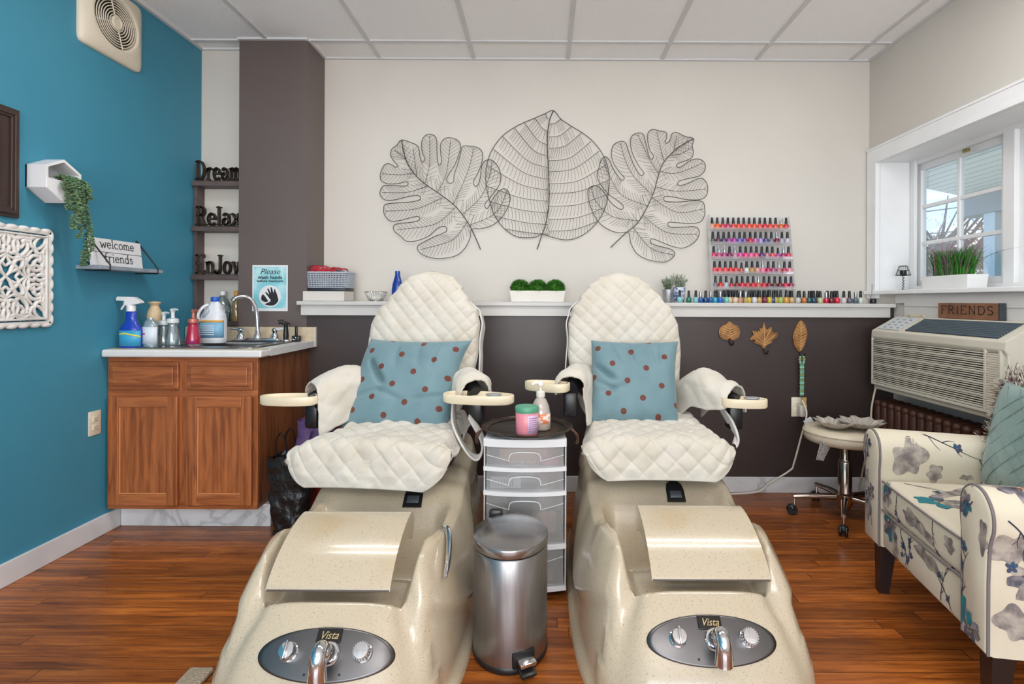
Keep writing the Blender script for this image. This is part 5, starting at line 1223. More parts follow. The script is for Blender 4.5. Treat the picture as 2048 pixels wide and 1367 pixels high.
# bottles along the ledge: (crop x, colour, silver cap)
front = [(265,(120,190,186),0),(345,(10,110,84),0),(408,(120,180,190),0),(450,(30,80,150),1),(495,(20,60,110),0),(540,(30,90,150),1),(578,(30,150,170),0),(625,(20,100,190),1),(682,(110,190,170),0),(712,(206,170,140),0),(760,(206,190,160),0),(803,(196,140,120),1),(852,(170,160,90),1),(880,(196,166,60),0),(930,(200,200,206),0),(975,(190,150,90),0),(1022,(120,40,60),0),(1064,(190,170,50),0),(1098,(30,50,110),0),(1118,(176,160,60),0),(1163,(160,170,90),0),(1212,(206,150,70),0),(1262,(186,156,110),0),(1318,(190,186,180),0),(1372,(190,110,50),0),(1416,(20,80,80),0),(1458,(40,60,90),0),(1515,(190,190,140),0),(1568,(200,24,60),1),(1615,(96,30,44),0),(1665,(206,30,66),0),(1725,(206,196,196),0),(1775,(96,90,110),0),(1830,(80,96,110),1),(1875,(200,206,196),0)]
used_l = {}
for i, (cx_, c, sv) in enumerate(front):
    Y = 3.335+random.uniform(-.004, .004); X = LX(1300+cx_*.22461, Y)
    nb = 'behind the right chair' if i == 0 else 'in the front line along the ledge'
    where = 'right of the %s one' % cname(front[i-1][1]) if i else 'at the left end'
    lab = '%s nail polish with %s cap on the ledge, %s' % (cname(c), 'silver' if sv else 'black', where)
    if lab in used_l: lab = '%s nail polish with %s cap on the ledge, between %s and %s ones' % (cname(c), 'silver' if sv else 'black', cname(front[i-1][1]), cname(front[min(i+1, len(front)-1)][1]))
    if lab in used_l: lab = '%s nail polish on the ledge, %s, nearer the window' % (cname(c), where)
    used_l[lab] = 1
    polish((X, Y, ZL+.0003), c, caps if sv else capb, lab, 'nail polishes along the ledge', sc=1.15+random.uniform(-.03, .04), kind=1 if sv else 0)
back = [596, 655, 695, 735, 775, 830, 905, 960, 1010, 1050, 1130, 1245, 1330, 1440, 1490, 1580, 1640]
bcol = [(60,66,80),(180,176,166),(70,70,80),(196,186,150),(60,60,70),(140,120,60),(120,110,100),(80,80,90),(140,60,60),(190,160,60),(60,90,90),(176,160,120),(120,120,130),(60,70,90),(96,90,100),(120,50,70),(90,60,70)]
for i, cx_ in enumerate(back):
    Y = 3.372+random.uniform(-.003, .003); X = LX(1300+cx_*.22461, Y)
    fi = min(range(len(front)), key=lambda q: abs(front[q][0]-cx_))
    lab = '%s nail polish in the ledge\'s back line, %s from the left' % (cname(bcol[i]), ordn[i] if i < 15 else ('sixteenth', 'seventeenth')[i-15])
    polish((X, Y, ZL+.0003), bcol[i], capb, lab, 'nail polishes along the ledge', sc=1.17)
# sharpener with a folded paper at the right end of the ledge
sh = empty('pencil_sharpener', (LX(1746, 3.33), 3.33, ZL), 'tiny black round-topped sharpener at the right end of the ledge', 'sharpener')
lathe_part('sharpener_body', [(.017, 0), (.0185, .003), (.0185, .026), (.016, .030), (.004, .031)], darkpl, sh); lathe_part('sharpener_slot', [(.006, .030), (.005, .0325)], caps, sh)
cw = G().tube([(0, 0, .004), (.012, .0, .02), (.026, .0, .055), (.028, .002, .095), (.029, .004, .115)], .0018, 5).build('thin_cable', mat('grey_cable', (120, 120, 116), .5), loc=(LX(1735, 3.325), 3.325, ZL)); tag(cw, 'thin grey cable rising from the ledge beside the black sharpener', 'cable')
# ================================================================ leaf hooks
gold = mat('carved_gold_wood', (164, 116, 66), .4, .25, bump=(30, .3, .003), var=(18, (124, 82, 42), .45, .65)); iron = mat('black_iron', (30, 28, 28), .5, .4)
def hook(px, py, outl, veins, label, w, hh):
    p = P(px, py, YP-.02); o = empty('leaf_wall_hook', (p.x, YP, p.z), label, 'wall hook', 'carved leaf wall hooks')
    pts = [(q.x*w, q.y*hh) for q in catmull(outl, True, 4)]
    g = G(); g.prism(pts, .010, Matrix.Translation((0, -.004, 0)) @ MF); inner = [(x*.86, y*.86) for x, y in pts]; g.prism(inner, .005, Matrix.Translation((0, -.0135, 0)) @ MF)
    b = g.build('leaf_plaque', gold, o, ang=30); md = b.modifiers.new('r', 'BEVEL'); md.width = .004; md.segments = 3
    for a, c in veins: G().tube([(a[0]*w, -.018, a[1]*hh), ((a[0]+c[0])/2*w, -.0205, (a[1]+c[1])/2*hh-.001), (c[0]*w, -.017, c[1]*hh)], .0022, 6).build('carved_vein', mat('pale_gold_ridge', (202, 158, 104), .4, .3), b)
    zb = min(y for x, y in pts)
    G().tube(catmull([(.004, -.002, zb+.02), (.002, -.006, zb-.010), (.006, -.020, zb-.028), (.012, -.034, zb-.026), (.014, -.040, zb-.008)], k=5), .0042, 8).build('hook', iron, o)
    return o
heart = [(0, 1), (-.35, .72), (-.8, .45), (-1, .0), (-.9, -.55), (-.55, -.85), (-.2, -.9), (0, -.75), (.2, -.9), (.55, -.85), (.9, -.55), (1, .0), (.8, .45), (.35, .72)]
hv = [((0, -.7), (0, .8))]+[((0, y), (s*.75*(1-abs(y)*.3), y+.35)) for y in (-.55, -.3, -.05, .2) for s in (-1, 1)]
hook(1460, 662, heart, hv, 'heart-shaped carved gold leaf hook, leftmost of three', .064, .058)
maple = [(.0, 1), (-.15, .55), (-.35, .62), (-.32, .3), (-.85, .35), (-.75, .1), (-1, -.3), (-.6, -.35), (-.7, -.55), (-.25, -.75), (0, -1), (.25, -.7), (.6, -.55), (.55, -.4), (.95, -.1), (.95, .25), (.6, .25), (.55, .7), (.25, .5), (.1, .6)]
mv = [((0, -.8), (0, .8)), ((0, -.6), (-.8, .2)), ((0, -.6), (.8, .1)), ((0, -.4), (-.45, .4)), ((0, -.4), (.45, .5)), ((0, -.75), (-.7, -.3)), ((0, -.75), (.5, -.45))]
hook(1529, 671, maple, mv, 'maple-shaped carved gold leaf hook, middle of three', .084, .078)
oval = [(.05, 1), (-.4, .75), (-.9, .2), (-1, -.2), (-.75, -.7), (-.3, -1), (.0, -1.02), (.4, -.8), (.85, -.2), (.95, .2), (.6, .7)]
ov = [((-.02, -.95), (.04, .9))]+[((0, y), (s*.75*(1-abs(y)**2*.7), y+.22)) for y in (-.75, -.55, -.35, -.15, .05, .25, .45) for s in (-1, 1)]
hook(1602, 671, oval, ov, 'oval carved gold leaf hook holding green beads, rightmost', .044, .092)
# bead string
nk = empty('bead_necklace', (P(1604, 712, 3.285).x, 3.285, P(1604, 712, 3.285).z), 'green and turquoise bead string hanging from the oval leaf hook', 'necklace')
beadm = [mat('mint_bead', (150, 196, 160), .3), mat('jade_bead', (92, 150, 124), .3), mat('olive_bead', (150, 150, 90), .3), mat('teal_bead', (90, 170, 170), .3)]
for m_i, m in enumerate(beadm):
    g = G()
    for k in range(m_i, 30, 4):
        for s in (-1, 1):
            r = .0068+.0018*((k*7) % 3)/2; g.sphere((s*(.0065+.007*math.sin(PI*min(1, (k+2)/8))), .002*s, -.0078*k-.004), r, 10, 8, sc=(1, 1, .8))
    g.build('bead_strand', m, nk)
G().tube([(0, 0, .012), (0, 0, -.25)], .0012, 5).build('cord', mat('tan_cord', (150, 120, 80), .8), nk)
g = G(); g.prism([(-.012, 0), (.012, 0), (.010, -.03), (.016, -.055), (.004, -.062), (-.014, -.05), (-.008, -.03)], .005, Matrix.Translation((.012, -.004, -.245)) @ MF); g.build('wood_pendant', mat('wood_pendant', (196, 150, 84), .5), nk)
ot = outlet((P(1594, 813, YP).x, YP, P(1594, 813, YP).z), MF, 'ivory wall outlet on dark wainscot under the hanging beads')
# plug and power cord of the air conditioner
ox, oz = ot.location.x, ot.location.z
pc = empty('plugged_cable', (ox, YP-.02, oz), 'thick white electric cable from outlet running down to the floor', 'electric cable')
G().box((.008, -.018, -.015), (.032, .045, .07), .008).build('plug', mat('white_cord_rubber', (206, 200, 188), .5), pc)
w_ = [P(1604, 800, 3.255), P(1612, 818, 3.22), P(1612, 838, 3.2), P(1603, 870, 3.22), P(1588, 925, 3.24), P(1580, 940, 3.25), P(1540, 965, 3.27), P(1510, 984, 3.27)]
pts = [p-pc.location for p in catmull(w_+[Vector((.98, 3.26, .006)), Vector((.80, 3.24, .006))], k=6)]
G().tube([p for p in pts if True], .0052, 8).build('cord', MATS['white_cord_rubber'], pc)
G().box((.0, 0, 0), (.05, .002, .035), .0005, rot=Matrix.Translation(Vector((P(1617, 842, 3.19)-pc.location))) @ Matrix.Rotation(-.6, 4, 'Y')).build('cord_tag', MATS['white_paper'], pc, smooth=False)
# ================================================================ air conditioner, radiator, sill things
acm = mat('cream_appliance_plastic', (206, 200, 184), .4); acd = mat('dark_vent_cavity', (52, 46, 40), .8)
ac = empty('air_conditioner', (2.02, 2.74, .65), 'large cream through-wall air conditioner with ribbed front, below the window', 'air conditioner')
AY0, AY1, AXF = 2.275-2.74, 3.2-2.74, 1.917-2.02
def prof_y(poly, y0, y1): return (poly, y1-y0, Matrix(((1, 0, 0, 0), (0, 0, 1, y0), (0, 1, 0, 0), (0, 0, 0, 1))))
body = [(AXF+.012, 0), (.084, 0), (.084, .418), (.035, .418), (AXF, .338), (AXF-.004, .30), (AXF+.012, .28)]
b = G().prism(*prof_y(body, AY0, AY1)).build('housing', acm, ac, smooth=False); md = b.modifiers.new('r', 'BEVEL'); md.width = .006; md.segments = 3; md.limit_method = 'ANGLE'
G().bb(AXF+.004, AXF+.013, AY0+.03, AY1-.008, .035, .285).build('grille_cavity', acd, ac, smooth=False)
fr = G(); fr.bb(AXF-.004, AXF+.013, AY0+.02, AY1, .026, .040, .003); fr.bb(AXF-.004, AXF+.013, AY0+.02, AY0+.034, .03, .30, .003); fr.bb(AXF-.004, AXF+.013, AY1-.010, AY1, .03, .30, .003); fr.bb(AXF-.004, AXF+.013, AY0+.10, AY0+.112, .03, .30, .002)
fr.build('grille_frame', acm, ac, smooth=False)
for k in range(24):
    z = .044+.0102*k; w = .0050 if k % 5 else .0094
    G().box((AXF+.003, (AY0+AY1)/2+.01, z+.003), (.012, AY1-AY0-.04, w), .0015).build('louvre_slat', acm, ac, smooth=False)
G().bb(AXF-.002, AXF+.005, AY0+.036, AY0+.10, .04, .285, .002).build('grille_end_panel', mat('warm_cream_panel', (204, 190, 172), .45), ac, smooth=False)
# sloped top: control panel and vent
sl = math.atan2(.080, .035-AXF); MS = Matrix.Translation(((AXF+.035)/2, 0, .380)) @ Matrix.Rotation(-sl, 4, 'Y'); sw = math.hypot(.08, .035-AXF)
G().box((0, 0, 0), (sw*.80, .19, .004), .002, rot=MS @ Matrix.Translation((0, AY1-.125, .001))).build('control_panel', mat('pale_grey_panel', (196, 200, 202), .35), ac, smooth=False)
g = G()
for i in range(4):
    for j in range(3): g.box((0, 0, 0), (.009, .018, .003), .0008, rot=MS @ Matrix.Translation((-.045+.028*i, AY1-.19+.055*j, .004)))
g.build('control_buttons', mat('grey_buttons', (140, 146, 150), .5), ac, smooth=False); bpy.data.objects['control_buttons']['kind'] = 'stuff' if False else 'part' 
del bpy.data.objects['control_buttons']['kind']
G().box((0, 0, 0), (sw*.80, .60, .003), .001, rot=MS @ Matrix.Translation((0, AY0+.355, .0005))).build('vent_cavity', mat('dark_slate_vent', (44, 54, 62), .6), ac, smooth=False)
for k in range(9): G().box((0, 0, 0), (.0045, .60, .006), .001, rot=MS @ Matrix.Translation((-.056+.0138*k, AY0+.355, .003)) @ Matrix.Rotation(.5, 4, 'Y')).build('vent_vane', mat('slate_vent_vane', (92, 106, 114), .5), ac, smooth=False)
fs = empty('friends_sign', (2.085, 2.685, 1.0695), 'brown wooden block sign reading FRIENDS standing on the air conditioner', 'sign')
G().bb(-.014, .014, -.195, .195, 0, .078, .002).build('sign_block', mat('reddish_brown_wood', (134, 92, 66), .6, var=(14, (108, 70, 48), .4, .7)), fs, smooth=False)
G().bb(-.0145, .0145, -.1965, -.185, .0, .0785, .001).build('sign_end', mat('dark_sign_end', (52, 56, 60), .6), fs, smooth=False)
wg, W_ = word_geo('FRIENDS', .040, .075, .0012, serif=.22, gap=.06)
k = .34/W_; wg.v = [Vector((-.0150-v.y*.2, -(v.x*k-.17)+.005, v.z+.024)) for v in wg.v]; wg.build('sign_lettering', mat('dark_stamped_lettering', (34, 28, 26), .7), fs, smooth=False)
cr_ = G().tube(catmull([(0, 0, 0), (-.02, -.05, .004), (.0, -.10, .002), (-.015, -.15, .003)], k=6), .004, 6).build('tan_cable', mat('tan_cable', (206, 184, 150), .6), loc=(2.06, 3.10, 1.074)); tag(cr_, 'short tan cable lying on top of the air conditioner by the sign', 'cable')
ca = G().tube(catmull([(0, 0, 0), (-.03, -.01, -.12), (-.06, -.05, -.30), (-.10, -.06, -.42), (-.12, -.04, -.60)], k=6), .005, 8).build('hanging_cable', mat('ivory_cable', (206, 194, 170), .6), loc=(1.935, 3.19, .655)); tag(ca, 'ivory cable hanging from the air conditioner past the brown radiator', 'cable')
rad = empty('radiator', (2.03, 2.72, 0), 'dark brown cast iron column radiator beneath the air conditioner', 'radiator')
rm = mat('brown_cast_iron', (84, 52, 40), .45, .2, bump=(50, .2, .002))
for k in range(17):
    Y = 3.24-.062*k-2.72; g = G()
    for dx in (-.048, 0, .048): g.box((dx, Y, .33), (.040, .044, .48), .018, )
    g.box((0, Y, .555), (.142, .046, .050), .02); g.box((0, Y, .11), (.142, .046, .05), .02)
    g.build('radiator_section', rm, rad, ang=50)
g = G(); g.cyl((0, -.50, .11), (0, .54, .11), .02, n=12); g.build('radiator_pipe', rm, rad)
for dy in (.52, -.47): G().box((0, dy, .04), (.12, .04, .085), .012).build('radiator_foot', rm, rad)
# sill
ZS = WZ0+.0183
sl_ = empty('tealight_lamp', (2.20, 3.355, ZS), 'tiny black wire tealight lamp on the window sill by the corner', 'candle lamp')
lathe_part('lamp_base', [(.034, 0), (.034, .003), (.006, .006), (.004, .008)], blackw, sl_)
g = G(); g.tube([(.004*math.cos(t*5), .004*math.sin(t*5), .006+.085*t/6) for t in [i*.25 for i in range(25)]], .0022, 6); g.build('twisted_stem', blackw, sl_)
lathe_part('tealight_cup', [(.014, .088), (.018, .10), (.018, .118), (.014, .118), (.013, .104)], darkpl, sl_)
g = G()
for i in range(14):
    a = 2*PI*i/14; g.tube([(.040*math.cos(a), .040*math.sin(a), .092), (.022*math.cos(a), .022*math.sin(a), .148)], .0011, 4)
for r, z in ((.040, .092), (.031, .12), (.022, .148)): g.tube([(r*math.cos(2*PI*i/24), r*math.sin(2*PI*i/24), z) for i in range(24)], .0014, 4, closed=True)
g.build('wire_shade', blackw, sl_)
gp = empty('sill_planter', (2.205, 2.955, ZS), 'white rectangular planter of tall green grass on the window sill', 'planter')
def rot90(o):
    return o
trough(gp, 'planter_trough', .050, .054, .165, .172, .072, mat('white_planter', (232, 232, 230), .5))
G().bb(-.046, .046, -.155, .155, .05, .064).build('gravel', mat('white_gravel', (222, 220, 216), .8, bump=(120, 1, .006)), gp, smooth=False)
def grass(name, m, n, seed, hh, spread, wid, x_sd=.022, y_sd=.12):
    rd = random.Random(seed); g = G()
    for i in range(n):
        b0 = Vector((rd.uniform(-x_sd, x_sd), rd.uniform(-y_sd, y_sd), .058)); H_ = hh*rd.uniform(.55, 1.1); d = Vector((rd.gauss(0, spread)*.4, rd.gauss(0, spread)+b0.y*.35, 0)); w = Vector((rd.uniform(-1, 1), rd.uniform(-1, 1), 0)).normalized()*wid
        p = [b0, b0+d*.25+Vector((0, 0, H_*.5)), b0+d*.7+Vector((0, 0, H_*.85)), b0+d*1.3+Vector((0, 0, H_*(1.0 if hh < .16 else .98)))]
        for q0, q1, k0, k1 in zip(p, p[1:], (1, .9, .6), (.9, .6, .1)): g.add([q0-w*k0, q0+w*k0, q1+w*k1, q1-w*k1], [(0, 1, 2, 3)])
    return g.build(name, m, gp, smooth=False, recalc=False)
for nme, m, n, sd_, hh, sp__, wd_ in (('grass_blades', mat('grass_green', (66, 136, 40), .5, var=(30, (40, 100, 26), .4, .6)), 620, 1, .155, .022, .0022), ('purple_grass', mat('purple_grass_tips', (150, 90, 130), .6), 150, 2, .20, .035, .0011), ('broad_leaves', mat('olive_broad_leaf', (96, 96, 44), .5), 9, 3, .15, .16, .004)):
    o = grass(nme, m, n, sd_, hh, sp__, wd_)
    o['kind'] = 'stuff' if nme != 'broad_leaves' else 'part'
    if nme == 'broad_leaves': del o['kind']

# ================================================================ stool and leaf tray
so = empty('rolling_stool', (1.615, 2.93, 0), 'round cream salon stool on chrome casters between radiator and armchair', 'stool')
lathe_part('seat', [(.17, .405), (.195, .415), (.203, .435), (.203, .462), (.192, .476), (.12, .480), (.01, .480)], mat('cream_vinyl', (216, 204, 180), .35), so, n=48)
G().tube([(.2035*math.cos(2*PI*i/48), .2035*math.sin(2*PI*i/48), .460) for i in range(48)], .003, 6, closed=True).build('seat_piping', mat('cream_vinyl_piping', (200, 186, 160), .4), so)
chr2 = mat('worn_chrome', (186, 176, 166), .16, 1)
lathe_part('gas_column', [(.034, .10), (.034, .30), (.030, .305), (.024, .32), (.024, .395), (.06, .398), (.06, .406)], chr2, so)
lathe_part('base_hub', [(.020, .045), (.040, .085), (.046, .10), (.046, .13), (.036, .138)], chr2, so)
for k, ang in enumerate((168, 240, 312, 24, 96)):
    a = math.radians(ang); d = Vector((math.cos(a), math.sin(a), 0))
    lg = empty('base_leg', (0, 0, 0)); lg.parent = so
    g = G(); g.tube([d*.03+Vector((0, 0, .112)), d*.14+Vector((0, 0, .108)), d*.255+Vector((0, 0, .096))], [.018, .015, .011], 12); g.cyl(d*.25+Vector((0, 0, .095)), d*.25+Vector((0, 0, .05)), .006, n=8)
    g.build('leg_tube', chr2, lg); bpy.data.objects.remove(lg) if False else None
    t = Vector((-d.y, d.x, 0)); g = G(); w0 = d*.262
    for s in (-1, 1): g.cyl(w0+t*s*.007+Vector((0, 0, .0265)), w0+t*s*.020+Vector((0, 0, .0265)), .026, n=20, bev=.004)
    g.sphere(w0+Vector((0, 0, .036)), .024, 14, 8, sc=(1, 1, .85)); g.build('caster', darkpl, lg)
for i, (dx, dz, rr) in enumerate(((-.175, -.03, .3), (-.19, -.02, .15))):
    G().box((0, 0, 0), (.055, .001, .10), 0, rot=Matrix.Translation((-.175+.012*i, -.10-.006*i, .385)) @ Matrix.Rotation(.25+.2*i, 4, 'Y') @ Matrix.Rotation(.5, 4, 'Z')).build('care_label', mat('printed_paper_label', (196, 192, 188), .7, var=(90, (150, 146, 142), .5, .6)), so, smooth=False)
lt = empty('leaf_tray', (1.62, 2.90, .482), 'shallow pewter tray shaped as two leaves resting on the stool', 'tray')
pew = mat('dull_pewter', (186, 178, 168), .45, .3, bump=(40, .3, .002))
for k, (cx_, cy_, rx, ry, rz_, z0) in enumerate(((-.085, .0, .075, .10, .3, .004), (.050, -.02, .105, .105, -.2, .010))):
    def lf(u, v):
        a = 2*PI*u; r = v*(1+.10*math.sin(9*a)+.05*math.sin(23*a)); x, y = rx*r*math.cos(a), ry*r*math.sin(a)
        return (cx_+x*math.cos(rz_)-y*math.sin(rz_), cy_+x*math.sin(rz_)+y*math.cos(rz_), z0+.038*v**2.5+.004*math.sin(9*a)*v)
    G().grid(lf, 96, 14, cu=True).build('leaf_dish', pew, lt, solid=.0025, ang=180)

# ================================================================ floral armchair
flo = mat('cream_linen_upholstery', (214, 204, 182), .85, sheen=.15, bump=(300, .25, .001), var=(5, (204, 193, 170), .4, .7)); pip = mat('slate_piping', (120, 112, 112), .8)
ar = empty('floral_armchair', (1.262, 1.856, 0), 'cream armchair with grey and teal floral print on dark tapered legs', 'armchair', rz=-.17)
def MX_(x0): return Matrix(((0, 0, 1, x0), (1, 0, 0, 0), (0, 1, 0, 0), (0, 0, 0, 1)))     # (a,b) -> (y,z), extrude +x
def arm_profile(s):
    p = [(.275, .205), (.275, .50), (.268, .56), (.280, .615), (.325, .645), (.375, .640), (.412, .60), (.418, .55), (.402, .50), (.395, .40), (.395, .205)]
    q = [(v.x, v.y) for v in catmull([(a, b_) for a, b_ in p[1:-1]], k=5)]
    return [(s*a, b_) for a, b_ in [p[0]]+q+[p[-1]]]
for s in (1, -1):
    pr_ = arm_profile(s); g = G()
    nx = 10
    def sweep(pts, x0, x1, g):
        n_ = len(pts); vs = []
        for i in range(nx+1):
            t = i/nx; x = x0+(x1-x0)*t; dz = -.020*t
            infl = 1
            for a, b_ in pts: vs.append((x, a, b_+dz*(b_ > .4)))
        fs = [(i*n_+j, i*n_+(j+1) % n_, (i+1)*n_+(j+1) % n_, (i+1)*n_+j) for i in range(nx) for j in range(n_)]
        g.add(vs, fs)
    sweep(pr_, .012, .60, g)
    # padded front face
    cy_ = sum(a for a, b_ in pr_)/len(pr_); cz_ = .45
    n_ = len(pr_)
    vs = [(.012, a, b_) for a, b_ in pr_]+[(-.004, cy_+(a-cy_)*.97, cz_+(b_-cz_)*.985) for a, b_ in pr_]+[(-.010, cy_+(a-cy_)*.85, cz_+(b_-cz_)*.95) for a, b_ in pr_]
    fs = [(j, (j+1) % n_, n_+(j+1) % n_, n_+j) for j in range(n_)]+[(n_+j, n_+(j+1) % n_, 2*n_+(j+1) % n_, 2*n_+j) for j in range(n_)]+[tuple(range(2*n_, 3*n_))]
    g.add(vs, fs); g.add([(.60, a, b_-.02*(b_ > .4)) for a, b_ in pr_], [tuple(range(n_))])
    an = g.build('arm', flo, ar, ang=50); ARM = globals().setdefault('ARM', {}); ARM[s] = an
    G().tube([(-.002, cy_+(a-cy_)*.985, cz_+(b_-cz_)*.99) for a, b_ in pr_], .0042, 6).build('arm_piping', pip, an)
g = G(); g.box((.26, 0, .275), (.50, .56, .145), .02); fr_ = g.build('seat_frame', flo, ar)
g = G(); g.box((.235, 0, .408), (.47, .545, .13), .035, seg=4); cu_ = g.build('seat_cushion', flo, ar, ang=60); sb_ = cu_.modifiers.new('s', 'SUBSURF'); sb_.levels = 1; sb_.render_levels = 1
for z in (.352, .462): G().tube([(.004, -.262, z), (-.001, -.13, z), (-.002, 0, z), (-.001, .13, z), (.004, .262, z)], .004, 6).build('cushion_piping', pip, cu_)
def backf(u, v):
    th = 2*PI*u; c, s_ = math.cos(th), math.sin(th); p = 4; r = (abs(c)**p+abs(s_)**p)**(-1/p); z = .21+.68*v; w = .30*(1-.0*v); e = (1-max(0, v-.86)**2/.14**2*.999)**.5 if v > .86 else 1
    return (.53+.10*v+r*c*.075*(.35+.65*e), r*s_*w*(.86+.14*e), z)
g = G(); g.grid(backf, 64, 40, cu=True); g.build('backrest', flo, ar, ang=180)
dkl = mat('espresso_leg', (40, 28, 26), .35)
for x_, y_, kx in ((.05, .345, -1), (.05, -.345, -1), (.56, .33, 1), (.56, -.33, 1)):
    g = G(); a, b_ = .030, .018; vs = [(x_-a, y_-a, .206), (x_+a, y_-a, .206), (x_+a, y_+a, .206), (x_-a, y_+a, .206)]; ox_ = .012*kx
    vs += [(x_-b_+ox_, y_-b_, 0), (x_+b_+ox_, y_-b_, 0), (x_+b_+ox_, y_+b_, 0), (x_-b_+ox_, y_+b_, 0)]
    g.add(vs, [(0, 1, 2, 3), (7, 6, 5, 4), (0, 4, 5, 1), (1, 5, 6, 2), (2, 6, 7, 3), (3, 7, 4, 0)]); g.build('leg', dkl, ar, smooth=False)
def w2(x, y, z): return ar.matrix_world @ Vector((x, y, z))
bpy.context.view_layer.update()
pm = mat('sage_quilted_satin', (126, 150, 144), .5, sheen=.3, bump=(18, .5, .006), var=(9, (112, 136, 132), .4, .7))
c0 = ar.matrix_world @ Vector((.40, .075, .665))
fcush = cushion('fringed_cushion', c0, (0, 0, 0), .42, .40, .13, pm, 'sage green quilted cushion with ragged fringe leaning on floral armchair back', 12)
Rm = Matrix.Rotation(-.17, 4, 'Z') @ Matrix(((0, 0, -1, 0), (-1, 0, 0, 0), (0, 1, 0, 0), (0, 0, 0, 1))) @ Matrix.Rotation(.0, 4, 'X')
Rm = Matrix.Rotation(-.17, 4, 'Z') @ Matrix.Rotation(.20, 4, 'Y') @ Matrix(((0, 0, -1, 0), (-1, 0, 0, 0), (0, 1, 0, 0), (0, 0, 0, 1)))
fcush.rotation_euler = Rm.to_euler()
g = G(); rd = random.Random(4)
for i in range(1100):
    t = rd.random()*4; k = int(t); f = t-k; a = -1+2*f; q = [(a, 1), (1, a), (a, -1), (-1, a)][k]; d = Vector((q[0] if k in (1, 3) else 0, q[1] if k in (0, 2) else 0, 0)); p = Vector((q[0]*.205, q[1]*.195, rd.uniform(-.012, .012)))
    e = p+d*rd.uniform(.03, .065)+Vector((rd.gauss(0, .012), rd.gauss(0, .010), rd.gauss(0, .010))); g.tube([p-d*.01, e], [.0022, .0012], 3, cap=False)
fg = g.build('fringe', mat('brown_white_fringe', (112, 92, 82), .9, var=(60, (206, 196, 184), .45, .55)), fcush, smooth=False)
g = G()
for k in range(-3, 4):
    for s in (-1, 1):
        pts = []
        for i in range(13):
            a = -1+i/6; b_ = s*a*.9+k*.3
            if abs(a) < .93 and abs(b_) < .93:
                kk = max(0, (1-a**4)*(1-b_**4))**.55; pts.append((a*.21, b_*.20, .065*kk+.001))
        if len(pts) > 2: g.tube(pts, .0013, 4)
g.build('quilt_stitching', mat('sage_stitch', (112, 136, 128), .7), fcush)

# printed pattern of the upholstery: branches with buds, washed flowers and clouds, laid on the fabric of each part
from mathutils.bvhtree import BVHTree
bpy.context.view_layer.update()
def bvh_of(o):
    dg = bpy.context.evaluated_depsgraph_get(); e = o.evaluated_get(dg); me = e.to_mesh()
    t = BVHTree.FromPolygons([v.co.copy() for v in me.vertices], [tuple(p.vertices) for p in me.polygons]); e.to_mesh_clear(); return t
ink = mat('print_dark_ink', (52, 50, 64), .9); inkb = mat('print_blue_bud', (58, 84, 116), .9, var=(60, (70, 70, 90), .4, .6))
wash = mat('print_grey_wash', (116, 108, 106), .9, var=(26, (178, 168, 156), .38, .64)); slate_ = mat('print_slate_petal', (84, 82, 92), .9, var=(30, (150, 142, 146), .4, .65))
teal = mat('print_teal_leaf', (30, 122, 130), .9, var=(40, (48, 96, 116), .45, .65)); rust = mat('print_rust_centre', (186, 118, 80), .9, var=(50, (214, 186, 150), .45, .6))
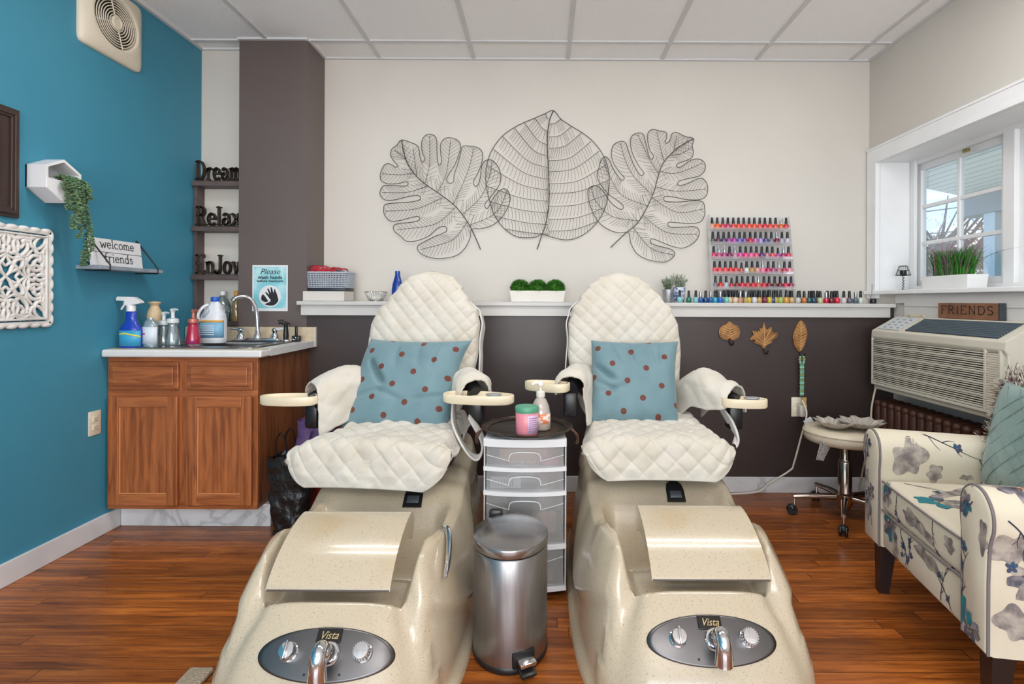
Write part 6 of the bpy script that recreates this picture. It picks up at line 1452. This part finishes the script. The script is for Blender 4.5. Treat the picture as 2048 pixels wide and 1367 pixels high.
def region(part, fn, seed, items, tag_):
    tree = bvh_of(part); rd = random.Random(seed); GG = {}
    def pr(a, b_, off):
        o, d = fn(a, b_); h = tree.ray_cast(o, d)
        return None if h[0] is None else h[0]-d*off
    def gg(m): return GG.setdefault(m.name, (G(), m))[0]
    def strip_(pts, w, m, off=.0012):
        q = [(v.x, v.y) for v in catmull(pts, k=5)]; L, R_ = [], []; n = len(q)
        for i, (a, b_) in enumerate(q):
            p0, p1 = q[max(0, i-1)], q[min(n-1, i+1)]; dx, dy = p1[0]-p0[0], p1[1]-p0[1]; ll = math.hypot(dx, dy) or 1; ww = w*(1-.75*i/n)
            l_, r_ = pr(a-dy/ll*ww, b_+dx/ll*ww, off), pr(a+dy/ll*ww, b_-dx/ll*ww, off); L.append(l_); R_.append(r_)
        g = gg(m)
        for i in range(n-1):
            if None in (L[i], L[i+1], R_[i], R_[i+1]) or (L[i]-L[i+1]).length > .03: continue
            g.add([L[i], R_[i], R_[i+1], L[i+1]], [(0, 1, 2, 3)])
    def blob(cx_, cy_, rx, ry, rot, m, off, wob=.25, nlobe=3, rings=6, n=28):
        ph = rd.uniform(0, 6); rows = []
        for j in range(rings+1):
            row = []
            for i in range(n):
                a = 2*PI*i/n; r = (j/rings)*(1+wob*math.sin(nlobe*a+ph)*.6+wob*.5*math.sin((nlobe*2+1)*a+ph*2)); x, y = rx*r*math.cos(a), ry*r*math.sin(a)
                row.append(pr(cx_+x*math.cos(rot)-y*math.sin(rot), cy_+x*math.sin(rot)+y*math.cos(rot), off))
            rows.append(row)
        g = gg(m)
        for j in range(rings):
            for i in range(n):
                q = [rows[j][i], rows[j][(i+1) % n], rows[j+1][(i+1) % n], rows[j+1][i]]
                if None in q or max((q[0]-q[2]).length, (q[1]-q[3]).length) > .035: continue
                g.add(q, [(0, 1, 2, 3)])
    def bud(x, y, s):
        for k in range(5): a = 2*PI*k/5+rd.random(); blob(x+s*.7*math.cos(a), y+s*.7*math.sin(a), s*.65, s*.42, a, inkb, .0016, .1, 2, 2, 8)
    def flower(x, y, s):
        for k in range(6):
            a = 2*PI*k/6+rd.random()*.6; blob(x+s*.62*math.cos(a), y+s*.62*math.sin(a), s*.62, s*.36, a, rd.choice([slate_, wash, slate_, teal]), .0011+.00012*k, .2, 2, 4, 16)
        for k in range(4): blob(x+rd.gauss(0, s*.14), y+rd.gauss(0, s*.14), s*.14, s*.09, rd.uniform(0, 3), rust, .0021, .2, 2, 2, 8)
        for k in range(5): a = rd.uniform(0, 6); strip_([(x, y), (x+s*.3*math.cos(a), y+s*.3*math.sin(a)), (x+s*.55*math.cos(a+.2), y+s*.55*math.sin(a+.2))], .0010, ink, .0023)
    def branch(x, y, ang, L, w):
        pts = [(x, y)]; a = ang; n = 6
        for i in range(n): a += rd.uniform(-.35, .35); x += math.cos(a)*L/n; y += math.sin(a)*L/n; pts.append((x, y))
        strip_(pts, w, ink)
        for i in range(1, n):
            if rd.random() < .85:
                s = rd.choice([-1, 1]); b0 = pts[i]; aa = ang+s*rd.uniform(.4, .8); l2 = L*rd.uniform(.14, .3)
                e = (b0[0]+math.cos(aa)*l2*.5, b0[1]+math.sin(aa)*l2*.5); f = (e[0]+math.cos(aa-s*.35)*l2*.5, e[1]+math.sin(aa-s*.35)*l2*.5); strip_([b0, e, f], w*.75, ink)
                if rd.random() < .45: bud(f[0], f[1], .009)
                if rd.random() < .5:
                    k = (e[0]+math.cos(aa+s*.5)*l2*.35, e[1]+math.sin(aa+s*.5)*l2*.35); strip_([e, k], w*.6, ink)
    for it in items:
        if it[0] == 'w': blob(it[1], it[2], it[3], it[4], it[5], wash, .0007, .34, 2, 9, 40)
        elif it[0] == 't': blob(it[1], it[2], it[3], it[4], it[5], teal, .0013, .2, 2, 4, 18)
        elif it[0] == 'f': flower(it[1], it[2], it[3])
        elif it[0] == 'b': branch(*it[1:])
        elif it[0] == 'u': bud(it[1], it[2], it[3])
    bm = bmesh.new(); bm.from_mesh(part.data)
    for k, (g, m) in GG.items():
        if m.name not in [q.name for q in part.data.materials]: part.data.materials.append(m)
        ix = [q.name for q in part.data.materials].index(m.name); vs = [bm.verts.new(v) for v in g.v]
        for f in g.f: q = bm.faces.new([vs[t] for t in f]); q.material_index = ix
    bm.to_mesh(part.data); bm.free()
dg = bpy.context.evaluated_depsgraph_get(); nd_ = bpy.data.meshes.new_from_object(cu_.evaluated_get(dg)); cu_.modifiers.clear(); cu_.data = nd_
ym, xm, zm = Vector((0, 1, 0)), Vector((1, 0, 0)), Vector((0, 0, -1))
region(ARM[1], lambda a, b_: (Vector((a, 0, b_)), ym), 1, [('w', .10, .555, .055, .07, .2), ('w', .19, .50, .03, .03, 0), ('b', .14, .645, -.45, .26, .0022), ('u', .27, .60, .013), ('b', .42, .60, -.5, .2, .002), ('w', .47, .50, .045, .03, .2), ('u', .45, .555, .011), ('b', .50, .50, 2.4, .16, .0018), ('w', .30, .49, .02, .012, 0)], 'a')
region(ARM[1], lambda a, b_: (Vector((-.3, a, b_)), xm), 2, [('w', .385, .57, .028, .045, .2), ('b', .36, .62, -1.4, .22, .0020), ('u', .345, .59, .014), ('w', .38, .44, .022, .05, .1), ('w', .36, .33, .03, .06, 0), ('b', .32, .27, 1.2, .14, .0018), ('f', .33, .40, .028)], 'b')
region(cu_, lambda a, b_: (Vector((a, b_, .9)), zm), 3, [('f', .09, .03, .058), ('w', .20, .14, .10, .03, .5), ('b', .06, .22, -1.0, .26, .0022), ('b', .26, -.02, -2.2, .2, .002), ('w', .10, -.15, .05, .03, .8), ('f', .25, -.17, .05), ('b', .36, .2, -1.6, .22, .002), ('u', .13, .13, .012), ('t', .05, .06, .018, .012, .4)], 'c')
region(cu_, lambda a, b_: (Vector((-.3, a, b_)), xm), 4, [('f', .22, .425, .036), ('t', .235, .435, .022, .030, 0), ('b', .14, .455, -1.8, .12, .002), ('w', .03, .41, .06, .024, .15), ('w', -.05, .40, .06, .02, .1), ('b', -.10, .455, -2.0, .1, .002), ('w', -.2, .42, .03, .02, 0)], 'd')
region(fr_, lambda a, b_: (Vector((-.3, a, b_)), xm), 5, [('f', .21, .315, .050), ('t', .245, .335, .022, .016, .3), ('w', .17, .245, .026, .04, .1), ('b', .13, .34, -1.75, .17, .0024), ('b', .07, .24, 1.9, .12, .002), ('w', -.06, .31, .075, .026, .2), ('b', -.14, .22, 1.8, .14, .0022), ('b', -.20, .21, 1.4, .12, .002), ('u', .11, .285, .011), ('u', .075, .25, .012)], 'e')
region(ARM[-1], lambda a, b_: (Vector((-.3, a, b_)), xm), 6, [('w', -.31, .25, .03, .04, .2), ('t', -.292, .275, .016, .042, .2), ('f', -.335, .245, .035), ('b', -.285, .43, -1.15, .2, .0022), ('b', -.29, .30, 1.5, .16, .002), ('u', -.30, .46, .012), ('u', -.285, .40, .010), ('w', -.385, .52, .02, .04, 0), ('f', -.30, .585, .03), ('b', -.34, .60, -.8, .08, .0018)], 'f')
region(ARM[-1], lambda a, b_: (Vector((a, b_, 1.0)), zm), 7, [('w', .04, -.32, .05, .035, .2), ('f', .10, -.35, .05), ('b', .02, -.30, .3, .25, .002), ('w', .25, -.33, .06, .03, 0)], 'g')
region(ARM[-1], lambda a, b_: (Vector((a, -.9, b_)), ym), 8, [('w', .05, .50, .05, .05, 0), ('b', .03, .58, -1.1, .24, .0022), ('f', .10, .42, .05), ('w', .07, .30, .05, .05, 0), ('u', .05, .45, .013), ('f', .25, .5, .05), ('b', .2, .3, 1.2, .2, .002)], 'h')
region(bpy.data.objects['backrest'], lambda a, b_: (Vector((-.3, a, b_)), xm), 9, [('w', .2, .80, .05, .05, 0), ('f', .22, .70, .05), ('f', -.1, .82, .05), ('b', .05, .7, 1.0, .2, .0022), ('w', -.2, .7, .05, .05, 0)], 'i')
# ================================================================ drawer cart between the chairs
frost = glass_mat('frosted_plastic', (232, 232, 232), gloss=.22, diff=.20, rough=.25); frostb = glass_mat('cloudy_white_shell', (230, 230, 230), gloss=.2, diff=.75, rough=.3)
wrib = mat('white_polypropylene', (224, 224, 224), .4)
KX, KY = -.065, 2.13
ca_ = empty('drawer_cart', (KX, KY+.18, 0), 'white plastic rolling cart with four see-through drawers between the spa chairs', 'drawer cart')
HWc = .158
def cartbox(x0, x1, y0, y1, z0, z1, bev=.003, g=None): return (g or G()).bb(x0, x1, y0-.18, y1-.18, z0, z1, bev)
def bowed(z0, z1, hw_, bow, depth, m, name, parent, y=-.18, nn=18):
    pts = [(-hw_+2*hw_*i/nn, y-bow*(1-(2*i/nn-1)**2)) for i in range(nn+1)]; poly = pts+[(x, y_+depth) for x, y_ in reversed(pts)]
    return G().prism(poly, z1-z0, Matrix.Translation((0, 0, z0))).build(name, m, parent, smooth=False)
for s in (-1, 1): cartbox(s*HWc-.003, s*HWc+.003, .01, .36, .045, .60).build('side_wall', frostb, ca_, smooth=False)
cartbox(-HWc, HWc, .352, .358, .045, .60).build('back_wall', frostb, ca_, smooth=False)
for i, z in enumerate((.586, .492, .398, .192, .030)):
    h = .030 if i == 0 else .015
    bowed(z, z+h, HWc+.003, .022, .02, wrib, 'shelf_rib', ca_); cartbox(-HWc, HWc, .018, .355, z+h-.006, z+h-.001, .001).build('shelf_panel', wrib if i == 0 else frostb, ca_, smooth=False)
for z0, z1 in ((.508, .584), (.414, .490), (.208, .396), (.046, .190)):
    d = bowed(z0, z1, HWc-.008, .018, .003, frost, 'drawer', ca_, y=-.172)
    cartbox(-HWc+.010, HWc-.010, .02, .335, z0, z0+.003, 0).build('drawer_bottom', frost, d, smooth=False)
    hp = [(-.062, z1-.052), (-.060, z1-.036), (-.050, z1-.022), (-.02, z1-.0175), (.02, z1-.0175), (.050, z1-.022), (.060, z1-.036), (.062, z1-.052)]
    G().tube([(x, -.196+.02*(x/.15)**2, z) for x, z in [(q.x, q.y) for q in catmull(hp, k=4)]], .0022, 6).build('drawer_handle', wrib, d)
    G().tube([(x, -.192+.018*(x/.15)**2, z1-.052+.020*(abs(x)-.062)/.09) for x in [.062+.088*i/6 for i in range(7)]], .0014, 5).build('drawer_lip', wrib, d)
    G().tube([(-x, -.192+.018*(x/.15)**2, z1-.052+.020*(abs(x)-.062)/.09) for x in [.062+.088*i/6 for i in range(7)]], .0014, 5).build('drawer_lip', wrib, d)
for x in (-.13, .13):
    for y in (-.14, .14):
        g = G(); g.cyl((x-.008, y, .018), (x+.008, y, .018), .0175, n=16); g.box((x, y, .032), (.014, .02, .014), .003); g.build('caster', darkpl, ca_)
ks = ['']; CY = KY
def item(name, label, cat, loc, parts):
    o = empty(name, loc, label, cat)
    for nme, g, m in parts: g.build(nme, m, o)
    return o
item('craft_box', 'small tan wooden tray seen through the top drawer', 'tray', (KX-.005, CY+.10, .512), [('tray_body', G().bb(-.10, .09, -.03, .03, 0, .003).bb(-.10, .09, -.033, -.03, 0, .045).bb(-.10, .09, .03, .033, 0, .045), mat('tan_craft_wood', (196, 156, 98), .7))])
for k in range(6):
    o = G().sphere((0, 0, .006), .011, 12, 8, sc=(1, 1, .5)).build('round_pad', mat('apricot_pad', (226, 186, 150), .7), loc=(KX-.055+.022*k, CY+.030+.012*(k % 2), .5115)); tag(o, 'small apricot round pad at the front of the top drawer', 'pad', 'apricot pads in the top drawer')
item('tape_roll', 'pink roll of tape at the right of the top drawer', 'tape', (KX+.10, CY+.045, .5115), [('roll', G().add(*_lathe_vf([(.034, 0), (.035, .003), (.035, .020), (.034, .022), (.02, .022)], 28)), mat('pink_tape', (206, 124, 156), .4))])
g = G()
for k in range(8): g.bb(-.052+.011*k, -.049+.011*k, -.0012, 0, .008, .036)
item('printed_packet', 'white printed packet at the left of the second drawer', 'packet', (KX-.075, CY+.018, .418), [('packet', G().bb(-.06, .058, 0, .02, 0, .042, .001), MATS['white_paper']), ('printed_lines', g, mat('grey_print', (120, 120, 124), .6))])
item('navy_pouch', 'dark navy pouch lying in the second drawer', 'pouch', (KX+.04, CY+.08, .418), [('pouch', G().box((0, 0, .016), (.13, .08, .03), .012), mat('navy_fabric', (40, 46, 62), .7, var=(60, (120, 126, 140), .6, .65)))])
item('blue_case', 'dark blue speckled case filling the third drawer', 'case', (KX+.02, CY+.20, .213), [('case', G().box((0, 0, .07), (.20, .14, .14), .012), mat('dark_blue_glitter', (40, 52, 66), .4, var=(160, (170, 184, 196), .66, .7)))])
for k, (dx, rz_) in enumerate(((-.02, .2), (.055, -.35), (.10, -.3))):
    item('nail_block', ['speckled tan buffer block, leftmost in the third drawer', 'tan buffer block in the middle of the third drawer', 'pinkish buffer block at the right of the third drawer'][k], 'buffer block', (KX+dx, CY+.07+.01*k, .212), [('block', G().box((0, 0, .075), (.055, .025, .026), .004, rot=(0, rz_, 0)).box((0, .012, .035), (.05, .03, .068), .004), mat('buffer_tan_%d' % k, ((186, 160, 128), (196, 176, 150), (196, 160, 146))[k], .8, var=(140, (120, 90, 64), .6, .7)))])
item('dark_box', 'dark brown box stored in the lowest drawer', 'box', (KX+.06, CY+.14, .050), [('box', G().bb(-.05, .05, -.09, .09, 0, .115, .002), mat('dark_box_card', (52, 42, 38), .6)), ('paper_stack', G().bb(-.062, .052, -.115, -.093, 0, .03).bb(-.06, .05, -.115, -.093, .032, .045), mat('tan_paper', (176, 150, 118), .8))])
# tray and bottles on the cart
tr_ = empty('round_tray', (-.06, 2.25, .6185), 'dark brown round metal tray with handles on top of the drawer cart', 'tray')
dk = mat('aged_bronze_tray', (52, 42, 36), .35, .5, bump=(30, .5, .004), var=(14, (84, 66, 54), .5, .7))
lathe_part('tray_dish', [(.10, 0), (.16, .004), (.182, .016), (.186, .022), (.180, .024), (.172, .016), (.150, .012), (.09, .010), (.002, .010)], dk, tr_, n=64)
G().tube([(.158*math.cos(2*PI*i/64), .158*math.sin(2*PI*i/64), .0145) for i in range(64)], .003, 6, closed=True).build('tray_ring', dk, tr_)
for s in (-1, 1): G().tube(catmull([(s*.178, -.05, .016), (s*.20, -.055, .0), (s*.205, -.04, -.035), (s*.20, -.02, -.045), (s*.205, .02, -.03), (s*.178, .03, .014)], k=5), .004, 6).build('tray_handle', MATS['brown_cast_iron'], tr_)
jr = empty('pink_jar', (-.059, 2.145, .6295), 'pink cosmetic jar with green lid standing on the round tray', 'jar')
lathe_part('jar_body', [(.040, 0), (.043, .004), (.044, .088), (.042, .090)], mat('pink_jar_plastic', (226, 140, 152), .3), jr)
lathe_part('jar_lid', [(.0445, .088), (.0455, .092), (.0455, .108), (.043, .111)], mat('green_lid', (84, 156, 124), .4), jr)
lj = label_part('jar_label', .0440, .012, .080, mat('lilac_label', (206, 178, 206), .4), jr, a0=275, a1=350)
g = G()
for k in range(7): g.grid(lambda u, v: (.0456*math.cos(math.radians(282+(55-6*(k % 3))*u)), .0456*math.sin(math.radians(282+(55-6*(k % 3))*u)), .020+.008*k+.0025*v), 8, 1)
g.build('label_print', mat('mauve_print', (150, 110, 140), .5), lj, solid=.0003)
ls_ = empty('lotion_pump_bottle', (-.006, 2.235, .6295), 'clear pump bottle with orange-flecked label and white pump on round tray', 'bottle'); ls_.scale = (1.12, 1.12, 1.12)
lathe_part('bottle_body', [(.034, 0), (.038, .004), (.037, .05), (.031, .085), (.020, .108), (.014, .114), (.014, .120)], glass_mat('clear_lotion', (240, 228, 216), gloss=.4, diff=.5), ls_)
label_part('label', .0362, .012, .060, mat('orange_floral_label', (226, 216, 210), .4, var=(70, (214, 110, 50), .5, .56)), ls_, a0=195, a1=345)
lathe_part('pump_collar', [(.015, .116), (.016, .118), (.016, .136), (.012, .138)], mat('cream_pump', (232, 226, 216), .4), ls_)
g = G(); g.add(*_lathe_vf([(.005, .136), (.005, .155), (.011, .157), (.012, .170), (.010, .173)], 14)); g.tube([(0, 0, .166), (-.018, -.008, .168), (-.032, -.014, .162)], [.006, .005, .004], 8); g.build('pump_head', MATS['cream_pump'], ls_)

# ================================================================ pedal bin
tb = empty('pedal_bin', (-.103, 1.835, 0), 'brushed stainless steel oval pedal bin on floor between the spa chairs', 'bin')
def brushed():
    m, n, l, b = nm('brushed_stainless'); tc = n.new('ShaderNodeTexCoord'); mp = n.new('ShaderNodeMapping'); mp.inputs['Scale'].default_value = (60, 60, 1.5); l.new(tc.outputs['Object'], mp.inputs[0])
    ns = n.new('ShaderNodeTexNoise'); ns.inputs['Scale'].default_value = 4; ns.inputs['Detail'].default_value = 6; l.new(mp.outputs[0], ns.inputs[0])
    l.new(ramp(n, l, ns.outputs[0], [(.3, lin((140, 138, 138))), (.7, lin((156, 154, 154)))]), b.inputs['Base Color']); b.inputs['Metallic'].default_value = .95; b.inputs['Roughness'].default_value = .30
    if 'Anisotropic' in b.inputs: b.inputs['Anisotropic'].default_value = .5
    bp = n.new('ShaderNodeBump'); bp.inputs['Strength'].default_value = .05; bp.inputs['Distance'].default_value = .0003; l.new(ns.outputs[0], bp.inputs['Height']); l.new(bp.outputs[0], b.inputs['Normal'])
    return m
bs = brushed(); RX, RY = .123, .150
def oval_part(name, prof, m, root, parent=None):
    g = G(); g.add(*_lathe_vf(prof, 72), Matrix.Diagonal((RX, RY, 1, 1))); return g.build(name, m, root, ang=40)
oval_part('bin_base', [(.99, 0), (1.012, .004), (1.012, .020), (.99, .024)], darkpl, tb)
oval_part('bin_body', [(1.0, .020), (1.0, .345), (.98, .350)], bs, tb)
oval_part('bin_rim', [(.975, .345), (.975, .358), (.95, .358)], darkpl, tb)
oval_part('bin_lid', [(1.0, .356), (1.01, .359), (1.01, .378), (1.0, .382), (.93, .386), (.6, .395), (.3, .399), (.02, .400)], mat('lid_steel', (160, 158, 158), .24, .95), tb)
G().box((-.062, .158, .372), (.05, .03, .05), .012).build('lid_hinge', darkpl, tb)
aP = math.radians(-66); pd = Vector((math.cos(aP)*RX, math.sin(aP)*RY, 0)); nrm = Vector((math.cos(aP)/RX, math.sin(aP)/RY, 0)).normalized(); tn = Vector((-nrm.y, nrm.x, 0))
Mp = Matrix(((tn.x, nrm.x, 0, pd.x), (tn.y, nrm.y, 0, pd.y), (0, 0, 1, 0), (0, 0, 0, 1)))
G().box((0, 0, 0), (.074, .02, .048), .003, rot=Mp @ Matrix.Translation((0, -.006, .046))).build('pedal_recess', darkpl, tb)
pdl = G().box((0, 0, 0), (.050, .05, .012), .003, rot=Mp @ Matrix.Translation((0, .018, .022)) @ Matrix.Rotation(-.35, 4, 'X')).build('pedal', darkpl, tb)
G().box((0, 0, 0), (.054, .040, .014), .004, rot=Mp @ Matrix.Translation((0, .018, .048)) @ Matrix.Rotation(-.15, 4, 'X')).build('pedal_plate', chrome, pdl)

# ================================================================ bags beside the cabinet
def bagf(w, d, h, seed, crump, taper=.0, open_=0):
    def f(u, v):
        th = 2*PI*u; c, s_ = math.cos(th), math.sin(th); p = 3.2; r = (abs(c)**p+abs(s_)**p)**(-1/p)
        k = 1-taper*(1-v); x, y, z = r*c*w*k, r*s_*d*k*(1-.35*v), h*v
        q = Vector((x*9+seed, y*9, z*9)); nn = noise.noise(q)*crump+noise.noise(q*2.7)*crump*.6
        return (x*(1+nn*2.2), y*(1+nn*3), z+nn*.25*(v > .05))
    return f
bb_ = empty('black_bag', (-1.235, 2.72, 0), 'crumpled black fabric tote bag slumped between cabinet and left spa chair', 'bag')
blkf = mat('black_nylon', (26, 25, 24), .38, bump=(16, 1.0, .02))
G().grid(bagf(.115, .09, .385, 2, .09, .25), 56, 44, cu=True).build('bag_body', blkf, bb_, ang=180)
for dy in (-.05, .05): G().tube(catmull([(-.05, dy, .37), (-.055, dy, .46), (-.035, dy+.01, .50), (-.01, dy, .46), (.0, dy, .36)], k=6), .006, 6, flat=.5).build('bag_handle', blkf, bb_)
rb = empty('red_bag', (-1.145, 2.955, 0), 'orange-red bag showing behind the purple pouch beside the cabinet', 'bag')
G().grid(bagf(.125, .09, .565, 7, .07, .2), 48, 44, cu=True).build('bag_body', mat('orange_red_nylon', (196, 62, 34), .5, bump=(14, .7, .01)), rb, ang=180)
pb = empty('purple_bag', (-1.128, 2.775, .395), 'purple zipped pouch with strap lying on top of the black bag', 'bag')
pu = mat('purple_nylon', (92, 66, 112), .55, bump=(14, .7, .01))
G().grid(lambda u, v: bagf(.098, .075, .15, 4, .05, .0)(u, v), 44, 30, cu=True).build('pouch_body', pu, pb, ang=180)
G().sphere((0, 0, .145), .07, 20, 10, sc=(1.25, .85, .35)).build('pouch_top', pu, pb)
G().tube([(.0, -.08, .11), (-.005, -.092, .07), (-.01, -.085, .02)], .010, 8, flat=.4).build('pouch_strap', pu, pb)
mt = G(); mt.box((0, 0, .009), (.075, .42, .016), .008); o = mt.build('floor_mat', mat('beige_shaggy_mat', (186, 168, 144), .95, bump=(120, 1, .01)), loc=(-1.045, 1.49, 0)); tag(o, 'beige fabric mat edge on floor left of the left spa chair', 'mat')
# control cable hanging from the right-hand chair's tray
cc = G().tube([p-P(1478, 812, 2.42) for p in catmull([P(1478, 812, 2.42), P(1468, 845, 2.46), P(1455, 880, 2.5), P(1450, 905, 2.5), P(1440, 915, 2.45)], k=5)], .0018, 5).build('remote_cable', blackw, loc=P(1478, 812, 2.42)-Vector((.478, 1.455, 0))); cc.parent = spaB
